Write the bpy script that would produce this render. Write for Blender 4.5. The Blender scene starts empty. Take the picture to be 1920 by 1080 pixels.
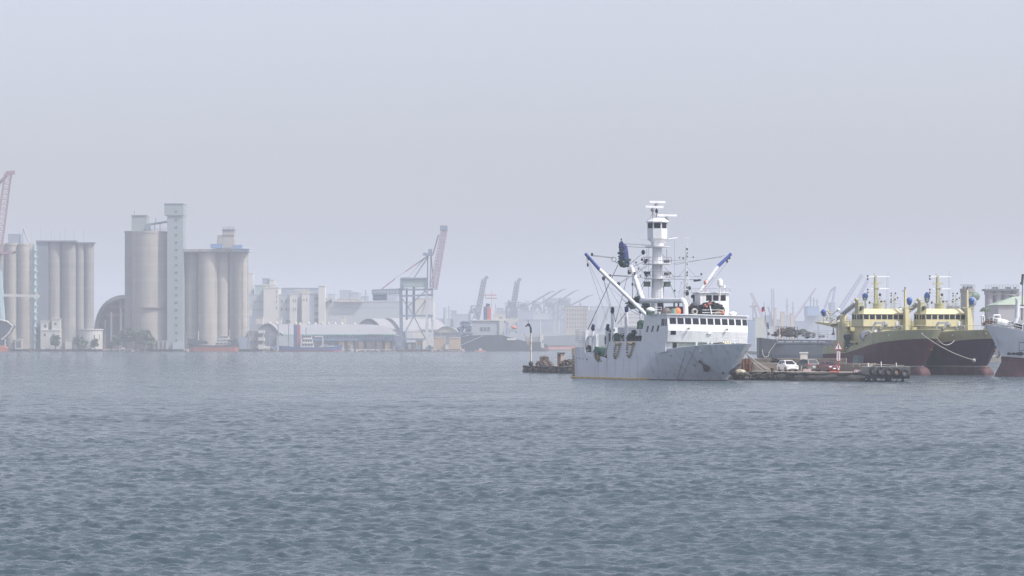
import bpy, bmesh, math, random
import numpy as np
from mathutils import Vector, Matrix
R = math.radians
random.seed(7)
scene = bpy.context.scene
COL = scene.collection
# ---------------------------------------------------------------- camera, light
F = 5600.0          # focal length in photograph pixels (1920 wide)
Y0 = 645.0          # horizon row
H = 4.93            # eye height above the water
cam_d = bpy.data.cameras.new('camera'); cam = bpy.data.objects.new('camera', cam_d); COL.objects.link(cam)
cam.location = (0, 0, H); cam.rotation_euler = (R(90), 0, 0)
cam_d.sensor_width = 36; cam_d.lens = 36*F/1920
cam_d.shift_y = (Y0-540)/1920
cam_d.clip_start = 1; cam_d.clip_end = 40000
scene.camera = cam

SUN_EL, SUN_AZ = 52, 62          # azimuth measured from "behind the camera" towards the right
SUN_DIR = Vector((math.sin(R(SUN_AZ))*math.cos(R(SUN_EL)), -math.cos(R(SUN_AZ))*math.cos(R(SUN_EL)), math.sin(R(SUN_EL))))
w = bpy.data.worlds.new('World'); scene.world = w; w.use_nodes = True
nt = w.node_tree; nt.nodes.clear()
sky = nt.nodes.new('ShaderNodeTexSky'); sky.sky_type = 'NISHITA'; sky.sun_disc = False
sky.sun_elevation = R(SUN_EL); sky.sun_rotation = math.atan2(SUN_DIR.x, SUN_DIR.y)
sky.air_density = 1.0; sky.dust_density = 3.2; sky.ozone_density = 2.6; sky.altitude = 0
hsv = nt.nodes.new('ShaderNodeHueSaturation'); hsv.inputs["Saturation"].default_value = 0.45
tint = nt.nodes.new('ShaderNodeMix'); tint.data_type = 'RGBA'; tint.blend_type = 'MULTIPLY'; tint.inputs[0].default_value = 1
tint.inputs[7].default_value = (0.985, 0.945, 1.0, 1)
bg = nt.nodes.new('ShaderNodeBackground'); bg.inputs[1].default_value = 0.13
out = nt.nodes.new('ShaderNodeOutputWorld')
nt.links.new(sky.outputs[0], hsv.inputs['Color']); nt.links.new(hsv.outputs[0], tint.inputs[6])
nt.links.new(tint.outputs[2], bg.inputs[0]); nt.links.new(bg.outputs[0], out.inputs[0])
sl = bpy.data.lights.new('sun', 'SUN'); sl.energy = 2.6; sl.angle = R(1.2); sl.color = (1, 0.955, 0.89)
so = bpy.data.objects.new('sun', sl); COL.objects.link(so); so.rotation_euler = SUN_DIR.to_track_quat('Z', 'Y').to_euler()
so.location = (200, -100, 300)
scene.view_settings.view_transform = 'Standard'; scene.view_settings.look = 'None'
scene.view_settings.exposure = 0.68; scene.view_settings.gamma = 1; scene.view_settings.use_curve_mapping = False
scene.cycles.use_denoising = True; scene.cycles.denoising_prefilter = 'NONE'
scene.cycles.max_bounces = 6; scene.cycles.volume_bounces = 2; scene.cycles.diffuse_bounces = 2
scene.cycles.glossy_bounces = 3; scene.cycles.caustics_reflective = False; scene.cycles.caustics_refractive = False
scene.cycles.sample_clamp_indirect = 4; scene.cycles.sample_clamp_direct = 3

def X(px, D): return (px-960)/F*D
def Z(py, D): return H+(Y0-py)/F*D
def W(px, py, D): return Vector((X(px, D), D, Z(py, D)))

# ---------------------------------------------------------------- materials
MATS = {}
def mat(name, col, rough=0.6, var=0.12, rings=None, scale=0.5, metal=0, streak=0, bump=0, spec=0.5, dirt=None, dscale=None, damt=0.5, stretch=(1,1,1)):
    """procedural paint / concrete: noise-varied base colour, optional vertical streaks of dirt"""
    if name in MATS: return MATS[name]
    m = bpy.data.materials.new(name); m.use_nodes = True; n = m.node_tree.nodes; l = m.node_tree.links
    b = n['Principled BSDF']; b.inputs['Roughness'].default_value = rough; b.inputs['Metallic'].default_value = metal
    b.inputs['Specular IOR Level'].default_value = spec
    tc = n.new('ShaderNodeTexCoord')
    no = n.new('ShaderNodeTexNoise'); no.inputs['Scale'].default_value = scale; no.inputs['Detail'].default_value = 6
    no.inputs['Roughness'].default_value = 0.65
    mp = n.new('ShaderNodeMapping'); mp.inputs['Scale'].default_value = stretch
    l.new(tc.outputs['Object'], mp.inputs[0]); l.new(mp.outputs[0], no.inputs[0])
    r = n.new('ShaderNodeValToRGB'); r.color_ramp.elements[0].position = 0.3; r.color_ramp.elements[1].position = 0.7
    lo = [c*(1-var) for c in col]; hi = [min(1, c*(1+var)) for c in col]
    r.color_ramp.elements[0].color = (*lo, 1); r.color_ramp.elements[1].color = (*hi, 1)
    l.new(no.outputs[0], r.inputs[0]); c = r.outputs[0]
    if streak or dirt:
        d = dirt or [x*0.55 for x in col]
        m2 = n.new('ShaderNodeMapping'); s = dscale or (1.2, 1.2, 0.12)
        m2.inputs['Scale'].default_value = s
        n2 = n.new('ShaderNodeTexNoise'); n2.inputs['Scale'].default_value = 1; n2.inputs['Detail'].default_value = 5
        l.new(tc.outputs['Object'], m2.inputs[0]); l.new(m2.outputs[0], n2.inputs[0])
        r2 = n.new('ShaderNodeValToRGB'); r2.color_ramp.elements[0].position = 0.52; r2.color_ramp.elements[1].position = 0.72
        r2.color_ramp.elements[1].color = (damt, damt, damt, 1)
        l.new(n2.outputs[0], r2.inputs[0])
        mx = n.new('ShaderNodeMix'); mx.data_type = 'RGBA'; mx.inputs[7].default_value = (*d, 1)
        l.new(r2.outputs[0], mx.inputs[0]); l.new(c, mx.inputs[6]); c = mx.outputs[2]
    if rings:      # horizontal pour lines and slightly different lifts of concrete
        sp = n.new('ShaderNodeSeparateXYZ'); l.new(tc.outputs['Object'], sp.inputs[0])
        cb = n.new('ShaderNodeCombineXYZ'); dv = n.new('ShaderNodeMath'); dv.operation = 'DIVIDE'; dv.inputs[1].default_value = rings[0]
        fl = n.new('ShaderNodeMath'); fl.operation = 'FLOOR'; l.new(sp.outputs[2], dv.inputs[0]); l.new(dv.outputs[0], fl.inputs[0]); l.new(fl.outputs[0], cb.inputs[2])
        wn = n.new('ShaderNodeTexWhiteNoise'); wn.noise_dimensions = '3D'; l.new(cb.outputs[0], wn.inputs['Vector'])
        fr_ = n.new('ShaderNodeMath'); fr_.operation = 'FRACT'; l.new(dv.outputs[0], fr_.inputs[0])
        lt = n.new('ShaderNodeMath'); lt.operation = 'LESS_THAN'; lt.inputs[1].default_value = 0.09; l.new(fr_.outputs[0], lt.inputs[0])
        mr = n.new('ShaderNodeMapRange'); mr.inputs[3].default_value = 1-rings[1]; mr.inputs[4].default_value = 1+rings[1]*.4; l.new(wn.outputs['Value'], mr.inputs[0])
        ml = n.new('ShaderNodeMath'); ml.operation = 'MULTIPLY_ADD'; ml.inputs[1].default_value = -rings[1]*1.4; l.new(lt.outputs[0], ml.inputs[0]); l.new(mr.outputs[0], ml.inputs[2])
        mm = n.new('ShaderNodeVectorMath'); mm.operation = 'SCALE'; l.new(c, mm.inputs[0]); l.new(ml.outputs[0], mm.inputs['Scale']); c = mm.outputs[0]
    l.new(c, b.inputs['Base Color'])
    if bump:
        bp = n.new('ShaderNodeBump'); bp.inputs['Strength'].default_value = bump; bp.inputs['Distance'].default_value = 0.05
        l.new(no.outputs[0], bp.inputs['Height']); l.new(bp.outputs[0], b.inputs['Normal'])
    MATS[name] = m; return m
def glass(name='window glass', col=(0.03, 0.035, 0.045)):
    if name in MATS: return MATS[name]
    return mat(name, col, rough=0.12, var=0.5, scale=0.8, spec=0.6)

# ---------------------------------------------------------------- mesh builder
class MB:
    def __init__(s): s.v = []; s.f = []; s.mi = []; s.cur = 0; s.M = None
    def add(s, vs, fs, mi=None):
        o = len(s.v)
        if s.M is not None: vs = [s.M @ Vector(p) for p in vs]
        s.v += [tuple(p) for p in vs]; s.f += [tuple(i+o for i in f) for f in fs]; s.mi += [s.cur if mi is None else mi]*len(fs); return s
    def box(s, x0, x1, y0, y1, z0, z1):
        vs = [(x, y, z) for z in (z0, z1) for y in (y0, y1) for x in (x0, x1)]
        return s.add(vs, [(0,2,3,1),(4,5,7,6),(0,1,5,4),(2,6,7,3),(0,4,6,2),(1,3,7,5)])
    def hexa(s, b, t):   # bottom quad, top quad (counter-clockwise from above)
        return s.add(list(b)+list(t), [(3,2,1,0),(4,5,6,7),(0,1,5,4),(1,2,6,5),(2,3,7,6),(3,0,4,7)])
    def prism(s, pts, z0, z1, top=None):   # polygon in xy, extruded in z (top: other polygon)
        n = len(pts); top = top or pts
        vs = [(p[0], p[1], z0) for p in pts]+[(p[0], p[1], z1) for p in top]
        return s.add(vs, [tuple(range(n-1, -1, -1)), tuple(range(n, 2*n))]+[(i, (i+1) % n, (i+1) % n+n, i+n) for i in range(n)])
    def yprism(s, pts, y0, y1):            # polygon in xz, extruded along y
        n = len(pts)
        vs = [(p[0], y0, p[1]) for p in pts]+[(p[0], y1, p[1]) for p in pts]
        return s.add(vs, [tuple(range(n)), tuple(range(2*n-1, n-1, -1))]+[(i, i+n, (i+1) % n+n, (i+1) % n) for i in range(n)])
    def xprism(s, pts, x0, x1):            # polygon in yz, extruded along x
        n = len(pts)
        vs = [(x0, p[0], p[1]) for p in pts]+[(x1, p[0], p[1]) for p in pts]
        return s.add(vs, [tuple(range(n-1, -1, -1)), tuple(range(n, 2*n))]+[(i, (i+1) % n, (i+1) % n+n, i+n) for i in range(n)])
    def tube(s, a, b, r, r2=None, n=8, cap=True):
        a, b = Vector(a), Vector(b); r2 = r if r2 is None else r2
        d = (b-a)
        if d.length < 1e-6: return s
        q = d.to_track_quat('Z', 'Y'); vs = []
        for p, rr in ((a, r), (b, r2)):
            for i in range(n):
                t = 2*math.pi*i/n; vs.append(p+q @ Vector((rr*math.cos(t), rr*math.sin(t), 0)))
        fs = [(i, (i+1) % n, (i+1) % n+n, i+n) for i in range(n)]
        if cap: fs += [tuple(range(n-1, -1, -1)), tuple(range(n, 2*n))]
        return s.add(vs, fs)
    def path(s, pts, r, n=6):
        for a, b in zip(pts, pts[1:]): s.tube(a, b, r, n=n)
        return s
    def bar(s, a, b, wx, wy):
        """rectangular beam; wy is its vertical-ish thickness"""
        a, b = Vector(a), Vector(b); q = (b-a).to_track_quat('Z', 'Y'); vs = []
        for p in (a, b):
            for i, j in ((-1,-1),(1,-1),(1,1),(-1,1)): vs.append(p+q @ Vector((i*wx/2, j*wy/2, 0)))
        return s.add(vs, [(3,2,1,0),(4,5,6,7),(0,1,5,4),(1,2,6,5),(2,3,7,6),(3,0,4,7)])
    def ball(s, c, r, n=12, m=8, sq=(1,1,1), jit=0, rnd=None):
        c = Vector(c); vs = [c+Vector((0, 0, -r*sq[2]))]
        for j in range(1, m):
            p = -math.pi/2+math.pi*j/m
            for i in range(n):
                t = 2*math.pi*i/n; k = 1+(rnd.uniform(-jit, jit) if rnd else 0)
                vs.append(c+Vector((r*sq[0]*k*math.cos(p)*math.cos(t), r*sq[1]*k*math.cos(p)*math.sin(t), r*sq[2]*k*math.sin(p))))
        vs.append(c+Vector((0, 0, r*sq[2]))); L = len(vs)-1; fs = [(0, 1+(i+1) % n, 1+i) for i in range(n)]
        for j in range(m-2):
            for i in range(n):
                a = 1+j*n+i; b = 1+j*n+(i+1) % n; fs.append((a, b, b+n, a+n))
        fs += [(L, 1+(m-2)*n+i, 1+(m-2)*n+(i+1) % n) for i in range(n)]
        return s.add(vs, fs)
    def lathe(s, c, prof, n=16, a0=0, a1=360):   # prof: [(r,z)...] around z through c
        c = Vector(c); full = abs(a1-a0) >= 360; k = n if full else n+1; vs = []
        for r, z in prof:
            for i in range(k):
                t = R(a0+(a1-a0)*i/n); vs.append(c+Vector((r*math.cos(t), r*math.sin(t), z)))
        fs = []
        for j in range(len(prof)-1):
            for i in range(n):
                a = j*k+i; b = j*k+(i+1) % k; fs.append((a, b, b+k, a+k))
        if full:
            if prof[0][0] > 1e-4: fs.append(tuple(range(k-1, -1, -1)))
            if prof[-1][0] > 1e-4: fs.append(tuple(range((len(prof)-1)*k, len(prof)*k)))
        return s.add(vs, fs)
    def torus(s, c, r, t, axis=(0,1,0), n=20, m=8, a0=0, a1=360):
        c = Vector(c); q = Vector(axis).to_track_quat('Z', 'Y'); vs = []; full = abs(a1-a0) >= 360; k = n if full else n+1
        for i in range(k):
            a = R(a0+(a1-a0)*i/n)
            for j in range(m):
                b = 2*math.pi*j/m
                vs.append(c+q @ Vector(((r+t*math.cos(b))*math.cos(a), (r+t*math.cos(b))*math.sin(a), t*math.sin(b))))
        return s.add(vs, [(i*m+j, ((i+1) % k)*m+j, ((i+1) % k)*m+(j+1) % m, i*m+(j+1) % m) for i in range(n) for j in range(m)])
    def lattice(s, a, b, w0, w1, r, n, up=(0,0,1)):
        """square lattice boom from a to b"""
        a, b = Vector(a), Vector(b); d = (b-a).normalized(); side = d.cross(Vector(up)).normalized(); u = side.cross(d).normalized()
        rings = []
        for i in range(n+1):
            t = i/n; p = a.lerp(b, t); ww = (w0+(w1-w0)*t)/2
            rings.append([p+side*ww*i_+u*ww*j_ for i_, j_ in ((-1,-1),(1,-1),(1,1),(-1,1))])
        for k in range(4): s.tube(rings[0][k], rings[-1][k], r, n=5)
        for i in range(n):
            for k in range(4):
                s.tube(rings[i][k], rings[i+1][(k+1) % 4], r*0.6, n=4, cap=False)
                s.tube(rings[i][k], rings[i][(k+1) % 4], r*0.6, n=4, cap=False)
        return s
    def mesh(s, name, mats, smooth=False, off=None):
        me = bpy.data.meshes.new(name)
        vs = s.v if off is None else [(v[0]-off[0], v[1]-off[1], v[2]-off[2]) for v in s.v]
        me.from_pydata(vs, [], s.f)
        for m in (mats if isinstance(mats, (list, tuple)) else [mats]): me.materials.append(m)
        for p, i in zip(me.polygons, s.mi): p.material_index = i
        if smooth:
            for p in me.polygons: p.use_smooth = True
        me.update(); return me
    def build(s, name, mats, parent=None, smooth=False, world=False, label=None):
        off = None
        if world and parent is not None:
            q = parent; off = Vector((0, 0, 0))
            while q is not None: off = off+Vector(q.location); q = q.parent
        me = s.mesh(name, mats, smooth, off)
        if smooth:
            try: me.set_sharp_from_angle(angle=R(40))
            except Exception: pass
        o = bpy.data.objects.new(name, me); COL.objects.link(o)
        if parent is not None: o.parent = parent
        if label: o['label'] = label
        return o
def empty(name, loc=(0,0,0), label=None, cat=None, group=None, rz=0):
    o = bpy.data.objects.new(name, None); COL.objects.link(o); o.location = loc; o.rotation_euler = (0, 0, rz)
    o.empty_display_size = 1; return tag(o, label, cat, group)
def tag(o, label=None, cat=None, group=None, kind=None):
    if label: o['label'] = label
    if cat: o['category'] = cat
    if group: o['group'] = group
    if kind: o['kind'] = kind
    return o
def single(name, mb, m, loc, label, cat, group=None, smooth=False):
    """a thing that is one mesh; the geometry is given in world coordinates"""
    me = mb.mesh(name, m, smooth, Vector(loc))
    if smooth:
        try: me.set_sharp_from_angle(angle=R(40))
        except Exception: pass
    o = bpy.data.objects.new(name, me); COL.objects.link(o); o.location = loc
    return tag(o, label, cat, group)
def copy_tree(o, parent=None):
    c = o.copy(); COL.objects.link(c); c.parent = parent
    for ch in [q for q in bpy.data.objects if q.parent == o]: copy_tree(ch, c)
    return c
# ---------------------------------------------------------------- ship helpers
from mathutils.bvhtree import BVHTree
class Frame:
    """a ship's own axes: x towards the bow, y to port, z up; measured from the stem's foot at the waterline"""
    def __init__(s, stem_px, stem_py, xs, rz):
        D = F*H/(stem_py-Y0); s.c = math.cos(R(rz)); s.s = math.sin(R(rz)); s.rz = R(rz)
        s.ox = (stem_px-960)/F*D-xs*s.c; s.oy = D-xs*s.s
    def _inv(s, px, py, k, v):
        dx = (px-960)/F; dz = (Y0-py)/F
        t = (v+s.ox*s.c+s.oy*s.s)/(dx*s.c+s.s) if k == 'x' else (v-s.ox*s.s+s.oy*s.c)/(-dx*s.s+s.c)
        Xw, Yw = dx*t, t
        return Vector(((Xw-s.ox)*s.c+(Yw-s.oy)*s.s, -(Xw-s.ox)*s.s+(Yw-s.oy)*s.c, H+dz*t))
    def ix(s, px, py, x): return s._inv(px, py, 'x', x)
    def iy(s, px, py, y): return s._inv(px, py, 'y', y)
    def ray(s, bvh, px, py):
        dx = (px-960)/F; dz = (Y0-py)/F
        o = Vector((-s.ox*s.c-s.oy*s.s, s.ox*s.s-s.oy*s.c, H)); d = Vector((dx*s.c+s.s, -dx*s.s+s.c, dz)).normalized()
        h = bvh.ray_cast(o, d); return h[0], h[1]
def hull_mesh(x0, stem, bands, zb, B, le, q, p, zref, stern=(0, 1), deck=1.0, cols=44, rake=0):
    """bands: [(top height as a function of x, material index, rows)] from the keel up; le/q/p are (waterline, deck) pairs"""
    mb = MB(); ss = [1-(1-i/cols)**1.5 for i in range(cols+1)]
    def pt(s, z):
        xs = stem(z); xa = x0-rake*max(0, z)/zref; x = xa+s*(xs-xa); k = max(0, min(1, z/zref))
        L = le[0]+(le[1]-le[0])*k; t = min(1, (xs-x)/L); pp = p[0]+(p[1]-p[0])*k; qq = q[0]+(q[1]-q[0])*k
        b = B*(1-(1-t)**pp)**(1/qq) if t > 0 else 0
        if stern[0]: 
            u = max(0, 1-(x-xa)/stern[0]); b *= 1-stern[1]*u*u*(1.3-k)
        return x, b
    rings = []
    for s in ss:
        xn = x0+s*(stem(zref)-x0); zs = [zb]; ms = []
        for fn, mi, n in bands:
            zt = fn(xn); z_ = zs[-1]
            for i in range(1, n+1): zs.append(z_+(zt-z_)*i/n); ms.append(mi)
        col = []
        for z in zs: x, b = pt(s, z); col.append((x, b, z))
        rings.append(col)
    nz = len(rings[0]); 
    for sg in (-1, 1):
        o = len(mb.v); vs = [(x, sg*b, z) for c in rings for x, b, z in c]; fs = []; mi = []
        for i in range(cols):
            for j in range(nz-1):
                a, b_, c, d = i*nz+j, (i+1)*nz+j, (i+1)*nz+j+1, i*nz+j+1
                fs.append((a, b_, c, d) if sg < 0 else (d, c, b_, a)); mi.append(ms[j])
        mb.v += vs; mb.f += [tuple(k+o for k in f) for f in fs]; mb.mi += mi
    # transom
    c = rings[0]; o = len(mb.v); mb.v += [(x, -b, z) for x, b, z in c]+[(x, b, z) for x, b, z in c]
    for j in range(nz-1): mb.f.append((o+j, o+j+1, o+nz+j+1, o+nz+j)); mb.mi.append(ms[j])
    # bulwark inside and the deck
    o = len(mb.v); m = bands[-1][1]
    for c in rings:
        x, b, z = c[-1]; bi = max(0.0, b-0.14); xi = x-(0.14 if b < 0.2 else 0)
        s_ = (x-x0)/max(1e-6, stem(z)-x0); xd, bd = pt(min(1, max(0, (x-(x0-rake*max(0, z)/zref))/(stem(z)-(x0-rake*max(0, z)/zref)))), z-deck); bd = max(0.0, min(bi, bd-0.14)); xd = min(xi, xd-0.1)
        mb.v += [(x, -b, z), (xi, -bi, z+0.03), (xd, -bd, z-deck), (xd, bd, z-deck), (xi, bi, z+0.03), (x, b, z)]
    for i in range(cols):
        for j in range(5):
            a = o+i*6+j; mb.f.append((a, a+6, a+7, a+1)); mb.mi.append(m if j != 2 else 2)
    mb.f.append((o, o+1, o+2, o+3, o+4, o+5)); mb.mi.append(m)
    return mb
def bvh_of(mb): return BVHTree.FromPolygons([Vector(v) for v in mb.v], mb.f)
def panel(mb, cs, th=0.05, out=0.015):
    """thin slab on a four-cornered patch (counter-clockwise seen from outside)"""
    cs = [Vector(c) for c in cs]; n = (cs[1]-cs[0]).cross(cs[3]-cs[0]).normalized()
    a = [c-n*th for c in cs]; b = [c+n*out for c in cs]
    return mb.add(a+b, [(3,2,1,0),(4,5,6,7),(0,1,5,4),(1,2,6,5),(2,3,7,6),(3,0,4,7)])
def rail(mb, pts, h=1.0, r=0.025, step=1.2, bars=3, n=4):
    for a, b in zip(pts, pts[1:]):
        a, b = Vector(a), Vector(b); k = max(1, int((b-a).length/step))
        for i in range(k+1): p = a.lerp(b, i/k); mb.tube(p, p+Vector((0,0,h)), r, n=n, cap=False)
        for j in range(1, bars+1): mb.tube(a+Vector((0,0,h*j/bars)), b+Vector((0,0,h*j/bars)), r*0.8, n=n, cap=False)
    return mb
def rope_pts(a, b, sag, n=10):
    a, b = Vector(a), Vector(b)
    return [a.lerp(b, i/n)-Vector((0, 0, sag*4*(i/n)*(1-i/n))) for i in range(n+1)]
def lump(c, r, seed, jit=0.25, n=14, m=9):
    """irregular heap shape"""
    mb = MB(); mb.ball(c, 1, n, m, r, jit, random.Random(seed)); return mb
def cloud(mb, c, size, n, s, rnd, flat=0.0):
    """many crumpled folds over a half-ellipsoid: netting, sacks, rubble"""
    c = Vector(c)
    for i in range(n):
        a = rnd.uniform(0, 2*math.pi); e = math.asin(rnd.uniform(flat, 1)); k = rnd.uniform(0.75, 1.02)
        p = c+Vector((size[0]*k*math.cos(e)*math.cos(a), size[1]*k*math.cos(e)*math.sin(a), size[2]*k*math.sin(e)))
        mb.ball(p, s*rnd.uniform(0.6, 1.3), 7, 5, (rnd.uniform(.6, 1.5), rnd.uniform(.6, 1.5), rnd.uniform(.4, .9)), 0.25, rnd)
    return mb
M_WHITE = mat('ship white paint', (0.74, 0.76, 0.78), rough=0.42, var=0.05, scale=0.6, dirt=(0.45, 0.40, 0.34), dscale=(1.6, 1.6, 0.18), damt=0.30)
M_GREYHULL = mat('light grey hull paint', (0.72, 0.755, 0.82), rough=0.45, var=0.07, scale=0.35, dirt=(0.42, 0.37, 0.31), dscale=(1.3, 1.3, 0.09), damt=0.6)
M_SIDE = mat('pale side plating', (0.72, 0.75, 0.80), rough=0.45, var=0.05, scale=0.5, dirt=(0.40, 0.36, 0.32), dscale=(1.1, 1.1, 0.14), damt=0.35)
M_DECK = mat('worn green deck', (0.10, 0.15, 0.12), rough=0.8, var=0.3, scale=0.8)
M_GREEN = mat('dark green machinery', (0.028, 0.085, 0.062), rough=0.55, var=0.35, scale=1.5, dirt=(0.16, 0.10, 0.06), dscale=(2, 2, 2), damt=0.5)
M_BLUE = mat('blue paint', (0.045, 0.085, 0.30), rough=0.5, var=0.15, scale=1)
M_TARP = mat('blue tarpaulin', (0.020, 0.034, 0.15), rough=0.6, var=0.7, scale=2.5, bump=0.8)
M_NAVY = mat('navy cover', (0.018, 0.022, 0.085), rough=0.7, var=0.4, scale=3)
M_DARK = mat('dark iron', (0.030, 0.032, 0.038), rough=0.6, var=0.4, scale=2)
M_WIRE = mat('wire rope', (0.09, 0.09, 0.10), rough=0.6, var=0.2)
M_LINE = mat('pale rope', (0.42, 0.40, 0.37), rough=0.85, var=0.15)
M_NET = mat('black green netting', (0.014, 0.022, 0.024), rough=0.9, var=0.6, scale=3, bump=0.8)
M_ROPE = mat('ochre fender rope', (0.30, 0.22, 0.11), rough=0.9, var=0.5, scale=4)
M_ORANGE = mat('orange float', (0.72, 0.17, 0.07), rough=0.5, var=0.15)
M_RUST = mat('rusty iron', (0.13, 0.06, 0.035), rough=0.9, var=0.5, scale=2)
M_STEEL = mat('weathered grey steel', (0.26, 0.27, 0.28), rough=0.55, var=0.25, scale=1.5)
M_GLASS = mat('window glass', (0.018, 0.022, 0.032), rough=0.22, var=0.5, scale=0.8, spec=0.25)
M_TAN = mat('tan blind behind glass', (0.20, 0.15, 0.11), rough=0.5, var=0.1)
M_RED = mat('red paint', (0.42, 0.05, 0.05), rough=0.5, var=0.15)
# ---------------------------------------------------------------- water
def build_water():
    rng = np.random.default_rng(3)
    rows = [6.0]
    while rows[-1] < 2500: rows.append(rows[-1]*(1.0014 if rows[-1] < 1000 else 1.003) + (0 if rows[-1] > 50 else 0.25))
    while rows[-1] < 16000: rows.append(rows[-1]*1.05)
    D = np.array(rows)
    a = [0.0]
    while a[-1] < 10.4: a.append(a[-1]+0.036)
    while a[-1] < 60: a.append(a[-1]*1.06+0.05)
    a = np.array(a); a = np.radians(np.concatenate([-a[:0:-1], a]))
    DD, AA = np.meshgrid(D, np.tan(a), indexing='ij')
    x = (DD*AA).ravel(); y = DD.ravel(); dd = DD.ravel()
    z = np.zeros_like(x); dx = np.zeros_like(x); dy = np.zeros_like(x)
    cell = dd*0.0014
    wind = R(259)
    for i in range(185):
        if i < 120: lam = 0.25*(1.05/0.25)**rng.random(); amp = 0.0084*lam; th = wind+rng.normal(0, 0.55)
        else: lam = 1.2*(7/1.2)**rng.random(); amp = 0.0036*lam**0.3; th = wind+rng.normal(0, 0.38)
        k = 2*math.pi/lam
        ph = rng.random()*2*math.pi
        att = np.clip((lam/cell-1.9)/1.1, 0, 1)
        m = att > 0
        # gentle group modulation keeps the pattern from looking periodic
        kx, ky = k*math.cos(th), k*math.sin(th)
        g = 0.65+0.5*np.sin(x[m]*kx*0.13+y[m]*ky*0.093+ph*3.1)*np.sin(x[m]*ky*0.071-y[m]*kx*0.117+ph*1.7)
        p = kx*x[m]+ky*y[m]+ph
        s, c = np.sin(p), np.cos(p)
        z[m] += amp*att[m]*g*s
        dx[m] += amp*0.7*att[m]*g*c*math.cos(th); dy[m] += amp*0.7*att[m]*g*c*math.sin(th)
    # gusts: broad streaks where the chop is stronger or calmer
    gu = np.zeros_like(x)
    for i in range(14):
        kx = 2*math.pi/rng.uniform(25, 160); ky = 2*math.pi/rng.uniform(6, 70); gu += np.sin(kx*x+ky*y*rng.choice([-1, 1])+rng.random()*6.28)
    gu = np.clip(1.0+0.045*gu, 0.8, 1.2); z *= gu; dx *= gu; dy *= gu
    nr, nc = len(D), len(a)
    co = np.stack([x+dx, y+dy, z], 1)
    i = np.arange(nr-1)[:, None]*nc+np.arange(nc-1)[None, :]
    q = np.stack([i, i+1, i+1+nc, i+nc], -1).reshape(-1, 4)
    # deep outer sheet (one large quad under the waves, reaching behind the camera)
    n0 = len(co)
    co = np.concatenate([co, [[-20000, -3000, -0.9], [20000, -3000, -0.9], [20000, 16500, -0.9], [-20000, 16500, -0.9]]])
    q = np.concatenate([q, [[n0, n0+1, n0+2, n0+3]]])
    me = bpy.data.meshes.new('water')
    me.vertices.add(len(co)); me.vertices.foreach_set('co', co.ravel().astype(np.float32))
    me.loops.add(q.size); me.loops.foreach_set('vertex_index', q.ravel().astype(np.int32))
    me.polygons.add(len(q)); me.polygons.foreach_set('loop_start', np.arange(0, q.size, 4, dtype=np.int32))
    me.polygons.foreach_set('use_smooth', np.ones(len(q), dtype=bool))
    me.update(calc_edges=True)
    m = bpy.data.materials.new('harbour water'); m.use_nodes = True; n = m.node_tree.nodes; l = m.node_tree.links
    b = n['Principled BSDF']; b.inputs['Base Color'].default_value = (0.054, 0.080, 0.096, 1)
    b.inputs['Roughness'].default_value = 0.16; b.inputs['IOR'].default_value = 1.333
    tc = n.new('ShaderNodeTexCoord'); mp = n.new('ShaderNodeMapping'); mp.inputs['Scale'].default_value = (0.75, 1.9, 1); mp.inputs['Rotation'].default_value = (0, 0, R(12))
    n1 = n.new('ShaderNodeTexNoise'); n1.inputs['Scale'].default_value = 2.6; n1.inputs['Detail'].default_value = 7; n1.inputs['Roughness'].default_value = 0.66
    bp = n.new('ShaderNodeBump'); bp.inputs['Strength'].default_value = 0.55; bp.inputs['Distance'].default_value = 0.11
    l.new(tc.outputs['Object'], mp.inputs[0]); l.new(mp.outputs[0], n1.inputs[0]); l.new(n1.outputs[0], bp.inputs['Height']); n1.inputs['Scale'].default_value = 2.2; l.new(bp.outputs[0], b.inputs['Normal'])
    # farther out the chop is finer than the mesh, so a bump takes over from it
    n3 = n.new('ShaderNodeTexNoise'); n3.inputs['Scale'].default_value = 0.55; n3.inputs['Detail'].default_value = 4; n3.inputs['Roughness'].default_value = 0.6
    ln = n.new('ShaderNodeVectorMath'); ln.operation = 'LENGTH'; l.new(tc.outputs['Object'], ln.inputs[0])
    m3 = n.new('ShaderNodeMapRange'); m3.inputs[1].default_value = 130; m3.inputs[2].default_value = 650; m3.inputs[3].default_value = 0.0; m3.inputs[4].default_value = 1.0
    b3 = n.new('ShaderNodeBump'); b3.inputs['Distance'].default_value = 0.65
    l.new(mp.outputs[0], n3.inputs[0]); l.new(n3.outputs[0], b3.inputs['Height']); l.new(ln.outputs['Value'], m3.inputs[0]); l.new(m3.outputs[0], b3.inputs['Strength']); l.new(b3.outputs[0], bp.inputs['Normal'])
    # patches of ruffled water (cat's paws) vary the roughness at a large scale
    n2 = n.new('ShaderNodeTexNoise'); n2.inputs['Scale'].default_value = 0.02; n2.inputs['Detail'].default_value = 4
    rr = n.new('ShaderNodeMapRange'); rr.inputs[1].default_value = 0.35; rr.inputs[2].default_value = 0.65; rr.inputs[3].default_value = 0.06; rr.inputs[4].default_value = 0.14
    l.new(tc.outputs['Object'], n2.inputs[0]); l.new(n2.outputs[0], rr.inputs[0]); l.new(rr.outputs[0], b.inputs['Roughness'])
    me.materials.append(m)
    o = bpy.data.objects.new('water', me); COL.objects.link(o); tag(o, kind='structure')
build_water()
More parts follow.
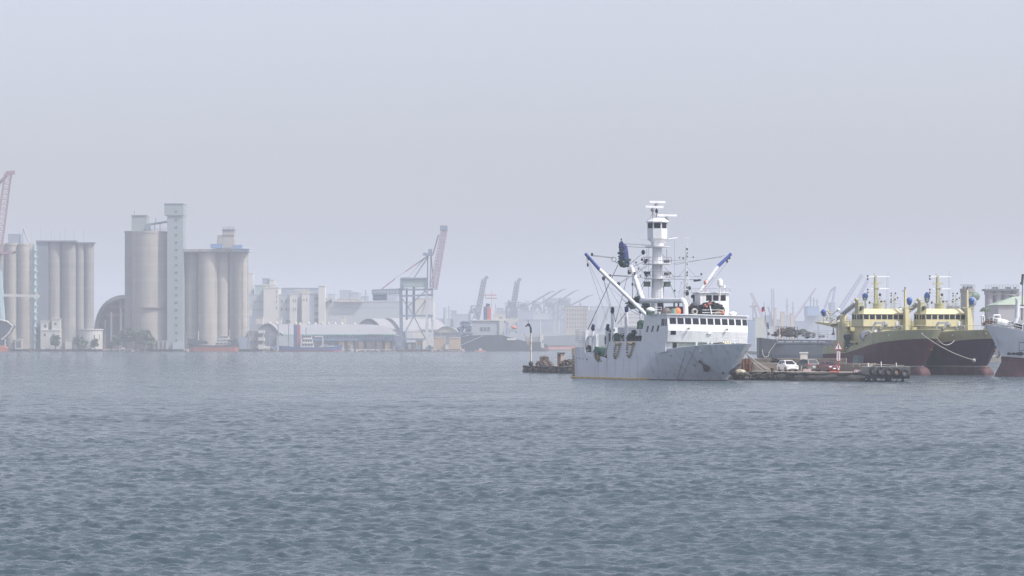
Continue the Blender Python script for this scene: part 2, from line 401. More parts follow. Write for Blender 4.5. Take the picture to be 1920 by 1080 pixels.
# ---------------------------------------------------------------- the white purse seiner
def build_seiner():
    fr = Frame(1355, 714, 24, -70); iy, ix = fr.iy, fr.ix
    t = empty('fishing_vessel', (fr.ox, fr.oy, 0), 'white and pale grey tuna fishing vessel with tall round mast tower and two splayed booms', 'fishing vessel', rz=fr.rz)
    B = lambda name, mb, m, par=None, sm=False, lab=None: mb.build(name, m, par or t, smooth=sm, label=lab)
    stem = lambda z: 24+7.3*(max(0, z)/4.95)**0.92+(0.35*z if z < 0 else 0)
    def zt(x):
        pts = [(-16.5, 4.5), (-12.2, 4.5), (-12.1, 3.3), (-4, 3.1), (-2, 2.7), (10, 3.42), (15.2, 3.92), (20.4, 4.38), (26, 4.85), (32, 4.98)]
        for (a, za), (b, zb) in zip(pts, pts[1:]):
            if x <= b: return za+(zb-za)*max(0, x-a)/(b-a)
        return 4.98
    hm = hull_mesh(-16.4, stem, [(lambda x: 0.12, 3, 3), (zt, 0, 9)], -1.2, 6.04, (17, 14), (1.12, 1.22), (1.62, 1.48), 4.95, stern=(6, 0.05), deck=0.9, cols=70, rake=-1.1)
    hull = B('hull', hm, [M_GREYHULL, M_WHITE, M_DECK, mat('dark waterline', (0.05, 0.045, 0.05))], sm=True)
    bv = bvh_of(hm)
    # pale upper side plating between the sheer line and the superstructure
    mb = MB()
    for sg in (-1, 1):
        mb = MB(); xs = [-2.6+i*0.9 for i in range(24)]+[18.6]
        for a, b in zip(xs, xs[1:]):
            ya, yb = 6.02*sg, 6.02*sg
            lo = [(a, ya, zt(a)-0.35), (b, yb, zt(b)-0.35)]; k = lambda x: 5.3 if x > -2 else 4.0
            ps = [(a, sg*5.9, zt(a)-.3), (b, sg*5.9, zt(b)-.3), (b, sg*6.02, zt(b)-.3), (a, sg*6.02, zt(a)-.3)]
            pt_ = [(a, sg*5.9, k(a)), (b, sg*5.9, k(b)), (b, sg*6.02, k(b)), (a, sg*6.02, k(a))]
            mb.hexa(ps, pt_)
        B('side_plating', mb, M_SIDE, sm=False)
    # main deckhouse, aft face raked
    mb = MB(); mb.xprism([(-5.9, 4.2), (5.9, 4.2), (5.9, 5.32), (-5.9, 5.32)], 9.7, 18.4)
    ys = [-5.9+11.8*i/14 for i in range(15)]
    lev = [(5.25, 18.95), (6.75, 19.25), (6.95, 19.2), (7.45, 19.1), (8.75, 18.85), (8.9, 18.85)]
    fx = lambda y, xb: xb+0.75*(1-(y/5.9)**2)
    o = len(mb.v); nl = len(lev)
    vs = [(fx(y, xb), y, z-0.02*(y+5.9)) for y in ys for z, xb in lev]; fs = [(i*nl+j, (i+1)*nl+j, (i+1)*nl+j+1, i*nl+j+1) for i in range(14) for j in range(nl-1)]
    mb.add(vs, fs)
    n = len(vs); aft = lambda z: 9.75+(z-5.3)*0.33
    for sg, k in ((-1, 0), (1, 14)):
        y = 5.9*sg; z0 = lev[0][0]-0.02*(y+5.9)
        q = [(aft(5.3), y, 5.25)]+[(fx(y, xb), y, z-0.02*(y+5.9)) for z, xb in lev]+[(aft(8.9), y, 8.9)]
        mb.add(q, [tuple(range(len(q))) if sg < 0 else tuple(range(len(q)-1, -1, -1))])
    mb.add([(aft(8.9), -5.9, 8.9), (aft(8.9), 5.9, 8.9), (aft(5.3), 5.9, 5.25), (aft(5.3), -5.9, 5.25)], [(0,1,2,3)])
    top = [(fx(y, 18.85), y, 8.9-0.02*(y+5.9)) for y in ys]
    mb.add(top+[(aft(8.9), 5.9, 8.9), (aft(8.9), -5.9, 8.9)], [tuple(range(17))])
    bot = [(fx(y, 18.95), y, 5.25-0.02*(y+5.9)) for y in ys]
    mb.add(bot+[(9.7, 5.9, 5.25), (9.7, -5.9, 5.25)], [tuple(range(16, -1, -1))])
    house = B('deckhouse', mb, [M_WHITE])
    mb = MB(); q = [(fx(y, 18.85)+0.28, y*1.03) for y in ys]+[(12.0, 6.05), (12.0, -6.05)]
    vs = [(a, b, 8.90-0.02*(b+5.9)) for a, b in q]+[(a, b, 9.03-0.02*(b+5.9)) for a, b in q]; n = len(q)
    mb.add(vs, [tuple(range(n-1, -1, -1)), tuple(range(n, 2*n))]+[(i, (i+1) % n, (i+1) % n+n, i+n) for i in range(n)])
    B('roof_visor', mb, M_WHITE, house)
    def win(c4, par, nm='window', m=None, frame=True):
        g = MB(); panel(g, c4, 0.03, 0.012); o = B(nm, g, m or M_GLASS, par)
        return o
    def fp(y, z):
        for (za, xa), (zb, xb) in zip(lev, lev[1:]):
            if za <= z <= zb: return Vector((fx(y, xa+(xb-xa)*(z-za)/(zb-za))+0.012, y, z-0.02*(y+5.9)))
    xl = [1256.5, 1270.5, 1284.5, 1298.5, 1312.5, 1326.0, 1339.5, 1353, 1366.2, 1379.2, 1392.2]
    for i, x in enumerate(xl):
        a = ix(x, 604, 19.2+0.4*(1-((i-5)/5)**2)).y; b = ix(x+(10.8 if i < 10 else 9.4), 604, 19.2+0.4*(1-((i-5)/5)**2)).y
        win([fp(a, 7.66), fp(b, 7.66), fp(b, 8.48), fp(a, 8.48)], house)
    win([fp(-5.55, 6.2), fp(-4.85, 6.2), fp(-4.85, 6.72), fp(-5.55, 6.72)], house)
    win([(19.02, 5.915, 6.05), (18.2, 5.915, 6.05), (18.2, 5.915, 6.65), (19.02, 5.915, 6.65)], house)
    for x, z, wd in ((12.0, 6.98, .55), (13.8, 7.0, .55), (15.7, 7.05, .6)):
        win([(x-wd/2-.25, -5.915, z-.42), (x+wd/2-.25, -5.915, z-.42), (x+wd/2+.25, -5.915, z+.42), (x-wd/2+.25, -5.915, z+.42)], house)
    for x, wd in ((17.45, 1.1), (18.5, .5)):
        win([(x-wd/2-.1, -5.915, 7.4), (x+wd/2-.1, -5.915, 7.4), (x+wd/2+.1, -5.915, 8.35), (x-wd/2+.1, -5.915, 8.35)], house)
    g = MB(); panel(g, [(18.41, -4.9, 4.3), (18.41, -4.3, 4.3), (18.41, -4.3, 5.1), (18.41, -4.9, 5.1)], .03, .015); B('door', g, M_DARK, house)
    g = MB(); panel(g, [(18.41, -4.0, 4.3), (18.41, -3.3, 4.3), (18.41, -3.3, 5.05), (18.41, -4.0, 5.05)], .03, .02); B('door', g, M_SIDE, house)
    for y in (-3.3, 2.3):   # floodlights under the windows
        g = MB(); p = fp(y, 7.05); g.tube(p, p+Vector((.35, 0, .1)), .04); g.ball(p+Vector((.4, .05, .0)), .16, 8, 6); g.bar(p+Vector((.3,-.3,-.1)), p+Vector((.3,.25,.12)), .06, .06)
        B('floodlight', g, M_STEEL, house)
    g = MB(); p = fp(-0.2, 6.5); g.box(p.x-.02, p.x+.12, -.45, .15, p.z-.12, p.z+.14); B('lamp_box', g, M_WHITE, house)
    # railing round the front of the foredeck and stowed cylinders
    g = MB(); rail(g, [(21.6, 0.2, 4.7), (21.6, 3.4, 4.7), (20.9, 5.1, 4.6)], 1.25, .022, .9); B('railing', g, M_WHITE)
    for k in range(4):
        g = MB(); yy = -.1+k*.34; g.lathe((24.3, yy, 4.0), [(.12, 0), (.15, .1), (.15, 1.15), (.09, 1.3), (0, 1.32)], 8); B('gas_cylinder', g, mat('cream paint', (.72,.68,.52)), sm=True)
    g = MB(); g.ball((25.2, -0.9, 4.95), .42, 10, 6, (1, 1.5, .55)); B('capstan', g, M_DARK, sm=True)
    for y in (-3.6, -2.3, -1.9, 1.2): g = MB(); g.lathe((26.0-abs(y)*.7, y, 4.2), [(.13, 0), (.13, .75), (.19, .8), (.19, .92), (0, .95)], 8); B('bollard', g, M_WHITE, sm=True)
    # pilothouse
    g = MB(); g.box(12.9, 15.5, 0.45, 4.7, 8.85, 11.9); ph = B('pilothouse', g, M_WHITE)
    g = MB(); g.box(12.7, 15.75, 0.25, 4.85, 11.9, 12.02); B('roof', g, M_WHITE, ph)
    for a, b in ((1324, 1334.5), (1337.2, 1347.5), (1350.2, 1360.8)):
        pa, pb = ix(a, 564, 15.5), ix(b, 553.5, 15.5); win([(15.5, pa.y, pa.z), (15.5, pb.y, pa.z), (15.5, pb.y, pb.z), (15.5, pa.y, pb.z)], ph)
    win([(12.98, .445, 10.7), (13.6, .445, 10.7), (13.6, .445, 11.7), (12.98, .445, 11.7)], ph)
    g = MB(); rail(g, [(12.8, .35, 12.02), (15.7, .35, 12.02), (15.7, 4.8, 12.02), (12.8, 4.8, 12.02)], .5, .022, 1.2, 1); B('railing', g, M_STEEL, ph)
    g = MB(); g.box(10.6, 12.9, 2.2, 4.4, 8.85, 10.0); B('engine_casing', g, M_WHITE)
    g = MB(); p = ix(1350, 590, 16.4); g.tube((16.4, p.y, 9), (16.4, p.y, 12.7), .07); g.lathe((16.4, p.y, 12.6), [(.06, 0), (.3, .28), (.38, .32), (.38, .85), (.3, 1.12), (.16, 1.24), (0, 1.27)], 14)
    B('satellite_dome', g, mat('dome white', (.8,.8,.76), rough=.35, var=.03), sm=True)
    g = MB(); p = ix(1358, 540, 14); g.tube((14, p.y, 12), (14, p.y, 12.6), .04); g.lathe((14, p.y, 12.6), [(.14, 0), (.17, .3), (.1, .42), (0, .44)], 10); B('antenna_dome', g, M_WHITE, sm=True)
    g = MB(); p = ix(1322, 545, 14.5); g.tube((14.5, p.y, 12), (14.5, p.y, 13.2), .03); g.ball((14.5, p.y, 13.35), .22, 8, 6, (1, 1, 1.5)); B('signal_lamp', g, mat('faded red', (.45,.16,.15)), sm=True)
    # mast tower
    mx, my = 2.0, -0.25
    g = MB(); g.lathe((mx, my, 5.0), [(.92, 0), (.90, 5.0), (.78, 9.2), (.68, 13.6), (.64, 14.0)], 22); mast = B('mast_tower', g, M_WHITE, sm=True)
    g = MB()
    for dy in (-.22, .22): g.tube((mx+.88, my+dy, 9.5), (mx+.72, my+dy, 18.4), .03, n=4)
    for k in range(26):
        z = 9.6+k*.34; xx = mx+.9-(z-9.5)*.018; g.tube((xx, my-.22, z), (xx, my+.22, z), .02, n=4)
    B('ladder', g, M_SIDE, mast)
    def platform(z, r, name='platform', rl=True, sect=(0, 360), boxes=()):
        g = MB(); g.lathe((mx, my, z), [(.6, .0), (r-.1, 0), (r, .06), (r, .12), (.6, .12)], 22); p = B(name, g, M_WHITE, mast, sm=False)
        if rl:
            g = MB()
            for k in range(13):
                if k in (5, 6, 7): pass
                a = 2*math.pi*k/13; g.tube((mx+r*.97*math.cos(a), my+r*.97*math.sin(a), z+.1), (mx+r*.97*math.cos(a), my+r*.97*math.sin(a), z+1.05), .022, n=4)
            for hh in (.55, 1.05): g.torus((mx, my, z+hh), r*.97, .02, (0,0,1), 22, 4)
            B('railing', g, M_STEEL, p)
        return p
    p1 = platform(16.1, 2.1); platform(14.05, 1.85); platform(18.55, 1.75, rl=False)
    g = MB(); g.tube((mx, my-1.6, 14.4), (mx+.2, my-2.0, 15.1), .15); g.ball((mx+.2, my-1.7, 16.7), .24, 8, 6); g.ball((mx+.2, my-2.4, 16.8), .2, 8, 6); g.box(mx-.2, mx+.4, my+1.1, my+1.7, 16.4, 16.8); g.box(mx-.2, mx+.4, my-1.6, my-1.2, 14.7, 15.1); g.box(mx-.2, mx+.4, my+1.1, my+1.6, 14.6, 15.0)
    B('deck_light', g, M_DARK, mast, sm=True)
    for y in (-1.55, 1.5):
        g = MB(); g.box(mx-.2, mx+.3, my+y-.45, my+y+.4, 13.0, 13.6); g.box(mx-.25, mx+.35, my+y-.5, my+y+.45, 13.6, 13.72); B('lamp_cabinet', g, mat('green grey box', (.09,.13,.11)), mast)
    # crow's nest: eight-sided cabin with windows all round
    r8 = 1.5; a8 = [R(-0.4+45*k) for k in range(8)]; P = lambda k, r, z: Vector((mx+r*math.cos(a8[k % 8]), my+r*math.sin(a8[k % 8]), z))
    g = MB(); prof = [(.72, 18.45), (.95, 18.8), (1.0, 19.3), (r8-.08, 19.62), (r8, 19.75), (r8, 22.05)]
    for (ra, za), (rb, zb) in zip(prof, prof[1:]):
        for k in range(8): g.add([P(k, ra, za), P(k+1, ra, za), P(k+1, rb, zb), P(k, rb, zb)], [(0,1,2,3)])
    cn = B('lookout_cabin', g, M_WHITE, mast)
    g = MB()
    for (ra, za), (rb, zb) in zip([(r8+.22, 22.05), (r8+.22, 22.17), (1.15, 22.6)], [(r8+.22, 22.17), (1.15, 22.6), (0.02, 22.72)]):
        for k in range(8): g.add([P(k, ra, za), P(k+1, ra, za), P(k+1, rb, zb), P(k, rb, zb)], [(0,1,2,3)])
    g.add([P(k, r8+.22, 22.05) for k in range(7, -1, -1)], [tuple(range(8))]); B('roof', g, M_WHITE, cn)
    for k in range(8):
        a, b = P(k, r8+.006, 0), P(k+1, r8+.006, 0)
        for u, v, m in ((.10, .90, M_GLASS),):
            p, q = a.lerp(b, u), a.lerp(b, v); win([Vector((p.x, p.y, 21.2)), Vector((q.x, q.y, 21.2)), Vector((q.x, q.y, 21.95)), Vector((p.x, p.y, 21.95))], cn, 'window', m)
    g = MB(); g.bar((mx-.2, my-3.1, 20.0), (mx, my-1.6, 19.6), .3, .05); g.bar((mx, my+1.6, 19.7), (mx-.2, my+3.0, 19.95), .9, .06)
    g.bar((mx, my+2.9, 20), (mx, my+.9, 19.1), .06, .06); B('side_wing', g, M_WHITE, cn)
    # radar scanners
    def radar(py0, pxa, pxb, base_px, zb, stand, xx):
        a, b = ix(pxa, py0, xx), ix(pxb, py0+.6, xx); c = ix(base_px, py0, xx)
        g = MB(); g.bar(a, b, .22, .30); r = B('radar_scanner', g, M_WHITE, cn)
        g = MB(); g.lathe((c.x, c.y, c.z-.75), [(.1, 0), (.28, .12), (.3, .45), (.1, .5), (.08, .62)], 10); g.tube((c.x, c.y, zb), (c.x, c.y, c.z-.7), .06)
        for s_ in stand: g.tube((c.x, c.y+s_, zb), (c.x, c.y, c.z-.8), .035, n=4)
        B('pedestal', g, M_STEEL, r, sm=True)
    radar(387.5, 1209.5, 1244, 1224, 22.6, (-.4, .5), mx+.6); radar(378.5, 1217, 1247, 1231, 22.6, (.35,), mx-.3); radar(403.5, 1232, 1269, 1250, 22.4, (-.9, -.5), mx+.1)
    g = MB(); p = ix(1231, 396, mx); g.lathe(p-Vector((0,0,.25)), [(.14, 0), (.2, .1), (.2, .5), (0, .55)], 8); B('horn', g, M_DARK, cn, sm=True)
    # outer booms
    for sx, base, joint, tip in ((-1, (1199, 590), (1124, 505), (1099, 477)), (1, (1286, 583), (1346, 499.5), (1369.5, 477))):
        a, j, b = [ix(*q, 6.0) for q in (base, joint, tip)]
        a = a+Vector((2.2 if sx < 0 else 0, 0, 0)); a.z = min(a.z, 9.2) if sx < 0 else a.z; j = j+(a-j)*0
        g = MB(); g.tube(a, j, .27, .26, 12); bo = B('boom', g, M_WHITE, sm=True)
        g = MB(); g.tube(j, b, .255, .2, 12); g.ball(b, .24, 8, 6); B('boom_tip', g, M_BLUE, bo, sm=True)
        g = MB(); d = (j-a).normalized()
        for k in (.2, .45, .7): g.tube(a.lerp(j, k)-d*.1, a.lerp(j, k)+d*.1, .30, n=10)
        B('collar', g, M_SIDE, bo)
        for k in range(2):
            q = b+Vector((0, -sx*.25-(.0 if k else -.1), -.55-(.9 if k else 0))) if sx < 0 else b+Vector((0, -.15-.35*k, -.45-.5*k))
            g = MB(); g.tube(b, q, .03, n=4); g.ball(q, .2, 8, 6, (.6, .8, 1.4)); B('pulley_block', g, M_DARK, bo, sm=True)
    # green joint machinery at the boom heel
    rr = random.Random(5)
    for px, py, yy, s_ in ((1181, 571, -3.2, .5), (1207, 574, -2.2, .45), (1143, 628, -5, .4), (1150, 622, -5, .45), (1158, 640, -5.2, .3), (1171, 628, -5, .45), (1186, 626, -5, .5), (1192, 636, -5, .4), (1104, 652, -5.2, .5), (1128, 664, -5.4, .35)):
        g = MB(); cloud(g, iy(px, py, yy)-Vector((0,0,s_*.6)), (s_*1.3, s_, s_*1.5), 14, s_*.42, rr, -.5); B('netting_bundle', g, M_GREEN if px % 2 else M_NET)
    g = MB(); c = iy(1184, 568, -2.5); cloud(g, c-Vector((0,0,.5)), (.7, .5, .9), 18, .34, rr, -.2); c2 = iy(1197, 562, -1.5); cloud(g, c2-Vector((0,0,.3)), (1.0, .5, .7), 18, .3, rr, -.2)
    B('boom_winch', g, M_GREEN, sm=False)
    # main derrick: thick boom to the power block
    a, b, c = iy(1217, 590, -.4), iy(1204, 562, -.4), iy(1184, 500, -.4)
    g = MB(); g.tube(a, b, .36, .40, 12); g.tube(b, c, .42, .28, 12)
    for k in (.15, .4, .62, .85): q = b.lerp(c, k); g.bar(q+Vector((-.3, -.45, .1)), q+Vector((.3, .45, .1)), .12, .3)
    d = B('main_derrick', g, M_WHITE, sm=True)
    g = MB(); c = iy(1170, 489, -.4); g.lathe(c-Vector((0,0,1.0)), [(.1, 0), (.6, .15), (.85, .6), (.8, 1.1), (.6, 1.6), (.4, 1.8)], 14); g.box(c.x-.3, c.x+1.4, c.y-.5, c.y+.5, c.z-.1, c.z+.3)
    pb = B('power_block', g, M_GREEN, d, sm=True)
    g = MB(); rr = random.Random(11); c1 = iy(1168, 475, -.4)
    cc = iy(1170, 497, -.4); g.lathe(cc, [(.55, 0), (.72, .9), (.62, 1.9), (.48, 2.7), (.30, 3.0), (.1, 3.1)], 14)
    
    for k in range(44):
        u = rr.random(); a_ = rr.uniform(0, 6.28); w0 = .30+.42*u; q1 = iy(1164+11*u, 458+34*u, -.4)+Vector((w0*math.cos(a_), w0*math.sin(a_)*.8, 0)); g.tube(q1+Vector((0,0,.5)), q1-Vector((rr.uniform(-.15,.15), 0, rr.uniform(.3, .9))), rr.uniform(.05, .16), rr.uniform(.08, .2), 6)
    g.tube(iy(1165, 452, -.4), iy(1165, 458, -.4), .14); g.ball(iy(1165, 449, -.4), .12, 8, 5, (1, 1, 1.6))
    B('tarpaulin', g, M_TARP, pb)
    g = MB(); cloud(g, iy(1167, 482, -.7), (.45, .5, 1.3), 30, .2, rr, -.9); cloud(g, iy(1172, 494, -.7), (.6, .5, .5), 16, .2, rr, -.9); B('net_wrap', g, M_GREEN, pb)
    g = MB(); p = iy(1151, 486, -.4); g.torus(p, .33, .06, (fr.s, fr.c, 0.1), 16, 5); g.tube(p+Vector((.3,0,-.3)), iy(1160, 494, -.4), .08); B('hoop', g, M_STEEL, d)
    # gantry pipe
    a, b = iy(1203, 564, -1.9), iy(1276, 563.5, -1.9); g = MB(); g.tube(a, b, .36, n=16, cap=True)
    e = iy(1285, 572, -1.9); q = [b, b.lerp(e, .3)+Vector((.25, 0, .22)), b.lerp(e, .65)+Vector((.3, 0, .15)), e, iy(1286, 590, -1.9)]
    for u, v in zip(q, q[1:]): g.tube(u, v, .36, n=16); g.ball(v, .36, 12, 8)
    B('gantry_pipe', g, M_WHITE, sm=True)
    g = MB()
    for px in (1234, 1240, 1264, 1272): u = iy(px, 568, -1.9); g.tube(u, (u.x, u.y, 9.0), .13, n=8)
    B('pipe_post', g, M_GREEN)
    # deck clutter on the roof
    g = MB(); cloud(g, (17.2, ix(1333, 590, 17.2).y, 8.9), (1.1, 1.95, 1.75), 170, .3, random.Random(3)); g.ball((17.0, ix(1331, 590, 17).y, 8.9), 1, 14, 8, (1.1, 1.9, 1.7)); cloud(g, (17.0, ix(1313, 590, 17).y, 8.9), (.9, .9, 1.3), 70, .26, random.Random(9)); 
    nets = B('net_pile', g, M_NET)
    g = MB()
    for k, (px, py) in enumerate(((1322, 572), (1325, 575), (1329, 570), (1332, 569))): p = ix(px, py, 18.2); g.ball(p, .17, 8, 6)
    B('net_float', g, mat('faded pink float', (.42,.13,.10)), nets, sm=True)
    g = MB(); p = ix(1301, 573, 16); g.ball(p, .5, 12, 8, (1, 1.2, .75)); g.box(12, 15.5, p.y-2.6, p.y+.6, 8.95, 10.05); B('equipment_cover', g, M_DARK, sm=True)
    g = MB(); p = ix(1270.5, 584, 17); g.ball(p, .55, 14, 10, (.9, .85, .95)); bu = B('buoy', g, M_ORANGE, sm=True)
    g = MB(); g.lathe(p+Vector((0, -.55, -.55)), [(.33, 0), (.42, .3), (.42, .6), (.33, .95)], 12); B('fender_drum', g, mat('striped drum', (.16,.26,.20)), sm=True)
    g = MB(); p = ix(1249, 585, 15.5); g.ball(p, .72, 14, 10, (.9, 1, .85), .06, random.Random(2)); B('rope_basket', g, mat('brown rope heap', (.14,.12,.11), var=.5, scale=5), sm=True)
    for px, py, xx in ((1219.5, 578, 13.5), (1374, 586, 17.5)):
        p = ix(px, py+3, xx); g = MB(); g.lathe((p.x, p.y-.62, p.z), [(0, 0)], 3) if False else None
        g.ball(p, .5, 12, 8, (.9, 1.28, .72)); raft = B('life_raft', g, M_WHITE, sm=True)
        g = MB(); g.box(p.x-.35, p.x+.35, p.y-.5, p.y+.5, 8.95, p.z-.2); B('cradle', g, M_GREEN, raft)
    g = MB(); a = ix(1317, 581, 18.6); b = ix(1368, 582, 18.6); 
    for h in (0, .38): g.tube((18.6, a.y, a.z-h), (18.6, b.y, a.z-h), .035, n=5)
    g.bar(ix(1331, 573, 18.7), ix(1334.5, 589, 18.7), .12, .12); B('roof_rail', g, M_WHITE)
    g = MB(); p = ix(1303, 584, 18.6); 
    for k in range(6): g.torus(p+Vector((k*.03-.1, 0, 0)), .42-.03*k, .035, (1, .1*k-.3, .1), 16, 4)
    B('rope_coil', g, M_LINE)
    g = MB(); p = ix(1352, 588, 18.3)
    for k in range(7): g.torus(p+Vector((k*.06-.2, -.15*k+.3, -.02*k)), .38, .07, (1, .2, 0), 12, 5, 0, 180)
    B('hose_coil', g, mat('tan hose', (.32,.24,.17), var=.4, scale=4))
    g = MB(); p = ix(1356, 586, 18.5); g.ball(p, .22, 8, 6); B('net_float', g, M_ORANGE, sm=True)
    g = MB(); rail(g, [(14.2, ix(1228, 590, 14.2).y, 8.95), (14.2, ix(1240, 590, 14.2).y, 8.95)], 1.0, .03, .5); B('railing', g, M_WHITE)
    g = MB(); g.ball(iy(1212, 573, -1), .6, 12, 8); B('hydraulic_reel', g, M_GREEN, sm=True)
    g = MB(); g.bar(iy(1237, 568, -2), iy(1236, 584, -2), .35, .5); g.bar(iy(1241, 568, -2), iy(1242, 582, -2), .3, .3); B('hanging_gear', g, M_NAVY)
    # antenna lattice mast in front of the gantry
    am = iy(1287, 590, .4); P2 = lambda px, py: iy(px, py, .4)
    g = MB(); g.lattice(P2(1287, 588), P2(1287.5, 520), .75, .35, .045, 9); g.lattice(P2(1287.5, 520), P2(1288, 462), .35, .16, .03, 9); g.tube(P2(1288, 470), P2(1288, 446), .04)
    g.torus(P2(1288, 451), .42, .025, (fr.s, fr.c, 0), 16, 4)
    an = B('antenna_mast', g, M_WHITE)
    for py, a, b in ((517.5, 1263, 1313), (519, 1300, 1318), (483, 1274, 1300), (547, 1265, 1292), (525, 1290, 1316)):
        g = MB(); g.tube(P2(a, py), P2(b, py), .035, n=5); g.tube(P2(a, py), P2(a, py-3), .03, n=4); g.tube(P2(b, py), P2(b, py-3), .03, n=4); B('crossarm', g, M_SIDE, an)
    for px, py, r in ((1288, 467, .16), (1288, 475, .12), (1288, 481, .14), (1288, 495, .12), (1288, 511, .15), (1288, 516, .14), (1288, 539, .15), (1293, 540, .22), (1288, 549, .32), (1274, 483, .1), (1281, 484, .12), (1300, 482, .1), (1315, 514, .14), (1257, 512, .14), (1265, 545, .14), (1298, 556, .2)):
        g = MB(); g.ball(P2(px, py), r, 8, 6, (1, 1, 1.3)); B('navigation_light', g, M_DARK, an, sm=True)
    g = MB(); g.bar(P2(1302, 526.5), P2(1313, 525), .25, .25); B('boom_clamp', g, M_DARK, an)
    g = MB(); q = [P2(*k) for k in ((1288, 523), (1277, 530), (1275, 545), (1271, 560), (1288, 575))]
    for u, v in zip(q, q[1:]): g.tube(u, v, .04, n=4)
    g.tube(P2(1277, 531), P2(1292, 531), .04, n=4); g.tube(P2(1275, 545), P2(1290, 530), .03, n=4); g.tube(P2(1272, 558), P2(1287, 545), .03, n=4); B('mast_brace', g, M_SIDE, an)
    # afterdeck gear on the starboard side
    S_ = -4.7
    g = MB()
    a = iy(1079.5, 618, -5.8); b = iy(1095, 622, -5.8); zl = 4.5
    for i in range(9): x = a.x+(b.x-a.x)*i/8; g.tube((x, -5.8, zl), (x, -5.8, a.z-.02*i), .04, n=4)
    for i in range(9): z = zl+(a.z-zl)*i/8; g.tube((a.x, -5.8, z), (b.x, -5.8, z), .04, n=4)
    B('stern_screen', g, M_WHITE)
    g = MB(); p = iy(1096, 650, -5.3); q = iy(1108, 650, -5.3)
    g.box(-11.9, -8.6, -2.6, .5, 3.4, 7.3); g.box(-11.9, -11.6, -5.8, -5.2, 3.4, 7.0); g.box(-11.9, -8.2, -5.9, -5.7, 2.9, 3.75); g.box(-9.0, -8.5, -5.4, -5.0, 3.2, 6.3); g.box(-11.9, -9.0, -5.4, -5.0, 5.9, 6.1)
    B('stern_house', g, M_WHITE)
    g = MB(); cloud(g, (-10.3, -4.9, 3.4), (1.3, .6, 1.0), 30, .32, random.Random(4)); B('stern_winch', g, M_GREEN)
    def davit(px, pt, pb, w_=.42, yy=-5.4, cap=9):
        a, b = iy(px, pb, yy), iy(px, pt, yy); g = MB(); g.tube(a-Vector((0,0,.6)), b, w_/2*1.1, w_/2*.8, 8); g.tube(a+Vector((.55, 0, 0)), b+Vector((.35,0,-.8)), .05, n=5); d_ = B('davit_post', g, M_SIDE, sm=True)
        g = MB(); c = iy(px+.3, pt-2, yy); g.ball(c+Vector((0,0,-.05)), .3, 8, 6, (1.0, 1, 1.35), .12, random.Random(int(px))); g.ball(c+Vector((.12,0,.32)), .26, 8, 6, (1.1, 1, 1), .15, random.Random(int(px)+1)); B('block_cover', g, M_NAVY, d_)
        return d_
    davit(1111.5, 617, 665); davit(1139, 617, 645); davit(1148, 585, 645, .5); davit(1174.5, 583, 645, .62); davit(1201, 584, 640, .4, -4.0)
    def winch(px, py, sx, sz, yy, seed):
        g = MB(); c = iy(px, py, yy); rnd = random.Random(seed)
        g.tube(c+Vector((-sx*.5, 0, 0)), c+Vector((sx*.5, 0, 0)), sz*.42, n=14)
        for k in (-.5, 0, .5): g.tube(c+Vector((sx*k-.06, 0, 0)), c+Vector((sx*k+.06, 0, 0)), sz*.56, n=16)
        g.box(c.x-sx*.6, c.x+sx*.6, c.y-.5, c.y+.5, c.z-sz*.8, c.z-sz*.3); cloud(g, c+Vector((0,0,-.1)), (sx*.6, .4, sz*.5), 12, .2, rnd)
        return B('deck_winch', g, M_GREEN)
    g = MB(); q = [iy(*k, -5.5) for k in ((1113, 668), (1114, 655), (1117, 650), (1123, 652), (1132, 661), (1131, 668))]
    g.add([p+Vector((0,-.05,0)) for p in q]+[p+Vector((0, 1.2, 0)) for p in q], [tuple(range(5, -1, -1)), tuple(range(6, 12))]+[(i, (i+1) % 6, (i+1) % 6+6, i+6) for i in range(6)])
    p = iy(1122, 660, -5.6); g.tube(p+Vector((0,-.12,0)), p+Vector((0,.3,0)), .28, n=12); B('deck_winch', g, mat('green skiff cover', (.045,.15,.105), var=.3, scale=1.2))
    g = MB(); q = [iy(*k, -5.92) for k in ((1132, 668), (1136, 668), (1144, 646), (1140, 646))]; panel(g, [q[0], q[1], q[2], q[3]], .06, .03); B('bulwark_stay', g, M_STEEL)
    winch(1142, 635, .8, 1.0, -4.9, 1); winch(1154, 634, 1.0, 1.2, -4.9, 2); winch(1181, 634, 1.0, 1.3, -4.9, 3); winch(1202, 607, .5, .9, -4.6, 4)
    g = MB(); a, b = iy(1158, 614, -3.6), iy(1178, 640, -3.6); g.box(a.x, b.x, -3.6, -1.2, b.z-.6, a.z); B('hydraulic_cabinet', g, M_SIDE)
    g = MB(); panel(g, [(a.x+1.0, -3.61, a.z-1.6), (a.x+2.4, -3.61, a.z-1.6), (a.x+2.4, -3.61, a.z-.9), (a.x+1.0, -3.61, a.z-.9)], .02, .03); B('vent_panel', g, M_GREEN)
    g = MB(); p = iy(1166.5, 635, -5.0); g.torus(p, .55, .12, (0, 1, 0), 18, 6); B('wheel', g, M_STEEL)
    g = MB(); g.box(2.8, 9.4, -4.2, -3.8, 4.6, 6.1); g.box(1.5, 8.8, -5.3, -5.1, 5.0, 5.6); B('deck_gear', g, M_DARK)
    # rope garlands hung over the side as fenders
    def garland(pts, r=.155, yy=-6.2):
        g = MB(); q = [iy(*k, yy) for k in pts]
        for u, v in zip(q, q[1:]):
            k = max(2, int((v-u).length/.3))
            for i in range(k): g.ball(u.lerp(v, i/k), r, 7, 5, (1, 1, .8), .15, random.Random(i))
        return g
    G = 'rope garlands hung over the fishing vessel side as fenders'
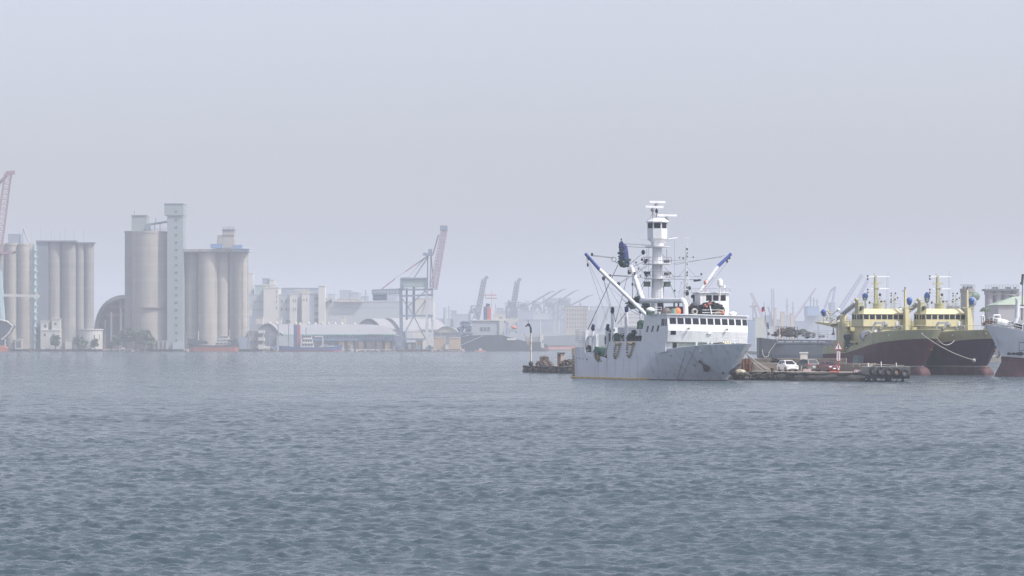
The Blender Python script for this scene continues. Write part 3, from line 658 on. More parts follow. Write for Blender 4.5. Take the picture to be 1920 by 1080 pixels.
    for i, (pts, lab) in enumerate((
        (((1155, 643), (1152, 655), (1151, 667), (1153, 672), (1156, 666), (1160, 655), (1163, 643), (1159, 647), (1154, 643)), 'long ochre rope loop hung over the white side, the one nearer the stern'),
        (((1176, 643), (1175, 655), (1176, 666), (1179, 670), (1182, 664), (1185, 653), (1189, 642), (1183, 646), (1177, 642)), 'long ochre rope loop hung over the white side, the one nearer the bow'),
        (((1115.5, 668), (1118, 673), (1121, 677), (1123, 672), (1122, 667), (1118, 668), (1117, 672)), 'short bunched ochre rope fender hanging below the green winch near the stern'))):
        g = garland(pts); o = g.build('rope_fender', M_ROPE); o.location = (fr.ox, fr.oy, 0); o.rotation_euler = (0, 0, fr.rz); tag(o, lab, 'fender', G)
    # anchors in their pockets, found on the hull's own surface
    for px, py, sg in ((1326, 687, -1), (1372.5, 693, 1)):
        p, nn = fr.ray(bv, px, py)
        if p is None: continue
        g = MB(); nn = nn if nn.dot(Vector((1, 0, 0))) > 0 or True else -nn
        if nn.x < 0: nn = -nn
        q = nn.to_track_quat('Z', 'Y'); up = Vector((0, 0, 1)); s_ = nn.cross(up).normalized(); u = s_.cross(nn).normalized()
        c = p+nn*.22; wv = lambda a, b, k=0: c+s_*a+u*b+nn*k
        e = -1 if (s_.y*sg) < 0 else 1
        g.bar(wv(e*.8, 1.1), wv(0, 0), .26, .26); 
        g.hexa([wv(-.5, .1, -.1), wv(.0, -.75, -.1), wv(.5, -.3, -.1), wv(.35, .45, -.1)], [wv(-.4, .1, .22), wv(.0, -.6, .22), wv(.4, -.25, .22), wv(.3, .4, .22)])
        g.ball(wv(0, -.1, .1), .46, 8, 6); B('anchor', g, M_DARK)
    for px, py, r, m in ((1356, 699, .16, M_DARK), (1303, 685, .1, M_DARK), (1314, 658, .2, M_SIDE), (1267, 665, .12, M_WHITE), (1258, 667, .1, M_DARK), (1101, 674, .14, M_DARK), (1087, 672, .09, M_DARK), (1093, 673, .08, M_DARK), (1082, 671, .07, M_DARK), (1127.5, 677, .12, M_DARK), (1398, 660, .15, M_DARK)):
        p, nn = fr.ray(bv, px, py)
        if p is not None: g = MB(); g.ball(p, r, 8, 6); B('hull_fitting', g, m, sm=True)
    # rigging: every wire a piece of its own
    Wm, Lm = M_WIRE, M_LINE
    def wire(a, b, ya=-.5, yb=None, r=.028, m=None, sag=0):
        g = MB(); yb = ya if yb is None else yb; g.path(rope_pts(iy(*a, ya), iy(*b, yb), sag, 6 if sag else 1), r, 4); B('rigging_wire', g, m or Wm)
    wl = [((1159, 496), (1097, 629), -.4, -5.2, .05), ((1112, 598), (1097, 629), -2, -5.2, .09), ((1176, 520), (1154, 604), -.4, -4.2, .045), ((1154, 604), (1148, 575), -4.2, -5.2, .04), ((1158, 607), (1178, 580), -4.2, -5, .05),
          ((1110, 478), (1150, 483), -12, -.4, .03), ((1110, 480), (1150, 484), -12, -.4, .03), ((1172, 457), (1224, 460), -.4, -.3, .028), ((1172, 462), (1224, 465), -.4, -.3, .028),
          ((1136, 516), (1178, 518), -9, -.4, .07), ((1178, 518), (1214, 522), -.4, -.3, .025), ((1156, 534), (1213, 497), -8, -2, .035), ((1156, 536), (1213, 500), -8, -2, .03),
          ((1175, 500), (1206, 474), -.4, -1, .035), ((1176, 504), (1210, 490), -.4, -1, .03), ((1188, 490), (1214, 520), -1, -1.5, .04), ((1184, 568), (1224, 500), -2, -.8, .035), ((1186, 524), (1186, 568), -1, -2, .05),
          ((1102, 492), (1138, 600), -12, -5.4, .018), ((1104, 492), (1146, 582), -12, -5.4, .018), ((1131, 522), (1147, 588), -9, -5.4, .022), ((1132, 522), (1150, 590), -9, -5.4, .022), ((1138, 532), (1172, 590), -8, -5.4, .018), ((1146, 540), (1196, 586), -8, -4, .018),
          ((1262, 494), (1355, 482), 2, 8, .02), ((1262, 497), (1360, 479), 2, 8, .02), ((1226, 490), (1288, 487), -.3, .4, .02), ((1245, 500), (1265, 520), 1, 1, .03), ((1253, 523), (1268, 560), 1.6, 1, .035), ((1214, 523), (1200, 548), -2, -1.5, .03),
          ((1265, 450), (1265, 560), 2.9, 1.5, .015), ((1216, 466), (1216, 580), -1.6, -1.6, .02), ((1244, 536), (1244, 590), 1, 1, .045), ((1234, 466), (1246, 482), 0, 1.4, .03), ((1213, 467), (1213, 496), -1.8, -1.8, .03), ((1250, 467), (1250, 496), 1.5, 1.5, .03),
          ((1249, 523), (1304, 524), 1.5, .4, .03), ((1247, 521), (1287, 517), 1.5, .4, .02), ((1290, 576), (1338, 520), 2, 6, .03), ((1300, 575), (1365, 490), 3, 9, .018), ((1225, 462), (1203, 460), -.5, -3, .02), ((1288, 500), (1271, 520), .4, -.5, .018), ((1288, 500), (1306, 520), .4, 1.5, .018),
          ((1178, 580), (1206, 594), -5, -3, .03), ((1165, 560), (1203, 590), -5.5, -3.4, .03)]
    for q in wl: wire(q[0], q[1], q[2], q[3], q[4])
    for px, py, yy, r, m in ((1206, 473, -1, .3, M_NAVY), (1210, 490, -1.2, .26, M_DARK), (1190, 513, -.6, .22, M_DARK), (1160, 532, -8, .24, M_DARK), (1132, 522, -9, .26, M_DARK), (1110, 477, -12, .2, M_DARK), (1186, 533, -1.2, .18, M_DARK), (1144, 516.5, -6, .16, M_DARK), (1193, 492, -1, .12, M_GREEN), (1197, 504, -1, .12, M_GREEN), (1201, 517, -1.4, .16, M_WHITE), (1180, 510, -.4, .3, M_DARK)):
        g = MB(); g.ball(iy(px, py, yy), r, 8, 6, (.8, 1, 1.25), .1, random.Random(px)); B('pulley_block', g, m)
    # thin lines down the bow
    for a, b in (((1306, 646), (1277, 712)), ((1286, 655), (1270, 712))):
        pa, _ = fr.ray(bv, a[0], a[1]+2); q = []
        for i in range(9):
            u = i/8; p, nn = fr.ray(bv, a[0]+(b[0]-a[0])*u, a[1]+2+(b[1]-a[1]-3)*u)
            if p is not None: q.append(p+Vector((.06, -.06, 0)))
        if len(q) > 2: g = MB(); g.path(q, .03, 4); B('hanging_line', g, M_LINE if a[0] > 1300 else M_STEEL)
    return fr, bv
SEINER, SEINER_BV = build_seiner()
# floating boom laid round the stern and side of the fishing vessel
def build_float_boom():
    fr = SEINER; g = MB(); rnd = random.Random(8)
    pts = [(-16.1, 5.9, .05), (-16.35, 3, .05), (-16.4, 0, .05), (-16.35, -3, .05), (-16.1, -6.15, .05), (-12, -6.35, .04), (-5, -6.4, .05), (3, -6.45, .04), (8, -6.4, .04), (12.2, -6.0, .05)]
    for a, b in zip(pts, pts[1:]):
        a, b = Vector(a), Vector(b); k = int((b-a).length/.42)
        for i in range(k): g.ball(a.lerp(b, i/k)+Vector((0, rnd.uniform(-.05, .05), 0)), .24, 7, 5, (1.1, 1.1, .75), .12, rnd)
    o = g.build('floating_boom', mat('yellow float boom', (.50,.38,.13), rough=.8, var=.4, scale=2)); o.location = (fr.ox, fr.oy, 0); o.rotation_euler = (0, 0, fr.rz)
    tag(o, 'string of dirty yellow floats lying on the water along the fishing vessel waterline', 'float line')
    g = MB(); 
    for i in range(18): g.torus((-16.3, -5.78, .35+i*.23), .20, .09, (0, 0, 1), 10, 5)
    o = g.build('rope_fender', M_ROPE); o.location = (fr.ox, fr.oy, 0); o.rotation_euler = (0, 0, fr.rz)
    tag(o, 'long upright coil of brown rope hung down the stern corner of the fishing vessel', 'fender', 'rope garlands hung over the fishing vessel side as fenders')
build_float_boom()
# ---------------------------------------------------------------- the pier with its cars, sign and tyres
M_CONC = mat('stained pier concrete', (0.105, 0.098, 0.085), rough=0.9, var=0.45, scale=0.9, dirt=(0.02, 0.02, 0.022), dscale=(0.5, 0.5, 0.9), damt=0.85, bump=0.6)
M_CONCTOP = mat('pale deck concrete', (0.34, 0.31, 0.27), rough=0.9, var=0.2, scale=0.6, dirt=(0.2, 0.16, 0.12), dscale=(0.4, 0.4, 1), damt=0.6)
M_WALL = mat('brown grey parapet', (0.24, 0.215, 0.185), rough=0.9, var=0.25, scale=0.5, dirt=(0.12, 0.10, 0.08), dscale=(0.7, 0.7, 0.3), damt=0.6)
M_ROCK = mat('wet dark rock', (0.07, 0.06, 0.055), rough=0.85, var=0.6, scale=1.2, bump=0.6)
M_RUBBER = mat('black rubber', (0.022, 0.022, 0.024), rough=0.8, var=0.4, scale=3)
PT = 1.2
def build_pier():
    face = [(1.9, 521.5), (10.0, 500), (31.0, 412), (37.5, 400.5), (46.3, 391.2), (51.6, 388.4)]
    back = [(52.6, 397), (47.5, 412), (43.5, 427), (26, 500), (12, 529)]
    t = empty('pier', (31, 440, 0), 'long low concrete pier behind the fishing vessel, dark stained sides and pale top', 'pier')
    def lp(p, inset): return p
    rnd = random.Random(12)
    # subdivided face with uneven edge
    def resample(ps, step):
        out = []
        for a, b in zip(ps, ps[1:]):
            n = max(1, int(math.dist(a, b)/step))
            out += [(a[0]+(b[0]-a[0])*i/n, a[1]+(b[1]-a[1])*i/n) for i in range(n)]
        return out+[ps[-1]]
    f = resample(face[:5], 1.1); 
    g = MB(); n = len(f)
    prof = [(-1.2, .25), (.25, .1), (.7, -.05), (1.02, .12), (PT, .0)]
    vs = []
    for i, (x, y) in enumerate(f):
        for z, o in prof: 
            j = rnd.uniform(-.16, .16) if z < PT else rnd.uniform(-.05, .05); vs.append((x-(o+j)*.6, y-(o+j), z+(rnd.uniform(-.06, .06) if 0 < z < PT else 0)))
    g.add(vs, [(i*5+j, (i+1)*5+j, (i+1)*5+j+1, i*5+j+1) for i in range(n-1) for j in range(4)])
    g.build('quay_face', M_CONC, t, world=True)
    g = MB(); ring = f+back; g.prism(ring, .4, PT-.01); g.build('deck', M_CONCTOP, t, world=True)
    g = MB(); b2 = [(54.5, 397), (49.5, 409), (43.5, 424), (24.5, 497), (13.5, 520)]
    # parapet walls standing on the deck
    def wall(ps, z0, z1, th, name, m=M_WALL):
        g = MB()
        for a, b in zip(ps, ps[1:]):
            d = (Vector(b)-Vector(a)).normalized(); nx, ny = d.y*th/2, -d.x*th/2
            g.hexa([(a[0]+nx, a[1]+ny, z0), (b[0]+nx, b[1]+ny, z0), (b[0]-nx, b[1]-ny, z0), (a[0]-nx, a[1]-ny, z0)][::-1], [(a[0]+nx, a[1]+ny, z1), (b[0]+nx, b[1]+ny, z1), (b[0]-nx, b[1]-ny, z1), (a[0]-nx, a[1]-ny, z1)][::-1])
        return g.build(name, m, t, world=True)
    wall([(29.2, 431), (33.8, 416.5), (41.5, 414.5), (48.2, 400.5)], PT, 2.2, .5, 'parapet_wall')
    wall([(29.6, 431.6), (34.2, 417.1), (41.9, 415.1), (48.6, 401.1)], 2.2, 2.32, .75, 'wall_coping', M_CONCTOP)
    wall([(30, 446), (33.4, 428), (47.5, 424)], PT, 2.75, .4, 'back_wall', M_WALL)
    wall([(30, 446), (33.4, 428), (47.5, 424)], 2.75, 2.86, .6, 'wall_coping', M_CONCTOP)
    # raised end block that carries the tyres, on a beam and piles
    g = MB(); a, b = Vector((45.9, 391.2)), Vector((51.8, 388.3)); d = (b-a).normalized(); nn = Vector((.10, .995))
    q = [a, b, b+nn*6, a+nn*6]; g.hexa([(p.x, p.y, .95) for p in q], [(p.x, p.y, 1.95) for p in q]); g.build('end_block', mat('grey end block', (.23,.225,.215), rough=.9, var=.3, scale=1), t, world=True)
    g = MB(); q = [a-nn*.15+d*.4, b-nn*.15-d*.1, b+nn*5.5-d*.1, a+nn*5.5]; g.hexa([(p.x, p.y, .42) for p in q], [(p.x, p.y, .945) for p in q]); g.build('cross_beam', M_DARK, t, world=True)
    for k, u in enumerate((.15, .9, 1.7, 3.4, 3.75, 5.6)):
        for v in (.2, 2.6): p = a+d*u+nn*v; g = MB(); g.tube((p.x, p.y, -2), (p.x, p.y, .43), .24 if k != 5 else .12, n=8); g.build('pile', M_DARK, t, world=True)
    for u in (2.0, 4.2, 4.9):
        g = MB(); p = a+d*u+nn*.1; p2 = a+d*(u+.7)+nn*.1; g.tube((p.x, p.y, -.3), (p2.x, p2.y, .43), .06, n=5); g.build('brace', M_DARK, t, world=True)
    # railing on the end
    g = MB(); pts = [(43.6, 401), (47.5, 392.6), (51.4, 390.4)]
    P0 = [Vector((X(x, D), D, Z(y, D))) for x, y, D in ((1600, 683, 394), (1628, 682.5, 392), (1695, 685.5, 390))]
    g.path(P0, .05, 5)
    for x, y, D in ((1600, 683, 394), (1695, 685, 390), (1612, 683, 393), (1640, 683, 392)): v = W(x, y, D); g.tube(v, (v.x, v.y, 1.9), .05, n=5)
    g.build('railing', mat('faded cream pipe', (.45,.40,.30)), t, world=True)
    for x, yt, D in ((1628, 680.5, 391.5), (1652, 678, 390.8), (1680.5, 680, 390)): v = W(x, yt, D); g = MB(); g.tube((v.x, v.y, 1.9), v, .11 if x == 1628 else .07, n=8); g.build('bollard_post', M_WHITE, t, world=True)
    for x0, x1, D in ((1505, 1520, 404.5), (1600, 1616.5, 391.9)):     # red and white hatched kerb
        k0 = MB(); z0, z1 = PT, PT+.36
        for i in range(12):
            u0 = x0+(x1-x0)*i/12; u1 = x0+(x1-x0)*(i+1)/12; p, q = X(u0, D), X(u1, D); sl_ = .12
            k0.cur = i % 2; k0.hexa([(p, D, z0), (q, D, z0), (q, D+.5, z0), (p, D+.5, z0)], [(p+sl_, D, z1), (q+sl_, D, z1), (q+sl_, D+.5, z1), (p+sl_, D+.5, z1)])
        k0.build('hatched_kerb', [mat('faded kerb red', (.36,.12,.12)), M_WHITE], t, world=True)
    for x, D, r in ((1388, 409.5, .55),):
        g = MB(); v = W(x, 699, D); g.ball(v, .6, 12, 8, (1.35, .8, .85), .05, rnd); o = single('fender_drum', g, mat('grimy cream drum', (.40,.37,.28), rough=.8, var=.35, scale=2), (v.x, v.y, 0), 'grimy cream fender drum wedged at the pier foot under the big bow', 'fender', smooth=True)
    g = MB()
    for i in range(34):
        u = rnd.random(); x = 1376+u*26; D = 410.5-u*4; v = W(x, 702+rnd.uniform(-1, 9), D); g.ball(v, rnd.uniform(.15, .38), 7, 5, (1.2, .8, .8), .25, rnd)
    for i in range(70):
        u = rnd.random(); x = 1405+u*110; D = 407.6-u*8.2; v = W(x, 700.5+rnd.uniform(0, 9), D); g.ball(v, rnd.uniform(.08, .24), 7, 5, (1.4, .7, .6), .25, rnd)
    tag(g.build('concrete_rubble', M_CONC, t, world=True), kind='stuff')
    # tyres
    for i, (x, y, D) in enumerate(((1638, 695, 391.1), (1651.5, 696, 390.5), (1666, 697, 389.9), (1681, 697.3, 389.2), (1696, 699.5, 388.6))):
        v = W(x, y, D-.45); o = empty('tyre_fender', v, ('worn black tyre hung on the pier end, %s' % ('nearest the cars', 'second from the cars', 'middle one of the row', 'the one with a tan hub', 'outermost and lowest')[i]), 'tyre', 'tyres hung in a row along the pier end')
        g = MB(); g.torus((0,0,0), .43, .19, (-.45, 1, 0), 24, 9); g.build('tyre', M_RUBBER, o, smooth=True)
        g = MB(); q = Vector((-.45, 1, 0)).normalized(); g.tube(-q*.05, q*.12, .26, n=14); g.build('hub', mat('tan hub', (.22,.16,.10), var=.4) if i == 3 else mat('grey hub', (.11,.11,.115), var=.4), o)
        g = MB(); g.tube((0, .1, .3), (0, .5, 1.0), .03, n=4); g.build('chain', M_DARK, o)
    # rusty steel fender frame near the bow
    g = MB()
    for i in range(13): x = 1390+i*1.55; v = W(x, 670+rnd.uniform(-2, 6)+abs(i-6)*.8, 411); g.bar((v.x, v.y+rnd.uniform(-.4, .4), PT-.2), (v.x+rnd.uniform(-.15, .25), v.y, v.z), .1+.1*rnd.random(), .14)
    for z in (1.5, 2.2): g.bar((X(1388, 411), 411, z), (X(1409, 411), 411, z+.1), .1, .12)
    o = single('scrap_frame', g, M_RUST, (X(1398, 411), 411, PT), 'rusty upright steel frame beside the big bow on the pier', 'scrap metal')
    # white cabinet behind the parapet
    g = MB(); v = W(1507, 672, 420.5); t2 = empty('utility_cabinet', (v.x, v.y, PT), 'small white concrete cabinet with flat lid behind the parked cars', 'cabinet')
    g.box(-.5, .5, -.4, .4, 0, 2.45); g.build('body', mat('weathered white', (.55,.54,.50), var=.12, scale=1.5), t2)
    g = MB(); g.box(-.6, .6, -.5, .5, 2.45, 2.58); g.build('lid', M_WHITE, t2)
    g = MB(); v = W(1454.5, 683, 417); cloud(g, (v.x, v.y, 2.3), (.65, .4, .7), 24, .2, rnd); single('net_bundle', g, M_NET, (v.x, v.y, PT), 'small dark net bundle on the parapet left of the white car', 'net')
    # bollards, pole bases, moorings
    g = MB(); v = W(1448, 696, 400); g.lathe((v.x, v.y, PT), [(.2, 0), (.18, .35), (.3, .4), (.3, .5), (0, .55)], 10); single('mooring_bollard', g, M_RUST, (v.x, v.y, PT), 'rusty mooring bollard holding the big ship bow ropes', 'bollard')
    g = MB(); v = W(1502.5, 696, 402); g.tube((v.x, v.y, PT), (v.x, v.y, 2.0), .07, n=6); single('marker_post', g, mat('pale green post', (.3,.36,.28)), (v.x, v.y, PT), 'short pale green post in front of the grey car', 'post')
    for i, (a, b, sag, r) in enumerate((((1398.5, 661), (1449, 696), .35, .07), ((1398.5, 661.5), (1447.5, 697), .7, .06), ((1400, 664), (1456, 697.5), .2, .05))):
        p = W(*a, 396); q = W(*b, 401.0); g = MB(); g.path(rope_pts(p, q, sag, 12), r, 5)
        single('mooring_rope', g, M_LINE, p, ('thick pale mooring rope from the white bow to the pier bollard', 'slacker mooring rope sagging from the white bow to the bollard', 'thin tight mooring rope ending right of the bollard')[i], 'rope', 'mooring ropes from the white bow to the pier')
    # warning sign
    D = 396.0; x = X(1572, D); t3 = empty('warning_sign', (x, D, PT), 'red edged triangular warning sign with exclamation mark and narrow plate below, on tall pole', 'sign')
    g = MB(); g.tube((0, 0, 0), (0, 0, Z(604, D)-PT), .045, n=6); g.build('pole', M_STEEL, t3)
    g = MB(); zz = lambda y: Z(y, D)-PT; xx = lambda p_: X(p_, D)-x
    g.tube((0, -.02, 0), (0, -.02, zz(676)), .07, n=8)
    for k in range(3): g.cur = k % 2; g.tube((0, -.02, k*.3), (0, -.02, k*.3+.3), .11, n=8)
    g.build('striped_sleeve', [M_RED, M_WHITE], t3)
    tri = lambda s_, y_: [(xx(1572)-8.6*s_/F*D, zz(656.3)+y_), (xx(1572)+8.6*s_/F*D, zz(656.3)+y_), (xx(1572), zz(656.3)+y_+15.5*s_/F*D)]
    g = MB(); g.yprism(tri(1, 0), -.09, -.06); pl = g.build('triangle_plate', M_RED, t3)
    g = MB(); g.yprism(tri(.74, .12), -.10, -.091); g.build('white_field', M_WHITE, pl)
    zc = zz(651.5); g = MB(); g.yprism([(-.035, zc-.12), (.035, zc-.12), (.07, zc+.38), (-.07, zc+.38)], -.112, -.101); g.box(-.05, .05, -.112, -.101, zc-.27, zc-.18); g.build('exclamation_mark', mat('black print', (.02,.02,.02)), pl)
    g = MB(); g.box(-.27, .27, -.09, -.06, zz(676.5), zz(658.5)); p2 = g.build('lower_plate', M_RED, t3)
    g = MB(); g.box(-.22, .22, -.10, -.091, zz(676), zz(659)); g.build('white_field', M_WHITE, p2)
    g = MB()
    for k in range(5):
        z0 = zz(660.5+k*3.1); 
        for a_, b_, c_, d_ in ((-.11, .11, -.02, .0), (-.11, .11, -.1, -.08), (-.015, .015, -.16, 0), (-.09, -.06, -.15, -.02), (.06, .09, -.15, -.05)): g.box(a_, b_, -.112, -.101, z0+c_, z0+d_)
    g.build('lettering', mat('dark red print', (.2,.03,.03)), p2)
    g = MB(); v = W(1564, 697.5, 397); g.box(v.x-.6, v.x+.5, v.y-.2, v.y+.2, PT, PT+.16); single('traffic_block', g, mat('orange red plastic', (.55,.12,.06)), (v.x, v.y, PT), 'low orange red block at the foot of the sign', 'barrier')
    # left end: light mast, debris, hut
    D = 515.0; x = X(995.5, D); t4 = empty('light_mast', (x, D, PT), 'rusty white post with a bent dark lamp head at the pier end', 'light mast')
    zz = lambda y: Z(y, D)-PT; xx = lambda p_: X(p_, D)-x
    g = MB(); g.tube((0, 0, 0), (0, 0, zz(624)), .17, .15, 10); g.build('post', mat('peeling white post', (.55,.50,.44), rough=.8, var=.3, scale=2, dirt=(.20,.09,.05), dscale=(1.2,1.2,.9), damt=.9), t4, smooth=True)
    g = MB(); g.tube((0, 0, zz(624)), (xx(995), 0, zz(613)), .19, .15); g.tube((xx(995), 0, zz(613)), (xx(990), 0, zz(608)), .17, .12); g.ball((xx(991), 0, zz(608.5)), .26, 8, 6, (1.3,1,.7)); g.tube((xx(991), 0, zz(609)), (xx(990), 0, zz(599)), .05, n=5); g.tube((xx(991), 0, zz(610)), (xx(985.5), 0, zz(611.5)), .07, n=5); g.box(xx(985), xx(987.5), -.1, .1, zz(613), zz(610)); g.build('lamp_head', M_DARK, t4)
    g = MB(); g.ball((0, -.2, .35), .42, 10, 8); g.build('base', M_DARK, t4, smooth=True)
    g = MB(); v = W(1020, 686, 515); cloud(g, (v.x, v.y, PT), (1.6, .8, .9), 70, .26, rnd); g.box(v.x-.75, v.x+.8, v.y-.4, v.y+.4, PT+.5, PT+1.45); cloud(g, (v.x, v.y, PT+1.4), (.8, .4, .25), 24, .18, rnd)
    single('debris_heap', g, mat('brown driftwood', (.14,.115,.10), rough=.9, var=.6, scale=2), (v.x, v.y, PT), 'brown heap of stones and driftwood left of the hut on the pier', 'debris heap')
    g = MB(); v = W(1064, 684, 507); cloud(g, (v.x, v.y, PT), (1.4, .8, 1.0), 70, .3, rnd); single('debris_heap', g, mat('dark rubble', (.075,.065,.06), rough=.9, var=.6, scale=2), (v.x, v.y, PT), 'dark rubble heap between the hut and the vessel stern', 'debris heap')
    D = 512.0; v0, v1 = W(1045, 683, D), W(1058, 683, D); t5 = empty('guard_hut', ((v0.x+v1.x)/2, D, PT), 'small two tone hut with dark flat roof on the pier end', 'hut'); w_ = (v1.x-v0.x)/2
    zz = lambda y: Z(y, D)-PT
    g = MB(); g.box(-w_*.05, w_, -.5, .8, 0, zz(662.5)); g.build('wall', mat('pale pink wall', (.45,.38,.34), var=.15, scale=2), t5)
    g = MB(); g.box(-w_, -w_*.05, -.5, .8, 0, zz(663)); g.build('door', mat('brown door', (.12,.07,.06), var=.3, scale=2), t5)
    g = MB(); g.box(-w_*1.1, w_*1.3, -.7, 1, zz(662.5), zz(661)); g.build('roof', M_DARK, t5)
    g = MB(); v = W(1002.5, 693, 516.6); g.torus((v.x, v.y-.25, v.z-.15), .42, .17, (-.3, 1, 0), 18, 7); single('tyre_fender', g, mat('grey tyre', (.10,.095,.09), var=.4), (v.x, v.y, .6), 'single weathered tyre hung below the light mast on the pier side', 'tyre', smooth=True)
    g = MB()
    for i in range(8): u = i/8; v = W(988+u*82, 689, 519-u*20); g.bar((v.x, v.y-.35, -.6), (v.x, v.y-.35, PT-.1), .28, .28)
    g.build('fender_timber', M_DARK, t, world=True)
build_pier()
# ---------------------------------------------------------------- cars
def build_car(loc, th, kind, col, label):
    L, Wd, Ht = {'hatch': (3.8, 1.70, 1.52), 'suv': (4.6, 1.86, 1.66), 'sedan': (4.45, 1.70, 1.42)}[kind]
    m = mat('car paint '+kind, col, rough=.3, var=.03, spec=.6)
    t = empty('parked_car', loc, label, 'car', 'cars parked on the pier', rz=R(th)); h = L/2; bz = .95 if kind == 'suv' else .86
    if kind == 'hatch': low = [(-h, .35), (-h, .8), (-h+.12, .98), (.75, .98), (1.0, .93), (h-.2, .78), (h, .6), (h, .3), (h-.3, .2), (-h+.2, .2)]; gh = [(-h+.15, .97), (-h+.55, Ht-.03), (-.1, Ht), (.35, Ht-.06), (1.12, .92)]
    elif kind == 'suv': low = [(-h, .45), (-h+.02, .98), (-h+.1, 1.06), (1.0, 1.05), (h-.35, .95), (h, .75), (h, .35), (h-.3, .25), (-h+.2, .25)]; gh = [(-h+.08, 1.04), (-h+.5, Ht-.06), (-.3, Ht), (.3, Ht-.05), (1.15, 1.03)]
    else: low = [(-h, .4), (-h, .85), (-h+.15, .95), (-1.4, .97), (.95, .92), (h-.3, .76), (h, .6), (h, .3), (h-.25, .2), (-h+.2, .2)]; gh = [(-1.55, .95), (-.85, Ht-.03), (-.3, Ht), (.15, Ht-.03), (.98, .91)]
    g = MB(); n = len(low); hw = Wd/2; cx = 0
    secs = [(-hw, .94), (-hw+.07, 1.0), (hw-.07, 1.0), (hw, .94)]; vs = []
    for y, k in secs: vs += [(x*(.985 if k < 1 else 1), y, .55+(z-.55)*k) for x, z in low]
    fs = [(s*n+i, (s+1)*n+i, (s+1)*n+(i+1) % n, s*n+(i+1) % n) for s in range(3) for i in range(n)]+[tuple(range(n)), tuple(range(4*n-1, 3*n-1, -1))]
    g.add(vs, fs); g.build('body', m, t)
    k = len(gh); top = hw-.24; zb = gh[0][1]
    yw = lambda z: hw-.05-(z-.9)/(Ht-.9)*.22
    g = MB(); vs = [(x, -yw(z), z) for x, z in gh]+[(x, yw(z), z) for x, z in gh]
    g.add(vs, [tuple(range(k)), tuple(range(2*k-1, k-1, -1))]+[(i, i+k, (i+1) % k+k, (i+1) % k) for i in range(k)]); cab = g.build('cabin', m, t)
    def pan(a, b, name, u0=.06, u1=.94):   # glass over one facet between profile points
        g = MB(); (xa, za), (xb, zb_) = a, b
        p = lambda u, s: Vector((xa+(xb-xa)*u, s*(yw(za+(zb_-za)*u)-.1), za+(zb_-za)*u))
        cs = [p(u0, -1), p(u0, 1), p(u1, 1), p(u1, -1)]
        if xa < xb: cs = cs[::-1]
        nrm = (cs[1]-cs[0]).cross(cs[3]-cs[0])
        if nrm.x*(1 if xa > 0 else -1) < 0: cs = cs[::-1]
        panel(g, cs, .02, .015); g.build(name, M_GLASS, cab)
    pan(gh[-1], gh[-2], 'windscreen'); pan(gh[0], gh[1], 'rear_window')
    for s in (-1, 1):
        for u0, u1 in ((.06, .48), (.53, .95)):
            b0, b1 = gh[0], gh[-1]; t0, t1 = gh[1], gh[-2]
            lo = lambda u: Vector((b0[0]+(b1[0]-b0[0])*u, s*(yw(1.0)), max(b0[1], b1[1])+.05)); hi = lambda u: Vector((t0[0]+(t1[0]-t0[0])*u, s*yw(Ht-.12), Ht-.12))
            cs = [lo(u0+.03), lo(u1-.03), hi(u1), hi(u0)]; cs = cs if s < 0 else cs[::-1]; g = MB(); panel(g, cs, .02, .015); g.build('side_window', M_GLASS, cab)
    for x in (h-.75, -h+.75):
        for s in (-1, 1):
            w = empty('wheel', (x, s*(hw-.09), .31)); w.parent = t
            g = MB(); g.tube((0, -.11, 0), (0, .12, 0), .31, n=18); g.build('tyre', M_RUBBER, w, smooth=False)
            g = MB(); g.tube((0, -.13, 0), (0, .135, 0), .19, n=10); g.build('rim', M_STEEL, w)
    fl = mat('clear lamp', (.7,.72,.75), rough=.2); rl = mat('tail lamp red', (.5,.03,.03), rough=.25)
    for s in (-1, 1):
        g = MB(); y = s*(hw-.28); g.box(h-.16, h+.015, y-.2, y+.2, .6, .76); g.build('headlight', fl, t)
        g = MB(); zt_ = .92 if kind != 'sedan' else .8; g.box(-h-.015, -h+.15, s*(hw-.2)-.22, s*(hw-.2)+.18, zt_-.14, zt_+.04); g.build('tail_light', rl, t)
        g = MB(); g.box(.65, .8, s*(hw+.02)-.08, s*(hw+.02)+.08, 1.0, 1.14); g.build('wing_mirror', m, t)
    g = MB(); g.box(h-.02, h+.02, -.2, .2, .36, .52); g.build('number_plate', M_WHITE, t)
    g = MB(); g.box(-h-.03, -h+.02, -.2, .2, .55, .70); g.build('number_plate', M_WHITE, t)
    g = MB(); g.box(h-.05, h+.012, -.5, .5, .26, .35) if kind != 'sedan' else g.box(h-.05, h+.012, -.5, .5, .55, .63); g.build('grille', M_DARK, t)
    g = MB(); g.box(-h-.012, -h+.05, -hw+.1, hw-.1, .4, .46) if kind == 'suv' else g.box(-h-.012, -h+.05, -.6, .6, .28, .34); g.build('bumper_trim', M_STEEL if kind == 'suv' else M_DARK, t)
    return t
build_car((X(1477, 409), 409, PT), -73, 'hatch', (.78, .78, .77), 'white hatchback parked on the pier with its front towards us')
build_car((X(1511, 409), 409, PT), 113, 'suv', (.12, .125, .13), 'dark grey estate car seen from behind with red tail lights')
build_car((X(1553, 403.5), 403.5, PT), -74, 'sedan', (.13, .018, .026), 'dark red saloon car parked beside the warning sign')
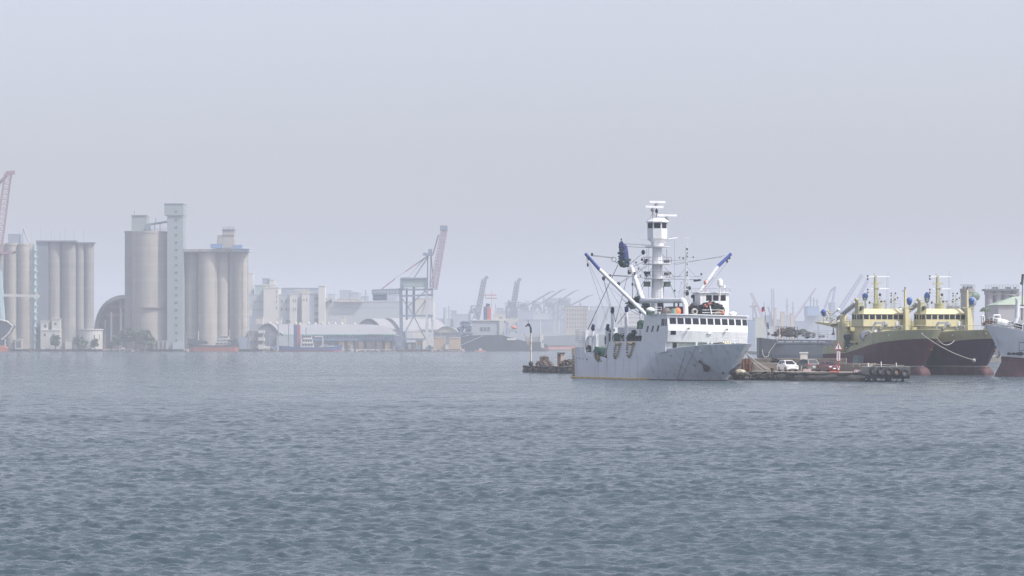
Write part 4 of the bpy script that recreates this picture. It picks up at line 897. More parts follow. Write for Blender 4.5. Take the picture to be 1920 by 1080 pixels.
# ---------------------------------------------------------------- the pair of yellow trawlers
M_YEL = mat('cream yellow paint', (0.58, 0.53, 0.315), rough=0.45, var=0.05, scale=0.7, dirt=(0.40, 0.33, 0.18), dscale=(1.3, 1.3, 0.2), damt=0.35)
M_OLV = mat('olive cream hull paint', (0.40, 0.395, 0.245), rough=0.5, var=0.08, scale=0.5, dirt=(0.26, 0.23, 0.14), dscale=(1.0, 1.0, 0.15), damt=0.4)
M_MAR = mat('dark maroon hull paint', (0.078, 0.017, 0.030), rough=0.5, var=0.2, scale=0.5, dirt=(0.13, 0.06, 0.05), dscale=(1.0, 1.0, 0.15), damt=0.35)
M_ANTI = mat('faded maroon bottom paint', (0.090, 0.042, 0.050), rough=0.7, var=0.25, scale=0.7, dirt=(0.22, 0.12, 0.09), dscale=(0.8, 0.8, 0.3), damt=0.5)
M_DOME = mat('bright blue cover', (0.035, 0.10, 0.34), rough=0.45, var=0.15, scale=2)
def build_trawler():
    fr = Frame(1727, 703.5, 24, -63); iy, ix = fr.iy, fr.ix
    t = empty('trawler', (fr.ox, fr.oy, 0), 'yellow trawler with dark maroon hull and blue covered domes, nearer the pier and cars', 'trawler', 'pair of yellow trawlers moored side by side', rz=fr.rz)
    B = lambda name, mb, m, par=None, sm=False: mb.build(name, m, par or t, smooth=sm)
    stem = lambda z: 24+(0 if z < 1.2 else 3.6*((z-1.2)/6.0)**1.0)
    hb = 4.6
    def top(x):
        for (a, za), (b, zb) in zip(TP, TP[1:]):
            if x <= b: return za+(zb-za)*max(0, x-a)/(b-a)
        return TP[-1][1]
    TP = [(2.2, 4.5), (7.4, 4.4), (7.5, 3.62), (10.6, 3.62), (11.4, 4.6), (13.5, 4.8), (15, 5.9), (17, 6.75), (22, 7.05), (28, 7.2)]
    def mid(x):
        for (a, za), (b, zb) in zip(MP, MP[1:]):
            if x <= b: return za+(zb-za)*max(0, x-a)/(b-a)
        return MP[-1][1]
    MP = [(2.2, 3.3), (10, 3.5), (13.5, 4.05), (16.6, 4.7), (20, 5.2), (25, 5.65), (28, 5.8)]
    hm = hull_mesh(2.4, stem, [(lambda x: 1.3, 3, 3), (lambda x: 1.48, 4, 1), (mid, 1, 6), (top, 0, 4)], -1.2, hb, (12, 9.5), (1.2, 1.9), (1.8, 2.1), 7.0, stern=(3, .04), deck=1.0, cols=60)
    B('hull', hm, [M_OLV, M_MAR, M_DECK, M_ANTI, M_LINE], sm=True); bv = bvh_of(hm)
    g = MB(); g.tube((18, 0, .1), (24.6, 0, .1), 1.25, n=20); g.ball((24.6, 0, .1), 1.25, 20, 12, (.75, 1, 1)); B('bulbous_bow', g, [M_ANTI], sm=True)
    g = MB(); rim = []
    for i in range(16):
        x = 12.5+i; a = fr
        rim.append((x, 6.5))
    # forecastle rail
    g = MB(); pts = []
    for px, py in ((1634, 623), (1650, 620), (1668, 618), (1690, 616.5), (1712, 616), (1735, 616), (1750, 617)):
        p, n = fr.ray(bv, px, py+6); 
        if p is not None: pts.append(p+Vector((-.1, .1, .25)))
    if len(pts) > 1: 
        for a, b in zip(pts, pts[1:]):
            for i in range(3): q = a.lerp(b, i/3); g.tube(q, q+Vector((0,0,.75)), .03, n=4)
            g.tube(a+Vector((0,0,.75)), b+Vector((0,0,.75)), .035, n=4)
        B('bow_rail', g, M_YEL)
    # wheelhouse: front face plane x = xf
    xf = 12.2; yl = ix(1619, 600, xf).y; yr = ix(1693.5, 600, xf).y; zb = 3.5; zt = ix(1650, 589, xf).z; zr = ix(1650, 578.5, xf).z
    xa = iy(1597, 600, yl).x
    z1 = ix(1650, 612, xf).z
    g = MB(); g.box(xa, xf, yl, yr, z1, zt); wh = B('wheelhouse', g, M_YEL)
    g = MB(); g.box(xa+.3, xf-.4, yl+.35, yr-.35, zb, z1-.002); B('lower_house', g, M_YEL)
    g = MB(); g.hexa([(xa-.1, yl-.1, zt), (xf+.12, yl-.1, zt), (xf+.12, yr+.1, zt), (xa-.1, yr+.1, zt)], [(xa+.5, yl+.7, zr), (xf-.8, yl+.7, zr), (xf-.8, yr-.5, zr), (xa+.5, yr-.5, zr)]); B('roof', g, M_YEL, wh)
    ed = [1619.7, 1631, 1643, 1653.7, 1664.5, 1675.6, 1685.4]; wd = [9.2, 9.2, 9, 9.2, 9.2, 7.8, 7.8]
    zw0, zw1 = ix(1650, 598.7, xf).z, ix(1650, 590, xf).z
    for a, w_ in zip(ed, wd):
        p, q = ix(a, 600, xf).y, ix(a+w_, 600, xf).y; g = MB(); panel(g, [(xf, p, zw0), (xf, q, zw0), (xf, q, zw1), (xf, p, zw1)], .03, .02); B('window', g, M_GLASS, wh)
    for a, b in ((1598, 1601.5), (1602.5, 1605), (1607.5, 1610.5), (1611.5, 1617)):
        p, q = iy(a, 600, yl).x, iy(b, 600, yl).x; g = MB(); panel(g, [(p, yl, zw0), (q, yl, zw0), (q, yl, zw1), (p, yl, zw1)], .03, .02); B('window', g, M_GLASS, wh)
    g = MB(); rail(g, [(xa, yl, zr-.2), (xf-.6, yl+.3, zr-.2), (xf-.6, yr-.2, zr-.2), (xa, yr, zr-.2)], 1.5, .025, 1.3, 3); B('roof_railing', g, M_OLV, wh)
    g = MB(); rail(g, [(xa-2.0, yl-.1, z1), (xa, yl-.1, z1)], 1.1, .03, .5, 4); g.box(xa-2, xa, yl, yl+3, z1-.1, z1); B('side_gallery', g, M_OLV, wh)
    g = MB(); g.box(xf+.01, xf+.12, ix(1680, 600, xf).y, ix(1686.5, 600, xf).y, ix(1684, 611, xf).z, ix(1684, 602.5, xf).z); B('white_locker', g, M_WHITE, wh)
    # radar mast
    yc = ix(1641.5, 570, 10).y; Q = lambda px, py: ix(px, py, 10.0)
    g = MB(); c = Q(1641.5, 578); g.lathe((10, Q(1645.5, 578).y, zr-.05), [(.78, 0), (.78, .95), (.7, 1.0), (0, 1.0)], 16); mb_ = B('mast_house', g, M_OLV, sm=True)
    g = MB(); g.bar(Q(1641.5, 570), Q(1641.5, 517), .3, .3); g.bar(Q(1646, 568), Q(1642.5, 524), .22, .22); g.tube(Q(1639, 569), Q(1639, 512), .05, n=5)
    g.bar(Q(1634, 532), Q(1652, 532), .08, .2); g.bar(Q(1638, 540), Q(1648, 540), .5, .1); g.tube(Q(1630, 531), Q(1655, 531), .03, n=4); g.tube(Q(1638, 536), Q(1652, 527), .04, n=4); g.tube(Q(1628, 549), Q(1643, 549), .03, n=4); g.tube(Q(1632, 555), Q(1648, 554), .04, n=4)
    ms = B('radar_mast', g, M_OLV)
    for a, b, y in ((1627, 1666.5, 518.5), (1632.5, 1666, 541)):
        g = MB(); g.bar(Q(a, y), Q(b, y), .12, .16); B('radar_scanner', g, M_WHITE, ms)
    for px, py, r in ((1627, 517.5, .14), (1627, 523, .15), (1627, 543, .14), (1627, 548.5, .14), (1645.5, 543.5, .12), (1650, 552.5, .22), (1652.5, 565.5, .2), (1630.5, 567.5, .18), (1658, 565, .12), (1671, 550, .12), (1671, 554.5, .12), (1671, 561, .12), (1671, 566, .12), (1679, 550, .14), (1683, 558.5, .13), (1678.5, 561, .12), (1676, 563, .1)):
        g = MB(); g.ball(Q(px, py), r, 8, 6, (1,1,1.2)); B('navigation_light', g, M_DARK, ms, sm=True)
    g = MB(); g.tube(Q(1671, 578), Q(1671, 549), .03, n=4); g.tube(Q(1676.5, 578), Q(1676.5, 552), .06, n=5); g.tube(Q(1676, 560), Q(1683, 558), .03, n=4); g.tube(Q(1652, 578), Q(1652, 554), .03, n=4); B('antenna_stand', g, M_OLV, ms)
    for k, (px, yt) in enumerate(((1724.5-1727+1724.5, 508), (1662.5, 515))):
        g = MB(); a = ix(1724 if k == 0 else px, 578, 8.0); b = ix(1724 if k == 0 else px, yt, 8.0)
        g.tube((8.0, a.y if k else yr-.1, zr-.5), (8.0, b.y if k else yr-.1, b.z), .02, n=4); B('whip_antenna', g, M_STEEL)
    rn = random.Random(14)
    for k in range(14):
        xx_ = rn.uniform(8.6, xf-.8); yy_ = rn.uniform(yl+.4, yr-.3); hh_ = rn.uniform(.6, 2.4); g = MB(); g.tube((xx_, yy_, zr-.1), (xx_, yy_, zr+hh_), .03, n=4); g.tube((xx_, yy_-.3, zr+hh_*.8), (xx_, yy_+.3, zr+hh_*.8), .02, n=4)
        if k % 3 == 0: g.ball((xx_, yy_, zr+hh_), .11, 6, 5)
        B('antenna', g, M_STEEL if k % 2 else M_OLV, wh)
    for k in range(7):
        px_ = 1640+k*9; g = MB(); v = ix(px_, 618, 15.2+rn.random()); g.box(v.x-.2, v.x+.2, v.y-.25, v.y+.25, 5.6, 6.9+rn.random()*.7); B('deck_vent', g, [M_WHITE, M_STEEL, M_OLV, M_YEL][k % 4])
    def dome(px, py, r, stalk, xx, sq=(1, 1, 1.05)):
        g = MB(); c = ix(px, py, xx); g.ball(c+Vector((0,0,.05)), r, 14, 10, sq); g.lathe(c-Vector((0,0,r*1.35)), [(.2, 0), (.35*r/.5, r*.35), (r*.8, r*.9)], 12); d = B('dome_cover', g, M_DOME, sm=True)
        g = MB(); s_ = ix(px, stalk, xx); g.tube(s_, c-Vector((0,0,r)), .07, n=6); B('stalk', g, M_OLV, d)
    dome(1544, 585.5, .43, 605, 4.0); dome(1622, 556, .50, 580, 8.5); dome(1705, 564, .50, 577, 12.6)
    # aft structures on the left
    P = lambda px, py: iy(px, py, -2.5)
    g = MB(); q = [P(1538, 606), P(1566, 612), P(1570, 607), P(1539, 603)]; g.add([v+Vector((0,-1,0)) for v in q]+[v+Vector((0,1,0)) for v in q], [(0,1,2,3), (7,6,5,4)]+[(i, i+4, (i+1) % 4+4, (i+1) % 4) for i in range(4)]); g.tube(P(1539, 604), P(1539, 594), .03, n=4)
    B('aft_platform', g, M_YEL)
    g = MB(); c = P(1564, 605); ax = Vector((-fr.c*0+.9, -.45, 0)); ax = Vector((-fr.s*-1, -fr.c, 0)); ax = Vector((-fr.s, -fr.c, 0)).normalized()
    g.tube(c-ax*.4, c+ax*.35, .82, n=22); g.tube(c+ax*.35, c+ax*.42, .86, n=22); reel = B('net_drum', g, M_WHITE)
    for k in range(8):
        a = 2*math.pi*k/8; s2 = ax.cross(Vector((0,0,1))); p = c+ax*.43+s2*(.52*math.cos(a))+Vector((0,0,.52*math.sin(a))); g = MB(); g.tube(p, p+ax*.02, .12, n=8); B('drum_hole', g, M_STEEL, reel)
    g = MB(); g.tube(P(1563, 615), P(1562, 627), .1, n=6); g.ball(P(1562, 626), .3, 8, 6, (1,1,.6)); B('hanging_block', g, M_STEEL, sm=True)
    g = MB(); g.bar(P(1570, 598), P(1604, 571), .35, .45); cr = B('crane_arm', g, M_STEEL); g = MB(); g.tube(P(1576, 588), P(1602, 566.5), .1, n=6); g.ball(P(1572, 581), .3, 8, 6); g.tube(P(1572, 581), P(1560, 590), .12); B('hydraulic_ram', g, M_WHITE, cr, sm=True)
    g = MB(); cloud(g, P(1553, 592), (.9, .5, .9), 18, .2, random.Random(3), -.8); B('crane_gear', g, M_OLV)
    g = MB(); v = P(1610, 600); g.hexa([(v.x-.5, -3.0, 9), (v.x+.6, -3.0, 9), (v.x+.6, -1.9, 9), (v.x-.5, -1.9, 9)], [(v.x-.35, -2.9, P(1608, 566).z), (v.x+.5, -2.9, P(1608, 566).z), (v.x+.5, -2.1, P(1608, 566).z), (v.x-.35, -2.1, P(1608, 566).z)]); g.ball(P(1606, 562), .38, 8, 6); B('crane_pedestal', g, M_OLV, sm=True)
    g = MB(); v = P(1614, 578); g.box(v.x-.3, v.x+.3, -2.6, -2.1, v.z-.35, v.z+.35); B('floodlight', g, M_DARK)
    g = MB(); q = [P(1592, 645), P(1589, 625), P(1583, 603), P(1581, 592)]; g.tube(q[0], q[1], .62, .66, 14); g.tube(q[1], q[2], .66, .70, 14); g.tube(q[2], q[3], .70, .62, 14); g.ball(q[3], .64, 14, 8, (1, 1, .45)); B('funnel', g, M_YEL, sm=True)
    g = MB(); v = P(1576, 640); g.box(v.x-1.4, v.x+.8, -2.4, 1.5, 3.0, P(1576, 603).z); g.box(v.x+.8, xa+.3, -2.0, 2.2, 3.0, 7.0); B('aft_house', g, M_YEL)
    g = MB(); v = P(1587, 617); 
    for k in range(5): z = 9.2-k*.65; g.tube((v.x+.9, -3.1, z), (v.x+.9, -2.4, z), .03, n=4)
    g.tube((v.x+.9, -3.1, 5.6), (v.x+.9, -3.1, 9.4), .03, n=4); g.tube((v.x+.9, -2.4, 5.6), (v.x+.9, -2.4, 9.4), .03, n=4); B('ladder', g, M_YEL)
    # midships winches on the starboard side
    P3 = lambda px, py: iy(px, py, -4.2)
    g = MB(); c = P3(1623, 629.5); g.tube(c-ax*.55, c+ax*.35, .92, n=22); g.tube(c+ax*.35, c+ax*.5, .84, .74, 18); w1 = B('trawl_winch', g, mat('grey blue winch', (.24,.26,.29), rough=.5, var=.2), sm=False)
    g = MB(); g.tube(c+ax*.5, c+ax*.75, .2, n=10); B('axle', g, M_RUST, w1); g = MB(); g.tube(c-ax*.9, c-ax*.55, .8, n=16); B('brake_drum', g, M_DARK, w1)
    g = MB(); c = P3(1589.5, 640); g.lathe(c, [(.42, -.9), (.42, .2), (.62, .5), (.7, .7), (.7, .95)], 14); g.ball(c+Vector((0,0,1.0)), .66, 14, 6, (1,1,.3)); B('net_hauler', g, mat('dark blue hauler', (.03,.045,.07), var=.3), sm=True)
    g = MB(); c = P3(1592, 652); g.torus(c, .5, .12, (.3, 1, 0), 12, 6, 180, 340); g.bar(c+Vector((-.6,0,-.1)), c+Vector((.6,0,.6)), .2, .2); B('hauler_arm', g, M_STEEL)
    g = MB(); v = P3(1626, 640); 
    for px in (1603, 1615, 1628): a = P3(px, 640); g.bar((a.x, -4.0, 3.2), (a.x, -4.0, a.z), .28, .3)
    a, b = P3(1597, 640), P3(1631, 639); g.box(a.x, b.x, -4.5, -3.0, a.z-.18, a.z); B('winch_gallows', g, M_YEL)
    g = MB(); g.box(a.x, b.x+1.6, -3.2, -2.9, 2.9, a.z-.3); B('bulkhead', g, mat('dark olive stowage', (.10,.095,.07), var=.4, scale=1.5))  # dark olive panel behind the winch gallows
    g = MB(); g.tube(P3(1622, 640), P3(1612, 662), .07, n=5); g.tube(P3(1618, 640), P3(1609, 668), .05, n=5); B('warp_wire', g, M_OLV)
    g = MB(); q = iy(1610, 675, -5.0); g.hexa([(q.x-.9, -5.7, q.z-.8), (q.x+.8, -5.7, q.z-.8), (q.x+.8, -4.6, q.z-.8), (q.x-.9, -4.6, q.z-.8)], [(q.x-.5, -5.6, q.z+.75), (q.x+.8, -5.6, q.z+.75), (q.x+.8, -4.6, q.z+.75), (q.x-.5, -4.6, q.z+.75)]); B('otter_board', g, mat('grey green board', (.15,.19,.20), var=.3, scale=2))
    g = MB(); a, b = P(1559, 638), P(1572, 658); g.bar(a, b, .12, .25); a, b = P(1557, 648), P(1568, 660); g.bar(a, b, .12, .25); B('stair_rail', g, M_YEL)
    g = MB(); q = [iy(1541, 652, -4.3), iy(1541, 638, -4.3), iy(1558, 639, -4.3)]; g.path(q, .04, 4); B('stern_frame', g, M_DARK)
    # foremast with arms on the port side of the wheelhouse
    yy = ix(1700, 600, xf+.8).y; Qf = lambda px, py: ix(px, py, xf+.8)
    g = MB(); b0 = Qf(1699, 616); t0 = Qf(1698, 578); g.hexa([(xf+.3, Qf(1695, 616).y, b0.z-1), (xf+1.3, Qf(1695, 616).y, b0.z-1), (xf+1.3, Qf(1708, 616).y, b0.z-1), (xf+.3, Qf(1708, 616).y, b0.z-1)], [(xf+.5, Qf(1695.5, 578).y, t0.z), (xf+1.1, Qf(1695.5, 578).y, t0.z), (xf+1.1, Qf(1702, 578).y, t0.z), (xf+.5, Qf(1702, 578).y, t0.z)]); g.bar(Qf(1697.5, 578), Qf(1697, 543), .3, .3); fm = B('foremast', g, M_YEL)
    g = MB(); g.tube(Qf(1697, 547), Qf(1697, 538), .09, n=6); g.bar(Qf(1691, 545.5), Qf(1697, 545.5), .08, .08); B('mast_lamp', g, M_DARK, fm)
    g = MB(); g.bar(Qf(1687, 577), Qf(1710, 577), .6, .16); g.bar(Qf(1693, 581), Qf(1709, 583), .5, .2); B('foremast_platform', g, M_OLV, fm)
    # foredeck gear in front of the wheelhouse
    Pd = lambda px, py: ix(px, py, 16.0)
    g = MB(); g.bar(Pd(1634, 621), Pd(1641, 606), .25, .3); g.bar(Pd(1641, 606), Pd(1658, 605), .3, .35); g.tube(Pd(1650, 617), Pd(1660, 604), .2, n=8); g.ball(Pd(1660, 609), .42, 8, 6); B('deck_crane', g, M_STEEL, sm=True)
    g = MB(); cloud(g, Pd(1684, 617), (.6, .8, .7), 16, .22, random.Random(6)); B('anchor_winch', g, M_STEEL)
    for px, py in ((1667, 628.5), (1729, 625.5)):
        p, nn = fr.ray(bv, px, py)
        if p is not None: g = MB(); g.ball(p, .13, 8, 6); B('fairlead', g, M_WHITE, sm=True)
    p, nn = fr.ray(bv, 1745, 656)
    if p is not None: g = MB(); g.ball(p, .35, 8, 6, (.6, .6, 1)); B('anchor', g, M_RUST, sm=True)
    return fr, t
TR, TR_T = build_trawler()
tr2 = copy_tree(TR_T)
tr2.location = (TR.ox+121.5/F*468, TR.oy+.6, 0)
tr2['label'] = 'yellow trawler with dark maroon hull, farther right, between its twin and the white bow'
hl2 = [c for c in tr2.children if c.name.startswith('hull')][0]; hl2.data = hl2.data.copy()
hl2.data.materials[1] = mat('blue black hull paint', (0.034, 0.016, 0.042), rough=0.5, var=0.25, scale=0.5, dirt=(0.10, 0.05, 0.06), dscale=(0.8, 0.8, 0.12), damt=0.35)
hl2.data.materials[0] = mat('weathered olive cream', (0.43, 0.40, 0.24), rough=0.5, var=0.1, scale=0.4, dirt=(0.24, 0.20, 0.12), dscale=(1.2, 1.2, 0.15), damt=0.55)
dm = [c for c in tr2.children if c.name.startswith('dome_cover')]
for c in dm[1:2]:
    ctr = sum((Vector(v.co) for v in c.data.vertices), Vector())/len(c.data.vertices); c.scale = (1, 1, 1.4); c.location.z += ctr.z*(1-1.4)-.1
def lines():
    for a, b, da, db, sag, lab in (((1728, 626), (1826, 675), 462, 466, .5, 'pale mooring line slanting down across the farther trawler hull'),
                                   ((1757, 634), (1790, 638), 464, 466, .9, 'short slack rope between the two yellow trawler bows')):
        p = W(*a, da); q = W(*b, db); g = MB(); g.path(rope_pts(p, q, sag, 10), .06, 5); single('mooring_rope', g, M_LINE, p, lab, 'rope')
    g = MB(); p = W(1826, 676, 464); g.ball(p, .3, 8, 6, (1, 1, 1.1)); single('fender_buoy', g, mat('grey float', (.35,.34,.32)), p, 'small grey float hanging on the line by the farther trawler bow', 'buoy', smooth=True)
lines()
# ---------------------------------------------------------------- white ship cut by the right edge
def build_white_ship():
    fr = Frame(1880, 706, 20, 190); iy, ix = fr.iy, fr.ix
    t = empty('cargo_ship', (fr.ox, fr.oy, 0), 'white hulled ship with maroon bottom cut off by the right edge, bow pointing left', 'ship', rz=fr.rz)
    B = lambda name, mb, m, par=None, sm=False: mb.build(name, m, par or t, smooth=sm)
    stem = lambda z: 20+((2.6-max(z, 0))*.55 if z < 2.6 else 2.9*((z-2.6)/5.5)**1.05)
    def top(x):
        for (a, za), (b, zb) in zip(TP, TP[1:]):
            if x <= b: return za+(zb-za)*max(0, x-a)/(b-a)
        return TP[-1][1]
    TP = [(-20, 5.2), (10, 5.4), (16, 6.1), (20, 7.3), (23, 8.0)]
    low = lambda x: 2.1+max(0, x-12)*.09
    hm = hull_mesh(-20, stem, [(low, 1, 5), (top, 0, 6)], -1.2, 5.4, (13, 11), (1.15, 1.5), (1.8, 2.1), 8.0, deck=.3, cols=50)
    B('hull', hm, [mat('white grey hull', (.74,.76,.82), rough=.5, var=.06, scale=.5, dirt=(.36,.33,.32), dscale=(1,1,.15), damt=.4), M_ANTI, M_DECK], sm=True); bv = bvh_of(hm)
    g = MB(); pts = []
    for px, py in ((1848, 612), (1856, 616.5), (1866, 622), (1878, 627), (1890, 631), (1904, 634), (1918, 636)):
        p, n = fr.ray(bv, px, py+3.5)
        if p is not None: pts.append(Vector((p.x, p.y-.1, top(p.x))))
    if len(pts) > 1: rail(g, pts, 1.15, .045, .8, 3); B('railing', g, M_WHITE)
    Pm = lambda px, py: ix(px, py, 0)
    Pc = lambda px, py: iy(px, py, 0.0)
    g = MB(); g.tube(Pc(1868, 603), Pc(1888, 608), .62, n=14); B('rope_drum', g, M_WHITE)
    g = MB(); cloud(g, Pc(1856, 608), (1.2, .7, .6), 34, .2, random.Random(4)); B('anchor_windlass', g, M_RUST)
    g = MB(); cloud(g, Pc(1895, 612), (1.8, .7, .7), 30, .25, random.Random(5)); B('deck_gear', g, M_STEEL)
    g = MB(); q = [Pc(1843, 612), Pc(1840, 592), Pc(1845, 592), Pc(1846, 612)]; g.path(q, .12, 6); B('bow_frame', g, M_WHITE); g = MB(); q = [Pc(1862, 608), Pc(1863, 591), Pc(1875, 591), Pc(1874, 604)]; g.path(q, .12, 6); g.tube(Pc(1863, 597), Pc(1875, 597), .08, n=5); B('bow_frame', g, M_WHITE)
    g = MB(); q = [Pc(1902, 607), Pc(1907, 595), Pc(1908, 562)]; g.tube(q[0], q[1], .32, .36, 10); g.tube(q[1], q[2], .38, .3, 10); g.bar(Pc(1904, 561), Pc(1912, 560), .5, .2); g.tube(Pc(1908, 576), Pc(1930, 577), .14, n=6); B('samson_post', g, mat('grey white post', (.6,.62,.66)), sm=True)
    g = MB(); g.tube(Pc(1916, 600), Pc(1917.5, 515), .1, .05, 6); g.bar(Pc(1916, 534), Pc(1918, 514), .3, .3); g.ball(Pc(1915, 531), .22, 8, 6); g.tube(Pc(1870, 553), Pc(1916, 549), .02, n=4); B('signal_mast', g, M_DARK)
    g = MB(); g.tube(Pc(1862, 553), Pc(1898, 553), .05, n=5); g.ball(Pc(1898, 554), .4, 8, 6, (1.6, .6, .5)); B('derrick_gear', g, M_STEEL)
    a, b = Pc(1905, 606), Pc(1960, 606); g = MB(); g.box(b.x, a.x, -2.5, 3.0, a.z-.15, a.z+.05); hs = B('house_roof', g, M_WHITE)
    for px in (1905, 1912, 1919): v = Pc(px, 606); g = MB(); g.bar((v.x, 3.0, v.z-.1), (v.x, 3.0, v.z-2.2), .14, .14); B('roof_post', g, M_WHITE, hs)
    g = MB(); g.box(b.x, a.x-.5, -2.2, 2.4, a.z-3.0, a.z-.15); B('deckhouse', g, M_NAVY)
    for px in (1892.5, 1901, 1908, 1914):
        p, n = fr.ray(bv, px, 663)
        if p is not None: g = MB(); g.ball(p, .28 if px != 1914 else .4, 8, 6, (1.4, 1, .7)); B('scupper', g, M_DARK, sm=True)
    pp = [fr.ray(bv, x, y)[0] for x, y in ((1911, 642), (1926, 642), (1926, 657), (1911, 657))]
    if all(p is not None for p in pp): g = MB(); g.path([p+Vector((0, .03, 0)) for p in pp+pp[:1]], .05, 4); B('shell_door', g, M_STEEL)
    g = MB()
    q = [W(x, y, 458) for x, y in ((1866, 645), (1872, 651), (1876, 658), (1876, 663), (1872, 668), (1868, 670))]
    g.path(q, .17, 8); single('rope_fender', g, mat('dirty white fender', (.5,.5,.5), var=.3, scale=2), q[0], 'dirty white curved fender hanging between the trawler and the white bow', 'fender', smooth=True)
build_white_ship()
# ---------------------------------------------------------------- grey hull with a flag behind the cars
def build_grey_ship():
    D = 700.0; x0 = X(1421, D)
    t = empty('supply_ship', (x0, D, 0), 'long dark grey ship with a red flag at its stern and nets heaped on deck', 'ship')
    B = lambda name, mb, m, par=None, sm=False: mb.build(name, m, par or t, smooth=sm)
    M = mat('dark grey hull', (.085,.10,.125), rough=.5, var=.10, scale=.3, dirt=(.13,.13,.13), dscale=(.6,.6,.08), damt=.4); P = lambda px, py: Vector((X(px, D)-x0, -5.0, Z(py, D)))
    L = 34.0; zt = Z(636, D); hw = 5.0
    g = MB(); secs = [(0.0, .72, zt+.35, 2.0), (.55, .8, zt+.3, 1.2), (3, .93, zt, -.6), (6, 1, zt-.1, -1), (24, 1, zt-.3, -1), (30, .75, zt+.3, -1), (34, .08, zt+1.2, -1)]; vs = []
    for x, k, z, zb in secs: vs += [(x+(0 if x > 1 else (1.2 if x == 0 else 1.0)*0), -hw*k*.9, zb), (x-(.0), -hw*k, zt*.45+zb*.3), (x, -hw*k, z), (x, hw*k, z), (x, hw*k, zt*.45+zb*.3), (x, hw*k*.9, zb)]
    n = 6; g.add(vs, [(i*n+j, (i+1)*n+j, (i+1)*n+(j+1) % n, i*n+(j+1) % n) for i in range(len(secs)-1) for j in range(n)]+[(5,4,3,2,1,0), tuple(range(6*n, 7*n))]); hull = B('hull', g, M)
    g = MB(); g.box(3.5, 25, -hw-.12, -hw+.05, zt-1.0, zt-.75); B('rubbing_strake', g, mat('grey strake', (.16,.18,.21)), hull)
    for k in range(6): g = MB(); g.box(4.2+k*1.9, 5.7+k*1.9, -hw-.16, -hw-.10, zt-.72, zt-.45); B('freeing_port', g, mat('pale grey paint', (.36,.38,.42)), hull)
    g = MB(); g.ball((1.6, -3.4, 1.9), 1.0, 12, 8, (.6, .6, 1.2)); B('stern_fender', g, M, sm=True)
    g = MB(); v = P(1437, 640); g.path([P(1457, 631), P(1450, 645), P(1438, 661)], .09, 5); g.path([P(1426, 655), P(1427, 664), P(1431, 670), P(1437, 668), P(1439, 660)], .09, 5); B('hanging_rope', g, mat('pale fender rope', (.5,.49,.42)))
    g = MB()
    for k in (0, 1.0, 2.0): g.bar((4+k, -hw-.05, zt-.4), (1.9+k*.9, -hw*.93-.05, 1.2), .12, .12)
    B('hull_rib', g, M, hull)
    g = MB(); g.tube(P(1437, 637), P(1429.5, 575), .07, .05, 6); g.tube(P(1429.5, 575), P(1428.5, 567), .04, n=5); fp = B('flag_staff', g, M_DARK)
    for py, r in ((607, .3), (611, .36), (615, .3), (626, .4)): g = MB(); g.ball(P(1435.5+(py-600)*.1, py), r, 8, 6, (.6, .6, 1)); B('staff_lamp', g, M_DARK, fp)
    # flag: red field with blue canton, hanging in folds
    g = MB(); nx, nz = 10, 6
    A, Bq, Cq, Dq = P(1428.8, 575), P(1430.6, 583.5), P(1424.5, 586), P(1424.3, 577.5)
    vs = []
    for i in range(nx+1):
        for j in range(nz+1):
            u, v = i/nx, j/nz; p = (A.lerp(Dq, u)).lerp(Bq.lerp(Cq, u), v); p = p+Vector((0, .12*math.sin(u*9+v*2), 0)); vs.append(p)
    o0 = len(g.v); g.v += [tuple(p) for p in vs]
    for i in range(nx):
        for j in range(nz): a = i*(nz+1)+j; g.f.append((a, a+nz+1, a+nz+2, a+1)); g.mi.append(1 if i < nx/2 and j < nz/2 else 0)
    B('flag', g, [mat('red flag cloth', (.50,.03,.05), rough=.8), mat('blue flag cloth', (.03,.04,.25), rough=.8)])
    rn = random.Random(21)
    g = MB(); q = P(1470, 622)
    for k in range(9): a = P(1452+k*5, 612+rn.uniform(-2, 2)); g.bar((a.x, -4, zt), (a.x, -4, a.z), .12, .12)
    for py in (613, 618, 622, 627): g.bar(P(1452, py), P(1488, py+1), .1, .14)
    B('deck_rack', g, mat('brown grey rack', (.10,.085,.08), var=.4))
    for c, s, nm in (((1464, 630), (2.0, 1.5, 1.6), 'brown'), ((1481, 630), (1.6, 1.5, 2.0), 'grey'), ((1500, 631), (1.5, 1.5, 1.7), 'grey'), ((1514, 632), (1.4, 1.5, 1.3), 'grey')):
        g = MB(); cloud(g, P(*c)+Vector((0, 2, 0)), s, 46, .42, rn); B('cargo_net_heap', g, mat('heap '+nm, (.13,.08,.075) if nm == 'brown' else (.075,.085,.085), rough=.9, var=.6, scale=1.5))
    g = MB(); rail(g, [P(1490, 634), P(1548, 635)], 1.4, .06, 1.6, 3); rail(g, [P(1522, 634), P(1560, 635)], 1.8, .05, 2.5, 2); B('railing', g, M_STEEL)
    for px in (1505, 1509, 1518, 1534, 1540): g = MB(); a = P(px, 633); g.box(a.x-.3, a.x+.3, -4.6, -4, a.z, a.z+(.9 if px < 1520 else .5)); B('deck_vent', g, M_WHITE if px in (1505, 1518) else M_DARK)
    g = MB(); g.tube(P(1458.5, 634), P(1458.5, 602), .08, n=5); B('pole', g, M_WHITE)
build_grey_ship()
